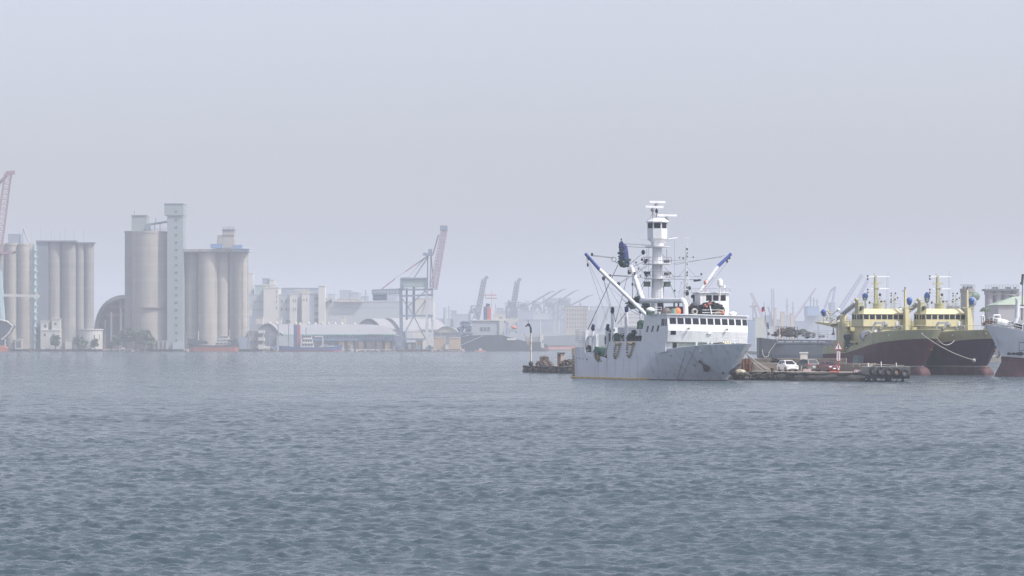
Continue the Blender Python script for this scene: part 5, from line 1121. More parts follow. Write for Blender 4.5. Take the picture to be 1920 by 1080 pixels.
# ---------------------------------------------------------------- the far shore
GZ = 1.5
DS = 1970.0
M_BEIGE = mat('beige silo concrete', (0.385, 0.355, 0.305), rough=0.9, var=0.08, scale=0.03, dirt=(0.25, 0.225, 0.19), dscale=(0.22, 0.22, 0.010), damt=0.75, rings=(3.4, .07))
M_GREYC = mat('grey silo concrete', (0.28, 0.27, 0.25), rough=0.9, var=0.10, scale=0.03, dirt=(0.15, 0.145, 0.14), dscale=(0.25, 0.25, 0.010), damt=0.85, rings=(3.0, .08))
M_DGREY = mat('dark grey cladding', (0.17, 0.185, 0.215), rough=0.8, var=0.1, scale=0.05)
M_TOWER = mat('grey green tower paint', (0.27, 0.315, 0.31), rough=0.8, var=0.05, scale=0.03)
M_WIN = mat('far window', (0.10, 0.115, 0.13), rough=0.3, var=0.3, scale=0.1)
M_FWHITE = mat('off white render', (0.52, 0.51, 0.465), rough=0.8, var=0.06, scale=0.05, dirt=(0.42, 0.40, 0.36), dscale=(0.1, 0.1, 0.02), damt=0.4)
M_FGREY = mat('pale grey cladding', (0.37, 0.40, 0.43), rough=0.8, var=0.06, scale=0.04)
M_FBLUE = mat('grey blue cladding', (0.25, 0.29, 0.35), rough=0.8, var=0.08, scale=0.04)
M_ROOF = mat('pale sheet roof', (0.29, 0.30, 0.31), rough=0.7, var=0.06, scale=0.05, dirt=(0.30, 0.29, 0.28), dscale=(0.05, 0.05, 0.05), damt=0.5)
M_SKYB = mat('sky blue sheet', (0.14, 0.24, 0.38), rough=0.6, var=0.1, scale=0.1)
M_CYAN = mat('pale cyan steel', (0.42, 0.58, 0.60), rough=0.7, var=0.1, scale=0.1)
M_OCHRE = mat('ochre shutter', (0.46, 0.34, 0.22), rough=0.7, var=0.12, scale=0.1)
M_CRBLUE = mat('grey blue crane steel', (0.17, 0.23, 0.29), rough=0.6, var=0.12, scale=0.1)
M_CRRED = mat('faded red crane steel', (0.30, 0.17, 0.20), rough=0.6, var=0.15, scale=0.1)
M_CRLIL = mat('lilac crane steel', (0.22, 0.17, 0.36), rough=0.6, var=0.1, scale=0.1)
M_CRDK = mat('dark slate crane steel', (0.09, 0.12, 0.17), rough=0.6, var=0.1, scale=0.1)
M_PALEST = mat('pale crane steel', (0.5, 0.52, 0.54), rough=0.6, var=0.1, scale=0.1)
M_LEAF = mat('tree foliage', (0.055, 0.085, 0.035), rough=0.8, var=0.5, scale=0.35)
M_TRUNK = mat('tree bark', (0.10, 0.08, 0.06), rough=0.9, var=0.2)
M_BROWN = mat('brown stored cargo', (0.22, 0.14, 0.10), rough=0.9, var=0.35, scale=0.08)
M_ORHULL = mat('orange red bottom paint', (0.42, 0.14, 0.085), rough=0.6, var=0.12, scale=0.1)
M_BLHULL = mat('blue hull paint', (0.05, 0.085, 0.19), rough=0.5, var=0.15, scale=0.1)
M_BKHULL = mat('black hull paint', (0.028, 0.035, 0.055), rough=0.5, var=0.2, scale=0.1)
def place(name, px, D, label, cat, group=None, z=GZ): return empty(name, (X(px, D), D, z), label, cat, group)
def bld(name, px0, px1, py, D, depth, m, label, cat='building', win=None, group=None, wm=None, z0=GZ, roof=True, rmat=None, pyb=None):
    """rectangular building; win: list of (px list, py list, width px, height px)"""
    t = place(name, (px0+px1)/2, D, label, cat, group, z0)
    x0, x1, z1 = X(px0, D), X(px1, D), Z(py, D)
    g = MB(); g.box(x0, x1, D, D+depth, z0 if pyb is None else Z(pyb, D), z1); wl = g.build('wall', m, t, world=True)
    if roof: g = MB(); g.box(x0-.3, x1+.3, D-.3, D+depth+.3, z1, z1+.6); g.build('roof', rmat or m, t, world=True)
    for xs, ys, ww, hh in (win or []):
        for a in xs:
            for b in ys:
                g = MB(); g.box(X(a-ww/2, D), X(a+ww/2, D), D-.12, D+.1, Z(b+hh/2, D), Z(b-hh/2, D)); g.build('window', wm or M_WIN, t, world=True)
    return t
def silo(t, px0, px1, py, D, m, name='silo_cell', bands=True, z0=GZ, seg=28, arc=(0, 360)):
    r = (X(px1, D)-X(px0, D))/2; c = Vector(((X(px0, D)+X(px1, D))/2, D+r, z0)); h = Z(py, D)-z0; g = MB()
    prof = [(r, 0)]
    if bands:
        k = 9
        for i in range(1, k): prof += [(r, h*i/k-.12), (r+.08, h*i/k-.1), (r+.08, h*i/k+.1), (r, h*i/k+.12)]
    prof += [(r, h-1.4), (r+.25, h-1.3), (r+.25, h), (0.01, h+.15)]
    g.lathe(c, prof, seg); return g.build(name, m, t, smooth=True, world=True)
def post(g, px, y0, y1, D, r=.12): g.tube((X(px, D), D, Z(y0, D)), (X(px, D), D, Z(y1, D)), r, n=4)
# ground of the far shore
g = MB(); g.add([(-900, 1975, GZ), (X(868, 1975), 1975, GZ), (X(868, 1975), 2060, GZ), (X(1075, 2060), 2060, GZ), (X(1240, 2400), 2400, GZ), (X(1240, 2400), 3300, GZ), (-1400, 3300, GZ),
                 (-900, 1972, -1), (X(868, 1975), 1972, -1), (X(870, 1975), 2060, -1), (X(1077, 2060), 2060, -1), (X(1242, 2400), 2400, -1), (X(1242, 2400), 3300, -1), (-1400, 3300, -1)],
                [(0,1,2,3,4,5,6), (1,0,7,8), (2,1,8,9), (3,2,9,10), (4,3,10,11), (5,4,11,12)])
tag(g.build('far_ground', mat('dusty port ground', (0.27, 0.25, 0.22), rough=.9, var=.2, scale=.02)), kind='structure')
g = MB(); rn = random.Random(31)
for i in range(900):
    px = rn.uniform(-120, 868); g.ball((X(px, 1972), 1971+rn.uniform(-1.5, 2.5), rn.uniform(.1, 1.2)), rn.uniform(.3, .75), 6, 4, (1.5, 1, .7), .3, rn)
tag(g.build('rock_shore', mat('shore rocks', (0.22, 0.185, 0.16), rough=.95, var=.5, scale=.3)), kind='stuff')
g = MB(); g.add([(X(1380, 3600), 3600, GZ), (X(2500, 3600), 3600, GZ), (X(2500, 5200), 5200, GZ), (X(1300, 5200), 5200, GZ)], [(0,1,2,3)]); g.box(X(1380, 3600), X(2500, 3600), 3598, 3600, -1, GZ)
tag(g.build('distant_ground', MATS['dusty port ground']), kind='structure')
g = MB(); g.box(X(1745, 820), 420, 820, 1500, -1, GZ); tag(g.build('right_quay_ground', MATS['dusty port ground']), kind='structure')
# -- silo group at the left edge
t = place('silo_block', 33, DS, 'beige silo block with a pale cyan stair strip at the left edge', 'silo')
silo(t, -25, 12, 456, DS, M_BEIGE); silo(t, 8, 34, 456, DS-1, M_BEIGE); silo(t, 31, 56, 457, DS-2, M_BEIGE)
g = MB(); g.box(X(52, DS), X(66, DS), DS+1, DS+8, GZ, Z(455, DS)); g.build('stair_tower', M_FWHITE, t, world=True)
g = MB(); g.box(X(64.5, DS), X(67, DS), DS-1, DS+4, GZ, Z(457, DS)); 
for k in range(14): g.box(X(65, DS), X(70, DS), DS-2, DS+1, Z(470+k*13, DS), Z(468.5+k*13, DS))
g.build('stair', M_CYAN, t, world=True)
g = MB(); g.box(X(12, DS), X(35, DS), DS+6, DS+20, Z(456, DS), Z(438, DS)); g.build('roof_house', M_FBLUE, t, world=True)
g = MB(); g.tube((X(42, DS), DS+5, Z(428, DS)), (X(51, DS), DS+5, Z(452, DS)), .5); g.tube((X(42, DS), DS+5, Z(428, DS)), (X(38, DS), DS+5, Z(455, DS)), .3); g.build('roof_hoist', M_FGREY, t, world=True)
t = place('silo_block', 121, DS, 'wide grey brown silo block with a row of thin masts on its flat roof', 'silo')
g = MB(); g.box(X(67, DS), X(89, DS), DS+3, DS+12, GZ, Z(452, DS)); g.build('end_bay', M_DGREY, t, world=True)
for a, b in ((86, 113), (113, 141), (141, 158), (158, 175)): silo(t, a, b, 453 if a < 140 else 456, DS+(4 if a < 140 else 7), M_GREYC)
g = MB(); g.box(X(66, DS), X(141.5, DS), DS+2, DS+13, Z(453, DS), Z(450.5, DS)); g.box(X(141, DS), X(175.5, DS), DS+6, DS+12, Z(455.5, DS), Z(453.5, DS)); g.build('roof_slab', M_DGREY, t, world=True)
for px, y in ((60, 430), (77, 428), (96, 430), (103, 440), (122, 427), (139, 430), (157, 430), (113, 432)): g = MB(); post(g, px, 453, y, DS+5, .16); g.build('roof_mast', M_FGREY, t, world=True)
# low buildings at the silo feet
bld('gatehouse', 76, 112, 620, DS-3, 10, M_FWHITE, 'small cream building stepped like blocks at the foot of the wide grey silos', win=[((84, 100), (612 + 16,), 4, 5)])
bld('gatehouse', 97, 112, 599, DS-2, 8, M_FWHITE, 'narrow cream stair tower rising above the blocky building by the grey silos', win=[((104,), (607,), 4, 4)])
bld('gatehouse', 76, 90, 603, DS-2, 8, M_FWHITE, 'left cream turret of the blocky building by the grey silos', win=[((85,), (611,), 4, 6)])
bld('pump_hut', 122, 134, 638, DS-3, 5, M_FWHITE, 'tiny white hut on the waterfront below the grey silos', 'hut')
bld('pump_hut', 28, 42, 637, DS-3, 5, M_FWHITE, 'small white doorway hut below the beige silos', 'hut', win=[((35,), (646,), 9, 12)])
t = place('round_building', 171, DS-4, 'low round white building beside trees between silos and dome hall', 'building')
g = MB(); r = (X(192, DS)-X(148, DS))/2; c = (X(170, DS), DS+2, GZ); g.lathe(c, [(r, 0), (r, Z(620, DS)-GZ), (r+.5, Z(619, DS)-GZ), (r+.5, Z(617, DS)-GZ), (0.01, Z(616.5, DS)-GZ)], 24); g.build('wall', M_FWHITE, t, world=True)
for px, py in ((178, 632), (186, 632), (178, 645), (157, 640)): g = MB(); g.box(X(px-2, DS), X(px+2, DS), DS+2-r-.2+abs(px-170)**2*.012, DS+4, Z(py+4, DS), Z(py-4, DS)); g.build('window', M_WIN, t, world=True)
# -- arched storage hall
D = DS+45; t = place('storage_dome', 222, D, 'dark arched storage hall with open brown front, half hidden by the tall silo', 'storage hall')
def arch(px0, px1, pyt, pyb, n=16, pw=1.0):
    return [(X(px0+(px1-px0)*(1-math.cos(math.pi*i/n))/2, D), Z(pyb-(pyb-pyt)*math.sin(math.pi*i/n)**pw, D)) for i in range(n+1)]
o_, i_ = arch(176, 290, 553, 652, 20, .62), arch(181, 286, 560, 652, 20, .62)
g = MB(); 
for k in range(20): g.yprism([o_[k], o_[k+1], i_[k+1], i_[k]], D-2, D+60)
g.build('arched_roof', M_DGREY, t, world=True)
g = MB(); g.yprism(i_, D+8, D+9); g.build('back_wall', M_BROWN, t, world=True)
for px, a, b in ((208, 585, 655), (226, 562, 655), (197, 600, 655)): g = MB(); g.box(X(px-1.5, D), X(px+1.5, D), D, D+3, Z(b, D), Z(a, D)); g.build('column', M_FBLUE, t, world=True)
for py in (575, 590): g = MB(); g.box(X(198, D), X(232, D), D+2, D+5, Z(py+3, D), Z(py-3, D)); g.build('cross_beam', mat('pinkish brown beam', (.30,.17,.13)), t, world=True)
g = MB(); g.box(X(203, D), X(216, D), D+3, D+6, GZ, Z(605, D)); g.build('doorway', M_DARK, t, world=True)
g = MB(); g.box(X(190, D), X(225, D), D-4, D-2, GZ, Z(640, D)); g.build('front_wall', mat('pinkish wall', (.36,.27,.22), var=.1, scale=.1), t, world=True)
# -- tall round silo with its head house
D = DS; t = place('silo', 275, D, 'tall round beige silo with ring walkway and small head house on top', 'silo')
silo(t, 232, 262, 433, D+14, M_GREYC); silo(t, 243, 316, 433, D, M_BEIGE, seg=44)
r = (X(316, D)-X(243, D))/2; c = Vector((X(279.5, D), D+r, 0))
g = MB(); g.lathe(c+Vector((0,0,Z(578, D))), [(r+.1, 0), (r+1.3, .1), (r+1.3, .6), (r+.1, .7)], 44, -115, -10); g.build('walkway', mat('rusty walkway', (.20,.16,.14)), t, world=True)
g = MB(); g.box(X(243, D), X(271, D), D+10, D+24, Z(433, D), Z(403.5, D)); hh = g.build('head_house', M_TOWER, t, world=True)
g = MB(); g.box(X(242.5, D), X(271.5, D), D+9.5, D+24.5, Z(403.5, D), Z(402, D)); post(g, 252, 403, 394, D+10, .2); g.build('roof', M_DGREY, t, world=True)
g = MB(); g.bar((X(272, D), D+8, Z(421, D)), (X(311, D), D+8, Z(415, D)), 1.2, 1.4)
for px in (274, 280, 290, 300): post(g, px, 433, 418, D+8, .25)
post(g, 292, 418, 408, D+8, .2); g.box(X(272, D), X(279, D), D+5, D+10, Z(433, D), Z(421, D)); g.build('conveyor', M_CRBLUE, t, world=True)
g = MB(); g.box(X(284, D), X(314, D), D-2, D+1, GZ, Z(638, D)); g.build('loading_bay', M_DGREY, t, world=True)
for px in (290, 298, 306, 313): g = MB(); g.box(X(px-1, D), X(px+1, D), D-3, D-1.9, GZ, Z(638, D)); g.build('pillar', M_BEIGE, t, world=True)
g = MB(); rail(g, [(X(272, D), D+6, Z(433, D)+.2), (X(313, D), D+6, Z(433, D)+.2)], 1.4, .12, 3, 2); g.build('railing', M_FGREY, t, world=True)
# -- square tower
t = place('elevator_tower', 330, D-2, 'tall square grey green tower with one column of small windows, highest building on the shore', 'tower')
g = MB(); g.box(X(314, D), X(344, D), D-2, D+14, GZ, Z(404, D)); g.build('shaft', M_TOWER, t, world=True)
g = MB(); g.box(X(309, D), X(344.8, D), D-2.8, D+15, Z(404, D), Z(383, D)); g.build('head', M_TOWER, t, world=True)
g = MB(); g.box(X(308.6, D), X(345.2, D), D-3.2, D+15.4, Z(383, D), Z(381.8, D)); g.build('roof', M_DGREY, t, world=True)
for k in range(17):
    py = 412.5+k*14.1; g = MB(); g.box(X(328.5, D), X(333.5, D), D-2.2, D-1.9, Z(py+1.9, D), Z(py-1.9, D)); g.build('window', M_WIN, t, world=True)
g = MB(); g.box(X(329, D), X(333, D), D-3.0, D-2.7, Z(399, D), Z(394.5, D)); g.build('window', M_WIN, t, world=True)
g = MB(); post(g, 326, 382, 359, D, .15); g.build('mast', M_FGREY, t, world=True)
g = MB(); g.box(X(325, D), X(344.5, D), D-4, D-2.1, GZ, Z(641, D)); g.build('porch', M_FGREY, t, world=True)
# -- right silo group
t = place('silo_block', 405, D, 'row of beige round silos with blue roof sheds, right of the square tower', 'silo')
silo(t, 344, 373, 470, D+6, M_GREYC, seg=32); silo(t, 369, 407, 470, D+1, M_BEIGE, seg=36); silo(t, 401, 430, 470, D+5, M_BEIGE, seg=32); silo(t, 436, 465, 470, D+3, M_BEIGE, seg=32)
g = MB(); g.box(X(429, D), X(438, D), D+6, D+14, GZ, Z(470, D)); g.build('stair_bay', M_GREYC, t, world=True)
g = MB(); g.box(X(344.5, D), X(431, D), D-.5, D+16, Z(472, D), Z(467, D)); g.build('roof_slab', M_GREYC, t, world=True)
g = MB(); g.box(X(437, D), X(467, D), D-.5, D+16, Z(472, D), Z(468, D)); g.build('roof_slab', M_FGREY, t, world=True)
g = MB(); g.box(X(407, D), X(437, D), D+8, D+18, Z(468, D), Z(440, D)); g.box(X(415, D), X(437, D), D+7.5, D+17, Z(440, D), Z(429.5, D)); g.build('head_house', M_BEIGE, t, world=True)
g = MB(); g.box(X(414.5, D), X(437.5, D), D+7, D+17.5, Z(431, D), Z(428.5, D)); rail(g, [(X(416, D), D+8, Z(428.5, D)), (X(436, D), D+8, Z(428.5, D))], 1.4, .15, 2.5, 2); g.build('head_roof', M_DGREY, t, world=True)
g = MB(); g.lattice((X(406, D), D+9, Z(467, D)), (X(408, D), D+9, Z(440, D)), 1.6, 1.2, .2, 6); g.build('ladder_frame', M_CRBLUE, t, world=True)
for a, b, y0, y1 in ((394.5, 416.5, 464.5, 457), (437.5, 453, 466, 459)): g = MB(); g.box(X(a, D), X(b, D), D+.5, D+7, Z(y0, D), Z(y1, D)); g.build('roof_shed', M_SKYB, t, world=True)
for a, b, y in ((397, 433, 465), (437, 467.5, 467)): g = MB(); g.box(X(a, D), X(b, D), D-1.5, D+6, Z(y+.6, D), Z(y-.6, D)); g.build('gutter', M_SKYB, t, world=True)
g = MB(); g.tube((X(465, D), D+1, GZ), (X(465, D), D+1, Z(469, D)), .35, n=6); g.build('downpipe', M_FGREY, t, world=True)
g = MB(); g.box(X(447, D), X(464, D), D-1.5, D+2, GZ, Z(632, D)); g.build('base_house', M_FBLUE, t, world=True)
# -- apartment-like office and clutter right of the silos
bld('office_block', 467, 487, 622, D, 12, M_GREYC, 'beige three storey office block on the waterfront right of the silos', win=[((471, 478), (628, 641), 3, 4)])
for k, y in enumerate((602, 606)): pass
t = place('stair_tower', 490, D-1, 'narrow white balcony tower beside the beige office block', 'building')
for k, (y0, y1) in enumerate(((619, 625), (633, 639), (646, 655))): g = MB(); g.box(X(484.5, D), X(496.5, D), D-3, D+2, Z(y1, D), Z(y0, D)); g.build('balcony', M_FWHITE, t, world=True)
g = MB(); g.box(X(486, D), X(494, D), D-1, D+6, GZ, Z(620, D)); g.build('wall', M_GREYC, t, world=True)
bld('rooftop_sign', 466, 472, 577, D+10, 2, M_FWHITE, 'small white panel on a frame above the beige office', 'sign', pyb=592)
# -- ships on the far quay
def coaster(px0, px1, D, hull_py, bow, upper, lower, wl_py, house, label, cat='cargo ship', name='coaster'):
    """small ship seen side on; bow='left' or 'right'; house: (px0, px1, py_top)"""
    s = 1 if bow == 'right' else -1; L = X(px1, D)-X(px0, D); xc = (X(px0, D)+X(px1, D))/2
    t = empty(name, (xc, D, 0), label, cat); B = lambda n_, g_, m_, p_=None: g_.build(n_, m_, p_ or t)
    h = Z(hull_py, D); hl = Z(wl_py, D); b = 5.0
    st = [(-.5, .75, 1.0), (-.44, .92, .95), (-.2, 1, .72), (.2, 1, .72), (.36, .9, .86), (.45, .5, 1.08), (.5, .03, 1.25)]; g = MB(); vs = []
    for u, k, zz in st:
        ov = .02 if u > .4 else 0
        vs += [(s*L*(u-ov*2), -b*k*.8, -1.2), (s*L*(u-ov), -b*k, hl), (s*L*u, -b*k, h*zz), (s*L*u, b*k, h*zz), (s*L*(u-ov), b*k, hl), (s*L*(u-ov*2), b*k*.8, -1.2)]
    for i in range(len(st)-1):
        for j in range(6):
            q = (i*6+j, (i+1)*6+j, (i+1)*6+(j+1) % 6, i*6+(j+1) % 6); g.f.append(q if s > 0 else q[::-1]); g.mi.append(1 if j in (0, 4, 5) else 0)
    g.v += vs; g.f += [(0,1,2,3,4,5), tuple(range(len(vs)-1, len(vs)-7, -1))]; g.mi += [0, 0]
    B('hull', g, [upper, lower])
    a, c, yt = house; x0, x1 = X(a, D)-xc, X(c, D)-xc; zt = Z(yt, D); zb = h*.7
    n = 3; hs = None
    for k in range(n):
        g = MB(); q = (x1-x0)*.08*k; g.box(x0+q, x1-q, -3.6+.3*k, 3.6-.3*k, zb+(zt-zb)*k/n, zb+(zt-zb)*(k+1)/n-.25); o = B('deckhouse', g, M_FWHITE); hs = hs or o
        g = MB(); g.box(x0+q-.4, x1-q+.4, -4.2+.3*k, 4.2-.3*k, zb+(zt-zb)*(k+1)/n-.24, zb+(zt-zb)*(k+1)/n); B('deck_edge', g, M_FWHITE, o)
        for i in range(4): g = MB(); xx = x0+q+(x1-x0-2*q)*(i+.5)/4; g.box(xx-.45, xx+.45, -3.66+.3*k, -3.5+.3*k, zb+(zt-zb)*(k+.45)/n, zb+(zt-zb)*(k+.75)/n); B('window', g, M_WIN, o)
    return t, xc, h, zt
t, xc, h, zt = coaster(352, 448, DS-24, 643, 'left', M_BKHULL, M_ORHULL, 650.5, (405, 434, 630), 'small coaster with dark bow and orange bottom moored before the beige silos')
g = MB(); D = DS-24; g.tube((X(372, D)-xc, 0, h), (X(372, D)-xc, 0, Z(621, D)), .25, n=6); g.build('mast', M_FWHITE, t); g = MB(); g.tube((X(431, D)-xc, 0, zt), (X(431, D)-xc, 0, Z(617, D)), .2, n=6); g.build('mast', M_FWHITE, t)
g = MB(); g.yprism([(X(354, D)-xc, Z(645, D)), (X(352, D)-xc, Z(634, D)), (X(360, D)-xc, Z(635.5, D)), (X(388, D)-xc, Z(640, D)), (X(390, D)-xc, Z(645, D))][::-1], -3.8, 3.8); g.build('forecastle', M_BKHULL, t)
g = MB(); g.box(X(428, D)-xc, X(444, D)-xc, -3.5, 3.5, h*.8, Z(637, D)); g.build('funnel_house', M_BKHULL, t)
t, xc, h, zt = coaster(524, 643, DS-24, 648, 'right', M_BLHULL, mat('pinkish red bottom', (.36,.13,.15), var=.15, scale=.1), 656, (566, 588, 628), 'long blue hulled coaster with red striped funnel before the grey warehouse')
g = MB(); g.box(X(551, D)-xc, X(558, D)-xc, -2, 2, h*.7, Z(609, D)); g.cur = 1; g.box(X(558, D)-xc, X(563, D)-xc, -2, 2, h*.7, Z(609, D)); g.build('funnel', [M_BLHULL, mat('dull red', (.36,.09,.10))], t)
for px, y in ((521.5, 607), (541, 609), (574, 615)): g = MB(); g.tube((X(px, D)-xc, 0, h*.7), (X(px, D)-xc, 0, Z(y, D)), .28, n=6); g.build('mast', M_CRBLUE, t)
g = MB(); g.tube((X(605, D)-xc, 0, h), (X(605, D)-xc, 0, Z(631, D)), .4, n=6); g.tube((X(590, D)-xc, 0, Z(631, D)), (X(606, D)-xc, 0, Z(631, D)), .4, n=6); g.build('gantry', M_FWHITE, t)
# bow of a ship entering at the left edge
D = DS-26; t = empty('coaster', (X(-20, D), D, 0), 'dark bow with white rim and orange bottom poking in at the left edge', 'cargo ship'); xc = X(-20, D)
g = MB(); q = [(X(-60, D)-xc, Z(600, D)), (X(0, D)-xc, Z(599, D)), (X(16, D)-xc, Z(603, D)), (X(27, D)-xc, Z(612, D)), (X(18, D)-xc, Z(626, D)), (X(6, D)-xc, Z(637, D)), (X(6, D)-xc, Z(648, D)), (X(-60, D)-xc, Z(648, D))]; g.yprism(q, -5, 5); hl = g.build('hull', M_BKHULL, t)
g = MB(); r_ = [(x, -5.2, z) for x, z in q[:6]]; g.path(r_, .7, 6); g.build('rubbing_rim', M_FWHITE, hl)
g = MB(); g.yprism([(X(-60, D)-xc, -1), (X(12, D)-xc, -1), (X(14, D)-xc, Z(652, D)), (X(6, D)-xc, Z(648, D)-.01), (X(-60, D)-xc, Z(648, D)-.01)], -5, 5); g.build('bottom', M_ORHULL, t)
# -- red crane at the left edge
D = DS-15; t = place('harbour_crane', -10, D, 'tall faded red lattice crane boom rising at the left edge', 'crane')
W_ = lambda px, py, dy=0: Vector((X(px, D), D+dy, Z(py, D)))
g = MB(); g.lattice(W_(-6, 480), W_(15, 326), 5.0, 4.0, .28, 16, up=(0, 1, 0)); g.build('boom', M_CRRED, t, world=True)
g = MB(); g.bar(W_(11, 325), W_(28, 323), 2, 2.4); g.bar(W_(20, 329), W_(24, 322), 1.5, 1.5); g.build('boom_head', M_CRRED, t, world=True)
g = MB(); g.lattice(W_(-30, 372), W_(14, 328), 1.5, 1.2, .3, 10, up=(0, 1, 0)); g.build('stay', M_CRRED, t, world=True)
g = MB(); g.hexa([W_(-30, 478, -5), W_(24, 476, -5), W_(24, 476, 5), W_(-30, 478, 5)], [W_(-30, 471, -5), W_(31, 471, -5), W_(31, 471, 5), W_(-30, 471, 5)]); g.build('platform', M_CRRED, t, world=True)
g = MB(); g.bar(W_(-2, 478), W_(6, 602), 2.4, 2.4); g.bar(W_(-30, 478), W_(-34, 650), 2.4, 2.4); g.bar(W_(6, 600), W_(7, 655), 2.2, 2.2); g.build('leg', M_CYAN, t, world=True)
g = MB(); g.bar(W_(-30, 553), W_(71, 555), 1.4, 1.6); g.bar(W_(66, 552), W_(73, 558), 1, 2.5); g.build('cross_boom', M_FWHITE, t, world=True)
# -- white factory further inland
D = 2350.0
wl = lambda *a: a
bld('factory_block', 463, 516, 553, D, 60, M_FGREY, 'pale grey factory block with rows of tiny square windows, behind the silos', win=[([477, 482, 488, 493], (566, 581), 1.8, 2.6)])
bld('factory_block', 494, 522, 540, D-6, 30, M_FWHITE, 'taller white factory stair block with dark top strip', win=[((518.5,), (547, 556, 566, 577), 1.6, 5)])
bld('factory_block', 521, 545, 553, D-4, 40, M_FGREY, 'pale grey factory wing with tall windows between two white strips', win=[((528, 537, 543), (565, 580), 3, 6)])
bld('factory_block', 543, 557, 552, D-8, 20, M_FWHITE, 'bright white narrow factory wing with paired windows', win=[((550, 554), (564, 580), 1.6, 6)])
bld('factory_block', 557, 568, 550, D-2, 30, M_FGREY, 'grey infill wing of the factory right of the paired windows')
bld('factory_block', 566, 579, 551, D-9, 24, M_FWHITE, 'small white projecting factory bay with round roof gear', win=[((570, 575), (562,), 1.5, 5)])
bld('factory_block', 579, 606, 552, D-3, 40, M_FBLUE, 'blue grey factory wing with horizontal bands', win=[((596,), (560, 573, 588, 600), 12, 6)])
bld('factory_block', 520, 600, 541, D+30, 40, M_FBLUE, 'set back grey upper storey of the factory')
bld('factory_block', 597, 609, 537, D-5, 16, M_FWHITE, 'white cube on the factory roof at its right end')
bld('factory_block', 606, 752, 566, D+8, 60, M_FGREY, 'very long plain grey blue factory hall with flat roof', win=[((680,), (577,), 140, .8)], wm=M_FBLUE)
bld('roof_plant', 465, 474, 513, D+20, 12, M_FWHITE, 'white lift tower top just right of the silos', pyb=554)
bld('roof_plant', 478, 500, 536, D+12, 20, mat('pale green roof gear', (.30,.42,.42)), 'pale green plant room on the factory roof', pyb=554)
bld('roof_plant', 492, 506, 523, D+26, 14, M_FBLUE, 'blue grey box on the factory roof', pyb=541); bld('roof_plant', 505, 514, 525, D+24, 12, M_FWHITE, 'white box beside the blue grey one on the factory roof', pyb=541)
for k, (a, b, y) in enumerate(((487, 516, 534.5), (552, 578, 544), (560, 588, 548))): bld('roof_rail', a, b, y, D-2, 6, M_FWHITE, ('white railing along the factory roof by the silos', 'thin white canopy on the factory roof', 'white pipes on the middle factory roof')[k], 'roof gear', pyb=y+2.2)
rn = random.Random(77)
for k in range(16):
    a = 607+rn.random()*14 if k < 5 else 632+(k-5)*4.4; bld('roof_tank', a, a+3+rn.random()*2, 559+rn.random()*4, D+4, 5, M_FWHITE, 'small white tank in the cluttered row on the long factory hall', 'tank', group='white tanks along the long factory roof', pyb=566)
bld('distant_block', 637, 657, 545, 3300, 60, M_FBLUE, 'faint blue block rising behind the long factory hall', pyb=566)
bld('distant_block', 655, 672, 549, 3300, 60, M_FBLUE, 'lower faint block just right of the faint blue one', pyb=566)
bld('distant_block', 700, 744, 553, 3300, 60, M_FBLUE, 'faint grey block left of the blue gantry crane', pyb=566)
bld('cream_hall', 777, 812, 560, 2250, 50, M_FWHITE, 'cream hall seen between the legs of the blue gantry crane')
# -- warehouses with curved roofs
def hall(px0, px1, py_top, py_eave, D, depth, label, roof=M_ROOF, gable=M_DGREY, sides=M_FBLUE, skew=0):
    """barrel roof running away from the viewer: the arched gable faces us"""
    t = place('warehouse', (px0+px1)/2, D, label, 'warehouse'); n = 14; x0, x1 = X(px0, D), X(px1, D); ze, zt_ = Z(py_eave, D), Z(py_top, D)
    pr = [(x0+(x1-x0)*i/n, ze+(zt_-ze)*(1-(2*i/n-1)**2)) for i in range(n+1)]
    g = MB(); g.yprism([(x0, GZ)]+pr+[(x1, GZ)], D, D+.6); g.build('gable', gable, t, world=True)
    g = MB(); up = [(x, z+.5) for x, z in pr]; vs = [(x-.0, D-.8, z) for x, z in pr]+[(x+skew, D+depth, z) for x, z in pr]+[(x, D-.8, z) for x, z in up]+[(x+skew, D+depth, z) for x, z in up]; m_ = n+1
    g.add(vs, [(i, i+1, i+1+m_, i+m_) for i in range(n)]+[(2*m_+i, 3*m_+i, 3*m_+i+1, 2*m_+i+1) for i in range(n)]+[(i, 2*m_+i, 2*m_+i+1, i+1) for i in range(n)]); g.build('roof', roof, t, world=True)
    g = MB(); g.box(x0+.1, x1-.1, D+.7, D+depth-1, GZ, ze-.02); g.build('wall', sides, t, world=True)
    return t
D = DS+30
hall(471, 532, 607, 643, D, 160, 'dark gabled warehouse end right of the beige office', gable=M_DGREY, skew=0)
t = place('warehouse', 640, D, 'long warehouse with pale curved roof and green eave, behind the blue coaster', 'warehouse')
y_t, y_e = 607.5, 627; n = 8; g = MB(); vs = []
for i in range(n+1):
    u = i/n; z = Z(y_e, D)+(Z(y_t, D)-Z(y_e, D))*math.sin(u*math.pi/2); yy = D+u*34; xa = X(530-44*u, D); xb = X(744-60*u**1.5, D); vs += [(xa, yy, z), (xb, yy, z)]
g.add(vs, [(2*i, 2*i+1, 2*i+3, 2*i+2) for i in range(n)]); g.add([(X(530, D), D, GZ), vs[-2], (X(486, D), D+34, GZ)], [(0,1,2)]); rf = g.build('roof', M_ROOF, t, world=True)
g = MB(); g.box(X(530, D), X(744, D), D+.5, D+33, GZ, Z(628, D)); g.build('wall', M_FBLUE, t, world=True)
g = MB(); g.box(X(532, D), X(746, D), D-1.5, D+.4, Z(628.3, D), Z(626.3, D)); g.build('eave', mat('pale green eave', (.28,.48,.42)), t, world=True)
g = MB(); g.box(X(582, D), X(746, D), D-4, D+.3, Z(638.5, D), Z(636, D)); g.build('canopy', M_SKYB, t, world=True)
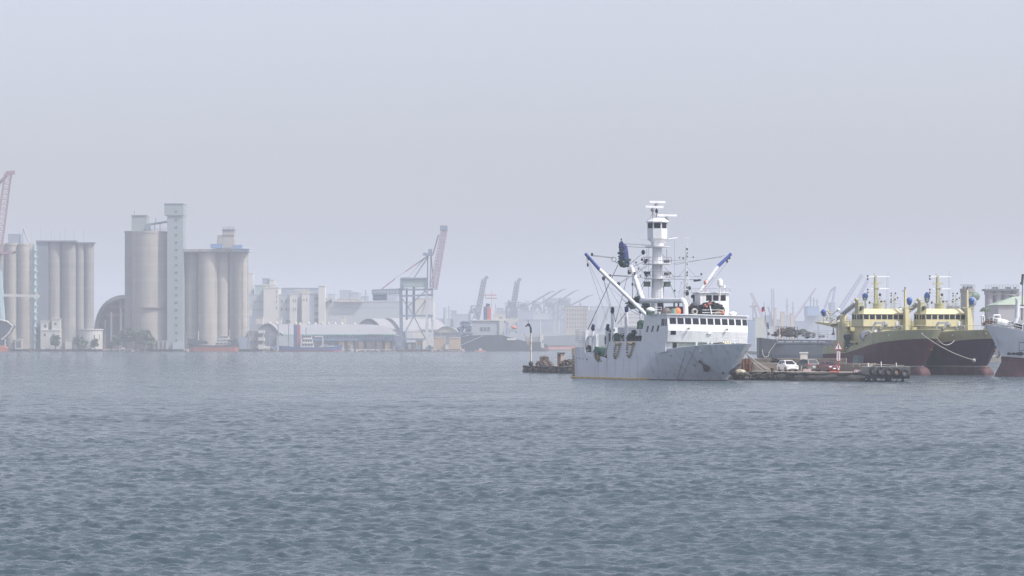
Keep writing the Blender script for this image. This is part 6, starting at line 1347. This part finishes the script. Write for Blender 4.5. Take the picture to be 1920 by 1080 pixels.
for k in range(24): g = MB(); px = 590+k*6.4; g.box(X(px, D), X(px+3.2, D), D+.2, D+.45, Z(634.5, D), Z(630, D)); g.build('clerestory_window', M_FGREY, t, world=True)
for k, px in enumerate((641, 657, 677, 693, 711, 727)):
    g = MB(); g.box(X(px-4.5, D), X(px+5, D), D-3, D+.2, GZ, Z(640, D)); g.build('shutter_door', M_OCHRE if k != 3 else mat('dull shutter', (.33,.27,.25)), t, world=True)
g = MB(); g.box(X(600, D), X(641, D), D-3.5, D-.5, GZ, Z(648, D)); g.build('loading_dock', mat('cream dock', (.42,.38,.30)), t, world=True)
g = MB(); g.box(X(520, D), X(566, D), D-6, D+.3, GZ, Z(629, D)); g.build('front_office', M_FGREY, t, world=True)
for k, (px, py) in enumerate(((499, 604), (512, 604), (548, 604), (556, 605), (572, 604), (585, 605), (598, 604), (610, 604.5), (623, 604.5), (636, 605), (660, 605))): g = MB(); g.ball((X(px, D), D+33, Z(py+2, D)), 1.1, 8, 6); g.build('roof_vent', M_FWHITE, t, world=True, smooth=True)
for a, b, y, lab in ((480, 493, 595, 'small white roof box with dark emblem above the dark gable'), (519, 527.5, 597, 'small cream cube on the pale curved roof, left one'), (638, 647, 594.5, 'small cream cube on the pale curved roof, right one')): bld('roof_box', a, b, y, D+36, 6, M_FWHITE, lab, 'roof box', pyb=608)
hall(666, 716, 598, 618, DS+70, 120, 'dark arched hangar behind the green eaved warehouse', gable=M_DGREY, skew=40)
hall(702, 752, 597, 622, DS+95, 120, 'farther arched hangar with pale roof, left of the blue crane legs', gable=M_FBLUE, skew=30)
for a, b, py, D_, m_, lab in ((741, 752, 630, DS+6, M_FBLUE, 'small blue grey shed left of the gantry crane foot'), (779, 792, 637, DS+4, M_OCHRE, 'ochre shed between the gantry crane legs'), (812, 834, 633, DS+8, M_OCHRE, 'ochre quay shed right of the gantry crane'), (843, 863, 634, DS+2, M_OCHRE, 'ochre quay shed nearest the black ship stern'), (760, 778, 643, DS+4, M_DGREY, 'dark low shed between the gantry crane legs')):
    bld('quay_shed', a, b, py, D_, 14, m_, lab, 'shed', rmat=M_FWHITE)
hall(812, 862, 613, 628, DS+60, 80, 'cream roofed hall right of the gantry crane', roof=M_ROOF, gable=mat('cream gable', (.42,.39,.31)))
bld('quay_shed', 812, 862, 625, DS+40, 20, M_DGREY, 'dark grey lean-to below the cream gable', 'shed')
# small things on the quay
rn = random.Random(5)
for k, (px, m_) in enumerate(((488, M_FWHITE), (503, M_FWHITE), (514, M_SKYB))):
    D = DS-1; g = MB(); x = X(px, D); t = empty('delivery_van', (x, D, GZ), ('tiny white van parked left of the blue coaster', 'tiny white van nearer the blue coaster bow post', 'tiny pale blue van by the coaster stern')[k], 'van')
    g.hexa([(-2.4, -1, .35), (2.4, -1, .35), (2.4, 1, .35), (-2.4, 1, .35)], [(-2.3, -.9, 2.0), (1.5, -.9, 2.0), (1.5, .9, 2.0), (-2.3, .9, 2.0)]); g.build('body', m_, t)
    for s in (-1.5, 1.5): g = MB(); g.tube((s, -1.05, .35), (s, 1.05, .35), .38, n=8); g.build('wheel', M_RUBBER, t)
# -- blue grey gantry crane with raised boom
D = DS-2; t = place('gantry_crane', 780, D, 'big grey blue quay crane with its red and white boom raised steeply', 'crane')
P_ = lambda px, py, dy=0: Vector((X(px, D), D+dy, Z(py, D)))
def bm(name, segs, m, r=.6, par=None):
    g = MB()
    for a, b in segs: g.bar(a, b, r*2, r*2)
    return g.build(name, m, par or t, world=True)
for dy in (0, 16):
    for a, b, m_ in ((752, 750.5, M_CRBLUE), (800, 800, M_PALEST)): bm('leg', [(P_(a, 652, dy), P_(b, 540, dy))], m_, .75)
bm('leg', [(P_(811, 652, 2), P_(810, 545, 2))], M_PALEST, .7); bm('leg', [(P_(762, 600, 6), P_(762, 540, 6))], M_CRBLUE, .6); bm('leg', [(P_(775, 590, 8), P_(775, 538, 8))], M_CRBLUE, .8)
for q in ((752, 592, 812, 592), (752, 636, 800, 636), (752, 555, 812, 553), (752, 543, 812, 543)): bm('cross_beam', [(P_(q[0], q[1]), P_(q[2], q[3]))], M_CRBLUE, .6)
for q in ((752, 636, 776, 593), (776, 593, 798, 636), (776, 593, 800, 560), (754, 560, 776, 592), (765, 575, 798, 545), (800, 560, 790, 590), (800, 640, 811, 620), (811, 640, 800, 620), (800, 600, 811, 580), (811, 600, 800, 580)): bm('brace', [(P_(q[0], q[1], 1), P_(q[2], q[3], 1))], M_CRBLUE if q[0] < 799 else M_PALEST, .33)
g = MB(); g.box(X(757, D), X(799, D), D-1, D+14, Z(538, D), Z(523, D)); mh = g.build('machinery_house', mat('grey green house', (.30,.38,.37), var=.06, scale=.1), t, world=True)
g = MB(); g.box(X(751, D), X(800, D), D-2, D+15, Z(523, D), Z(520.5, D)); g.box(X(750.5, D), X(757, D), D-1.5, D+12, Z(541, D), Z(523, D)); g.box(X(796, D), X(801, D), D-1.4, D+12, Z(541, D), Z(522, D)); g.build('house_frame', M_CRBLUE, mh, world=True)
g = MB(); g.lattice(P_(698, 548), P_(752, 546), 3.0, 3.0, .35, 10, up=(0, 0, 1)); g.build('back_girder', M_CRBLUE, t, world=True)
g = MB(); g.box(X(699, D), X(725, D), D, D+6, Z(563, D), Z(549, D)); g.build('counterweight', M_CRBLUE, t, world=True)
g = MB(); g.lattice(P_(812, 542), P_(833, 425), 4.2, 3.4, .27, 20, up=(0, 1, 0)); g.lattice(P_(814, 542, 5), P_(835, 425, 5), 3.6, 3, .22, 20, up=(0, 1, 0)); bo = g.build('boom', mat('pink white boom', (.36,.28,.34)), t, world=True)
g = MB(); g.box(X(825, D), X(838.5, D), D-2, D+6, Z(432, D), Z(423, D)); g.build('boom_head', M_CRBLUE, bo, world=True)
g = MB(); g.box(X(793, D), X(812, D), D-1, D+6, Z(479, D), Z(474, D)); g.box(X(803, D), X(810, D), D, D+4, Z(474, D), Z(467, D)); g.build('apex', M_CRBLUE, t, world=True)
for q, m_ in (((801, 545, 802, 478), M_CRBLUE), ((806, 540, 808, 478), M_PALEST), ((760, 509, 802, 480), M_CRRED), ((776, 521, 803, 481), M_CRBLUE), ((738, 523, 760, 509), M_PALEST), ((713, 544, 740, 523), M_CRRED), ((762, 523, 798, 482), M_PALEST), ((812, 476, 822, 440), M_CRBLUE), ((808, 478, 813, 540), M_CRBLUE)): bm('stay', [(P_(q[0], q[1], 2), P_(q[2], q[3], 2))], m_, .38)
for px in (753, 800, 811): g = MB(); g.box(X(px-2.5, D), X(px+2.5, D), D-1.5, D+2, GZ, GZ+1.8); g.build('bogie', M_CRBLUE, t, world=True)
# -- black hulled ship with white house and red funnel
D = 2040.0; t = place('bulk_carrier', 925, D, 'black hulled ship seen from astern quarter with white house and red funnel', 'cargo ship', z=0)
def fb(name, a, b, y0, y1, m_, dy=0, dep=10, par=None, D_=None): 
    d_ = D_ or D; g = MB(); g.box(X(a, d_), X(b, d_), d_+dy, d_+dy+dep, Z(y0, d_), Z(y1, d_)); return g.build(name, m_, par or t, world=True)
g = MB(); q = [(862, 632), (880, 629), (940, 628), (962, 634), (985, 640), (1010, 641), (1026, 646), (1030, 662), (870, 662), (864, 650)]; g.yprism([(X(a, D), Z(b, D)) for a, b in q][::-1], D, D+22); g.build('hull', M_BKHULL, t, world=True)
fb('bottom', 985, 1026, 662, 652, mat('dull red bottom', (.30,.09,.10)), -.2, 1)
a1 = fb('deckhouse', 884, 936, 629, 601, M_FGREY, 3, 14); fb('deckhouse', 936, 945, 629, 601, M_FWHITE, 2, 14); a2 = fb('bridge', 925, 948, 601, 589, M_FWHITE, 4, 10); fb('bridge_wing', 945, 972, 605, 597, M_FWHITE, 5, 3); fb('bridge_deck', 884, 950, 601.5, 599.5, M_FWHITE, 2.2, 16)
g = MB(); x0, x1, xm = X(906.5, D), X(920.5, D), X(913.5, D); g.box(x0, xm, D+5, D+11, Z(600, D), Z(575, D)); g.cur = 1; g.box(xm, x1, D+5, D+11, Z(600, D), Z(576, D)); fn = g.build('funnel', [M_BLHULL, mat('orange red funnel', (.55,.12,.08))], t, world=True)
g = MB(); g.tube((X(914, D), D+8, Z(575, D)), (X(915, D), D+8, Z(569, D)), 1.4, n=10); g.build('exhaust', M_BKHULL, fn, world=True)
for k in range(3):
    for i in range(2): fb('window', 900.5+k*6.8, 905+k*6.8, 616.5+i*3.8-.0, 613.5+i*3.8, M_WIN, 2.8, .4, a1)
for px in (937, 940): fb('window', px, px+1.8, 597, 594.5, M_WIN, 3.8, .4, a2)
g = MB(); v = W(963.5, 614, D-1); g.ball(v, 1.5, 12, 8, (1.35, 1, .85)); g.build('lifeboat', mat('orange lifeboat', (.62,.17,.09)), t, world=True, smooth=True)
g = MB(); g.tube(W(955, 605, D), W(955, 630, D), .4); g.tube(W(950, 615, D), W(972, 600, D), .4); g.tube(W(957, 620, D), W(972, 620, D), .3); g.tube(W(951, 637, D-1), W(968, 637, D-1), .8); g.build('davit', M_FWHITE, t, world=True)
for px, y0, y1 in ((922, 575, 546), (930, 589, 570), (911, 560, 553), (1013, 641, 626)): g = MB(); g.tube(W(px, y0, D+6), W(px, y1, D+6), .35); g.build('mast', M_FWHITE, t, world=True)
g = MB(); g.tube(W(908, 553, D+6), W(931, 553, D+6), .35); g.tube(W(910, 559, D+6), W(932, 559, D+6), .3); g.build('mast_yard', mat('pale red yard', (.45,.2,.18)), t, world=True)
g = MB(); rn = random.Random(2); 
cloud(g, W(872, 628, D+4), (4.5, 3, 9), 40, 1.6, rn); g.build('stern_gear', M_CRDK, t, world=True)
g = MB(); g.path([W(878, 590, D+4), W(884, 577, D+4), W(890, 590, D+4), W(884, 603, D+4)], .5, 5); g.build('stern_crane', M_FGREY, t, world=True)
g = MB(); g.tube(W(862, 648, D-1), W(905, 630, D-1), .22); g.build('gangway', M_FGREY, t, world=True)
# small boat
t = place('workboat', 900, DS-40, 'tiny white and orange workboat under the black ship side', 'boat', z=0); D = DS-40
g = MB(); q = [(889, 657), (912, 657), (908, 662), (892, 662)]; g.yprism([(X(a, D), Z(b, D)) for a, b in q], D-1.5, D+1.5); g.build('hull', mat('orange boat hull', (.5,.22,.13)), t, world=True)
fb('cabin', 898, 904, 657, 653, M_FWHITE, -1, 2, D_=D)
# -- moored bulk ship with pink bottom, tug and quay things behind the fishing vessel
D = 2180.0; t = place('bulk_carrier', 1030, D, 'long grey green hull with pink bottom left of the fishing vessel stern', 'cargo ship', z=0)
g = MB(); q = [(985, 632), (1075, 628), (1230, 626), (1230, 648), (1012, 650), (1000, 662), (985, 662)]; g.yprism([(X(a, D), Z(b, D)) for a, b in q][::-1], D, D+24); g.build('hull', mat('grey green hull', (.19,.235,.25), var=.1, scale=.05), t, world=True)
fb('bottom', 1018, 1228, 662, 648, mat('pink red bottom', (.50,.20,.18), var=.1, scale=.05), 0, 20)
fb('hatch_coaming', 960, 1000, 632, 626, M_FGREY, 2, 14); fb('hatch_coaming', 1008, 1060, 630, 625, M_FGREY, 2, 14); fb('crane_post', 1014, 1019, 650, 628, M_FWHITE, -1, 3)
D = 2000.0; t = place('tug', 1008, D, 'black tug with small white wheelhouse beside the pink bottomed hull', 'tug', z=0)
g = MB(); q = [(986, 648), (1012, 650), (1022, 655), (1027, 662), (984, 662)]; g.yprism([(X(a, D), Z(b, D)) for a, b in q][::-1], D-3, D+5); g.build('hull', M_BKHULL, t, world=True)
fb('wheelhouse', 1014, 1020, 656, 643, M_FWHITE, -2, 5); fb('funnel', 1016, 1019, 643, 638, M_DGREY, 0, 2); g = MB(); g.tube(W(990, 648, D), W(983, 625, D), .35); g.tube(W(990, 648, D), W(996, 628, D), .35); g.build('lattice_mast', M_CRRED, t, world=True)
bld('long_shed', 972, 1075, 600, 2900, 60, M_FBLUE, 'long plain blue grey shed behind the black ship', 'shed')
bld('apartment_block', 1060, 1103, 575, 2700, 30, M_BEIGE, 'beige apartment block with five rows of windows left of the fishing vessel', win=[([1064+k*5 for k in range(8)], (582, 590, 598, 606, 613), 2.4, 4)], rmat=M_DGREY)
bld('apartment_block', 1166, 1212, 588, 2700, 30, M_FWHITE, 'cream block with dark floor lines seen through the fishing vessel rigging', win=[((1189,), (596, 604, 612, 620), 44, 1)])
bld('apartment_block', 1108, 1166, 575, 3300, 30, M_FGREY, 'faint grey block between the beige and cream blocks')
bld('grey_store', 1095, 1160, 617, 2600, 30, M_FGREY, 'low pale store seen between the davit posts of the fishing vessel')
g = MB(); D = 2600; g.bar(W(1142, 575, D), W(1126, 618, D), 2, 2); single('crane_leg', g, M_CRBLUE, W(1134, 600, D), 'slanting blue grey strut behind the fishing vessel afterdeck', 'crane')
for px in (1048, 1013, 1040): g = MB(); g.tube(W(px, 600, 2700), W(px, 626, 2700), .4); single('light_pole', g, M_FWHITE, W(px, 626, 2700), {1048: 'pale pole right of the long shed centre', 1013: 'pale pole left of the long shed centre', 1040: 'pale pole at the long shed centre'}[px], 'pole')
# -- distant container cranes
def ship_crane(px, tip, heel, body, label, m_, D=3900, w0=6, g_='dark container cranes on the horizon'):
    t = place('container_crane', px, D, label, 'crane', g_); P = lambda a, b, dy=0: Vector((X(a, D), D+dy, Z(b, D)))
    g = MB(); g.lattice(P(*heel), P(*tip), w0, w0*.8, .14*w0, 12, up=(0, 1, 0)); g.build('boom', m_, t, world=True); g = MB(); a_, b_ = P(*heel), P(*tip); g.bar(b_, b_+(b_-a_).normalized()*3+Vector((3, 0, 0)), w0*.8, w0*.6); g.tube(a_.lerp(b_, .3), P(body[0]+4, body[2]-12), .5, n=4); g.tube(P(body[0]+4, body[2]-12), P(body[0]+4, body[2]), .9, n=4); g.tube(a_.lerp(b_, .3), b_, .45, n=4); g.build('boom_stay', m_, t, world=True)
    a, b, y = body
    for q in (a, b): g = MB(); g.bar(P(q, 628), P(q, y), 2.2, 2.2); g.build('leg', m_, t, world=True)
    g = MB(); g.bar(P(a, y), P(b, y), 3, 3); g.bar(P(a, (y+628)/2), P(b, (y+628)/2), 1.6, 1.6); g.bar(P(a, (y+628)/2), P(b, y), 1.2, 1.2); g.build('frame', m_, t, world=True)
    g = MB(); g.box(X(a+2, D), X(b-2, D), D, D+15, Z(y, D), Z(y-7, D)); g.build('machinery_house', m_, t, world=True)
    return t
ship_crane(893, (908, 524), (894, 597), (880, 896, 585), 'dark slate crane with boom raised steeply above the white ship house', M_CRDK, 3000, 5)
ship_crane(957, (970, 528), (959, 597), (950, 968, 575), 'second dark slate crane with steep boom, right of the ship house', M_CRDK, 3000, 5)
ship_crane(985, (1031, 548), (976, 580), (968, 990, 578), 'faint crane with leftmost of four slanting booms', M_CRDK, 3600, 1.9)
ship_crane(1005, (1053, 544), (1000, 579), (996, 1014, 576), 'faint crane with second of four slanting booms', M_CRDK, 3600, 1.9)
ship_crane(1030, (1077, 546), (1015, 587), (1020, 1038, 573), 'faint crane with third of four slanting booms', M_CRDK, 3600, 1.7)
ship_crane(1050, (1104, 555), (1033, 592), (1046, 1068, 570), 'faint crane with lowest, rightmost of four slanting booms', M_CRDK, 3600, 1.7)
bld('distant_block', 1027, 1070, 560, 3700, 40, M_FBLUE, 'faint block with flat roof among the slanting booms')
bld('distant_block', 940, 1000, 583, 3400, 60, M_FBLUE, 'faint low block under the second steep dark crane')
bld('distant_block', 845, 882, 590, 3300, 60, M_FBLUE, 'faint long block left of the black ship')
bld('distant_block', 812, 850, 598, 3300, 60, M_FBLUE, 'faint low block behind the ochre sheds')
g = MB(); g.tube(W(834.5, 628, 3300), W(834.5, 577, 3300), 2.2, 1.7, 12); single('chimney', g, M_FBLUE, (X(834.5, 3300), 3300, GZ), 'faint lone chimney between the blue crane and the black ship', 'chimney')
bld('distant_block', 1103, 1245, 590, 3400, 60, M_FGREY, 'faint long block behind the fishing vessel mast')
# right of the fishing vessel
R_ = 'faint cranes beyond the grey ship'
def jib(px, pts, w_, m_, label, D=3900, legs=None):
    t = place('jib_crane', px, D, label, 'crane', R_); P = lambda a, b: Vector((X(a, D), D, Z(b, D)))
    for a, b in zip(pts, pts[1:]): g = MB(); g.lattice(P(*a), P(*b), w_*.55, w_*.4, .3, 12, up=(0, 1, 0)); g.build('jib', m_, t, world=True)
    for a, b in (legs or []): g = MB(); g.bar(P(*a), P(*b), 2, 2); g.build('leg', m_, t, world=True)
jib(1425, [(1443, 622), (1408, 549)], 5, M_CRRED, 'faint reddish jib crane leaning left just right of the white bow', 3300, [((1420, 600), (1414, 575)), ((1406, 575), (1420, 574))])
jib(1449, [(1450, 620), (1448.5, 541)], 6, M_CRBLUE, 'faint upright grey crane mast with orange base', 3300, [((1440, 575), (1450, 610))])
jib(1515, [(1488, 600), (1530, 540)], 4, M_CRRED, 'faint reddish jib leaning right, left of the pale blue building', 3700, [((1490, 600), (1490, 630))])
jib(1555, [(1546, 578), (1558, 545), (1566, 538), (1558, 580)], 4, M_CRLIL, 'faint lilac bent jib behind the blue domes', 3700)
jib(1595, [(1572, 585), (1617, 515)], 7, M_CRLIL, 'lilac slanting boom, left and longer of a pair', 3300)
jib(1610, [(1594, 590), (1627, 525)], 6, M_CRLIL, 'lilac slanting boom, right and shorter of a pair', 3300)
bld('distant_block', 1514, 1536, 575, 3300, 40, mat('pale sky blue cladding', (.20,.33,.50)), 'pale sky blue box building behind the grey ship', pyb=592)
bld('distant_block', 1515, 1570, 592, 3310, 40, M_FGREY, 'pale grey base below the sky blue box building')
bld('distant_block', 1558, 1566, 568, 3500, 30, M_FBLUE, 'narrow faint tower behind the blue domes')
for a, b, y, lab in ((1464.5, 1472, 585, 'left of two ochre stacks behind the grey ship'), (1483, 1489, 588, 'right of two ochre stacks behind the grey ship'), (1452, 1456, 578, 'thin ochre stack beside the upright grey crane')): bld('stack', a, b, y, 3000, 10, mat('pale ochre', (.55,.42,.27)), lab, 'stack')
for k, (a, b, y, m_, lab) in enumerate(((1404, 1416, 601, M_SKYB, 'blue patch of stacked containers right of the white bow'), (1416, 1432, 596, mat('pale yellow cladding', (.5,.47,.30)), 'pale yellow block among containers right of the white bow'), (1430, 1452, 612, M_FGREY, 'pale grey shed below the reddish crane'), (1452, 1466, 600, M_FBLUE, 'blue grey shed beside the ochre stacks'), (1472, 1484, 592, M_FGREY, 'grey block between the two ochre stacks'), (1489, 1516, 603, M_FBLUE, 'blue grey block below the reddish right leaning jib'), (1403, 1424, 620, M_FBLUE, 'low blue grey quay shed right of the white bow'))): bld('port_block', a, b, y, 3050+k*20, 30, m_, lab)
# -- silos, tanks and sheds on the right quay
D = 1000.0
t = place('storage_silo', 1815, D, 'small round grey silo with roof railing between the trawler masts', 'silo')
silo(t, 1803, 1828, 541, D, M_GREYC, 'wall', seg=24); g = MB(); g.torus((X(1815.5, D), D+(X(1828, D)-X(1803, D))/2, Z(534, D)), 2.4, .08, (0,0,1), 18, 4)
for k in range(8): post(g, 1804+k*3.4, 541, 534, D+.5, .08)
g.build('railing', M_STEEL, t, world=True)
for px in (1808, 1815, 1821): g = MB(); g.ball(W(px, 539, D+1), .55, 8, 6); g.build('roof_vent', M_DGREY, t, world=True)
t = place('storage_tank', 1880, D-20, 'big rectangular lilac grey silo block with railing and roof gear, behind the white ship', 'silo'); D2 = D-20
for a, b in ((1848, 1864), (1864, 1880), (1880, 1896), (1896, 1912)): silo(t, a, b, 545, D2+1, M_FGREY if False else mat('lilac grey concrete', (.30,.30,.32), var=.1, scale=.08, dirt=(.22,.21,.22), dscale=(.3,.3,.02), damt=.5), 'silo_cell', seg=20, bands=False)
g = MB(); g.box(X(1848, D2), X(1911, D2), D2, D2+8, Z(545, D2), Z(541.5, D2)); g.build('roof_slab', M_DGREY, t, world=True)
g = MB(); rail(g, [(X(1848.5, D2), D2+.2, Z(541.5, D2)), (X(1911, D2), D2+.2, Z(541.5, D2))], 1.3, .06, .9, 2); g.build('railing', M_STEEL, t, world=True)
for px in (1866, 1872, 1891, 1896, 1906): g = MB(); g.box(X(px-1.8, D2), X(px+1.8, D2), D2+2, D2+4, Z(541.5, D2), Z(538, D2)); g.build('roof_vent', M_DGREY, t, world=True)
D2 = 900.0; t = place('warehouse', 1900, D2, 'pale warehouse with light green pitched roof behind the white ship', 'warehouse')
g = MB(); g.box(X(1872, D2), X(1990, D2), D2, D2+20, GZ, Z(571, D2)); g.build('wall', mat('pale lilac wall', (.42,.41,.42), var=.05, scale=.2), t, world=True)
g = MB(); g.add([W(1868, 571.5, D2-.5), W(1994, 571.5, D2-.5), W(1960, 556, D2+10), W(1900, 556, D2+10), (X(1868, D2), D2+20.5, Z(571.5, D2)), (X(1994, D2), D2+20.5, Z(571.5, D2))], [(0,1,2,3), (0,3,4), (1,5,2), (3,2,5,4), (4,5,1,0)]); g.build('roof', mat('pale green roof', (.34,.42,.32), var=.06, scale=.2), t, world=True)
t = place('gas_sphere', 1838, D, 'pale round tank with green top behind the farther trawler', 'tank')
g = MB(); g.ball(W(1822, 566, D), 1.7, 14, 10); g.build('shell', M_FBLUE, t, world=True, smooth=True)
g = MB(); g.ball(W(1825, 556, D+2), 1.9, 12, 8, (1.2, 1, .9)); g.build('cover', mat('dull green', (.10,.17,.11), var=.4, scale=.5), t, world=True, smooth=True)
# -- trees
def tree(px, py_top, D, w_px, label, group=None, seed=1, z0=GZ, leaf=.9, n=170):
    rn = random.Random(seed); t = place('tree', px, D, label, 'tree', group, z0); h = Z(py_top, D)-z0; w_ = w_px/F*D/2
    g = MB(); g.tube((0, 0, 0), (rn.uniform(-.2, .2), 0, h*.55), .028*h+.12, .014*h+.05, 7)
    for k in range(5): a = rn.uniform(0, 6.28); g.tube((0, 0, h*(.3+.05*k)), (w_*.6*math.cos(a), w_*.6*math.sin(a), h*(.6+.06*k)), .012*h+.05, .03, 5)
    g.build('trunk', M_TRUNK, t)
    g = MB()
    cs = [(rn.uniform(-.6, .6)*w_, rn.uniform(-.5, .5)*w_, h*rn.uniform(.38, .85)) for _ in range(9)]+[(0, 0, h*.8)]
    for i in range(n):
        c = rn.choice(cs); r = w_*.42; d = Vector((rn.gauss(0, 1), rn.gauss(0, 1), rn.gauss(0, .8))).normalized()*r*rn.uniform(.5, 1.05); p = Vector(c)+d; s = leaf*rn.uniform(.5, 1.3)
        q = Vector((rn.gauss(0, 1), rn.gauss(0, 1), rn.gauss(0, 1))).normalized().to_track_quat('Z', 'Y')
        g.add([p+q @ Vector(v) for v in ((-s, -s*.6, 0), (s*.4, -s, .2*s), (s, s*.3, 0), (-.1*s, s, .2*s), (-s, .4*s, -.1*s))], [(0,1,2,3,4)])
    g.build('crown', M_LEAF, t); return t
TG = 'trees at the foot of the silos'
for k, (px, py, wp, lab) in enumerate(((222, 628, 26, 'leftmost tree of the clump before the tall round silo'), (236, 612, 30, 'tall dark tree under the left flank of the tall round silo'), (254, 618, 30, 'broad tree at the centre of the clump below the tall round silo'), (270, 616, 28, 'dense tree right of centre below the tall round silo'), (284, 628, 22, 'smallest tree, right end of the clump below the tall round silo'),
    (152, 634, 24, 'bushy tree left of the low round white building'), (104, 628, 20, 'round tree in front of the blocky cream building'), (178, 636, 14, 'shrub in front of the low round white building'), (209, 640, 18, 'low shrub in front of the arched storage hall'))): tree(px, py, DS-6-k*.5, wp, lab, TG, 40+k, n=230, leaf=1.0)
for k, (px, py, wp, lab) in enumerate(((540, 589, 10, 'small conifer like tree before the factory wing'), (556, 600, 14, 'low bush left of the factory bay'))): tree(px, py, 2300, wp, lab, None, 60+k)
for k, (px, py, wp, lab) in enumerate(((1848, 586, 16, 'tree left of the lilac grey silo block'), (1861, 583, 18, 'tree at the foot of the lilac grey silo block'), (1874, 590, 12, 'low shrub beside the pale warehouse wall'))): tree(px, py, 890, wp, lab, 'trees behind the white ship bow', 70+k, leaf=.35, n=420)
t = place('palm_tree', 1846, 880, 'palm with drooping fronds right of the farther trawler mast', 'tree'); h = Z(577, 880)-GZ
g = MB(); g.tube((0, 0, 0), (.2, 0, h), .22, .15, 7); g.build('trunk', M_TRUNK, t)
g = MB(); rn = random.Random(9)
for k in range(13):
    a = 2*math.pi*k/13; L_ = 1.7; pts = [Vector((.2+L_*u*math.cos(a), L_*u*math.sin(a), h+1.0*u-2.0*u*u)) for u in (0, .25, .5, .75, 1)]
    for p, q in zip(pts, pts[1:]): d = (q-p).normalized(); s = d.cross(Vector((0,0,1))).normalized()*.28; g.add([p-s, p+s, q+s*.7-Vector((0,0,.15)), q-s*.7-Vector((0,0,.15))], [(0,1,2,3)])
g.build('crown', M_LEAF, t)

# -- lamp posts, yard clutter and the faint skyline
rn = random.Random(404)
for k, px in enumerate((72, 118, 143, 196, 301, 349, 458, 506, 532, 556, 604, 668, 700, 741, 826, 852)):
    D = DS+1+rn.uniform(0, 3); h_ = rn.uniform(9, 13); x = X(px, D); g = MB(); g.tube((0, 0, 0), (0, 0, h_), .14, .08, 5); g.tube((0, 0, h_), (1.6, 0, h_+.2), .07, n=4); g.box(1.3, 2.1, -.2, .2, h_+.1, h_+.3)
    o = g.build('lamp_post', M_FGREY); o.location = (x, D, GZ); tag(o, 'slim grey lamp post on the far waterfront', 'lamp post', 'lamp posts along the far waterfront')
for k, (px, w_, h_, m_) in enumerate(((140, 8, 3, M_FWHITE), (147, 5, 2.4, M_SKYB), (330, 9, 3, M_FGREY), (455, 7, 2.6, M_FWHITE), (478, 6, 2.2, M_DGREY), (610, 8, 3.2, M_FBLUE), (622, 7, 2.5, M_FWHITE), (655, 6, 2.6, M_DGREY), (768, 5, 3.0, M_FWHITE), (785, 8, 2.6, M_CYAN), (806, 5, 2.4, M_DGREY), (838, 7, 3.1, M_FWHITE))):
    D = DS+.5; g = MB(); W2 = w_/F*D/2; g.box(-W2, W2, 0, 2.4, 0, h_); g.box(-W2-.1, W2+.1, -.1, 2.5, h_, h_+.15)
    for q in range(3): g.box(-W2+W2*2*(q+.2)/3, -W2+W2*2*(q+.5)/3, -.06, 0, h_*.45, h_*.8)
    o = g.build('storage_box', m_); o.location = (X(px, D), D, GZ); tag(o, 'small container sized box on the far waterfront', 'container', 'small boxes along the far waterfront')
for k, (a, b, y, D, lab) in enumerate(((760, 776, 566, 3000, 'faint pale tower block behind the left legs of the gantry crane'), (846, 856, 583, 3500, 'faint thin tower left of the black ship'), (868, 878, 592, 3500, 'faint tower just behind the black ship stern gear'),
    (930, 944, 578, 3500, 'faint block behind the ship bridge'), (946, 956, 568, 3600, 'faint narrow tower left of the second steep dark crane'), (976, 986, 570, 3600, 'faint narrow tower right of the second steep dark crane'), (984, 992, 565, 3700, 'faint thin tower among the slanting booms, left one'), (998, 1006, 566, 3700, 'faint thin tower among the slanting booms, right one'),
    (1000, 1028, 588, 3300, 'faint low block below the slanting booms'), (1104, 1120, 583, 3200, 'faint block right of the beige apartment block'), (1212, 1236, 602, 3200, 'faint block behind the white mast foot'), (1436, 1448, 592, 3300, 'faint block behind the upright grey crane'), (1536, 1550, 600, 3200, 'faint block below the lilac bent jib'), (1540, 1548, 585, 3600, 'faint tower left of the lilac bent jib'),
    (614, 628, 552, 3600, 'faint block left end of the skyline over the factory hall'), (674, 690, 556, 3600, 'faint block over the middle of the factory hall'), (1775, 1790, 590, 1500, 'faint grey block between the trawler masts'), (1786, 1800, 575, 1500, 'faint taller block left of the small grey silo'))):
    bld('distant_block', a, b, y, D, 20, M_FBLUE if k % 2 else M_FGREY, lab)
for k, (px, y0, y1) in enumerate(((640, 566, 548), (686, 566, 544), (842, 600, 574), (962, 600, 566), (1020, 575, 556), (1088, 580, 566), (1412, 600, 566), (1476, 600, 560), (1487, 600, 566), (1526, 576, 558), (1532, 576, 561), (1520, 576, 556))):
    D = 3400 if px < 1700 else 1400; g = MB(); g.tube(W(px, y0, D), W(px, y1, D), .00022*D, n=4); g.tube(W(px-3, (y0+2*y1)/3, D), W(px+3, (y0+2*y1)/3, D), .00012*D, n=4)
    single('radio_mast', g, M_CRBLUE, W(px, y0, D), 'faint thin mast on the hazy skyline', 'mast', 'faint thin masts on the skyline')
# ---------------------------------------------------------------- haze
def build_haze():
    mb = MB(); mb.box(-3000, 3000, -60, 9000, -2.2, 175)
    m = bpy.data.materials.new('haze air'); m.use_nodes = True; n = m.node_tree.nodes; l = m.node_tree.links
    n.remove(n['Principled BSDF'])
    v = n.new('ShaderNodeVolumePrincipled'); v.inputs['Color'].default_value = (0.78, 0.83, 0.915, 1)
    v.inputs['Density'].default_value = 0.00027; v.inputs['Anisotropy'].default_value = 0.0
    l.new(v.outputs[0], n['Material Output'].inputs['Volume'])
    o = mb.build('haze', m); tag(o, kind='stuff')
build_haze()
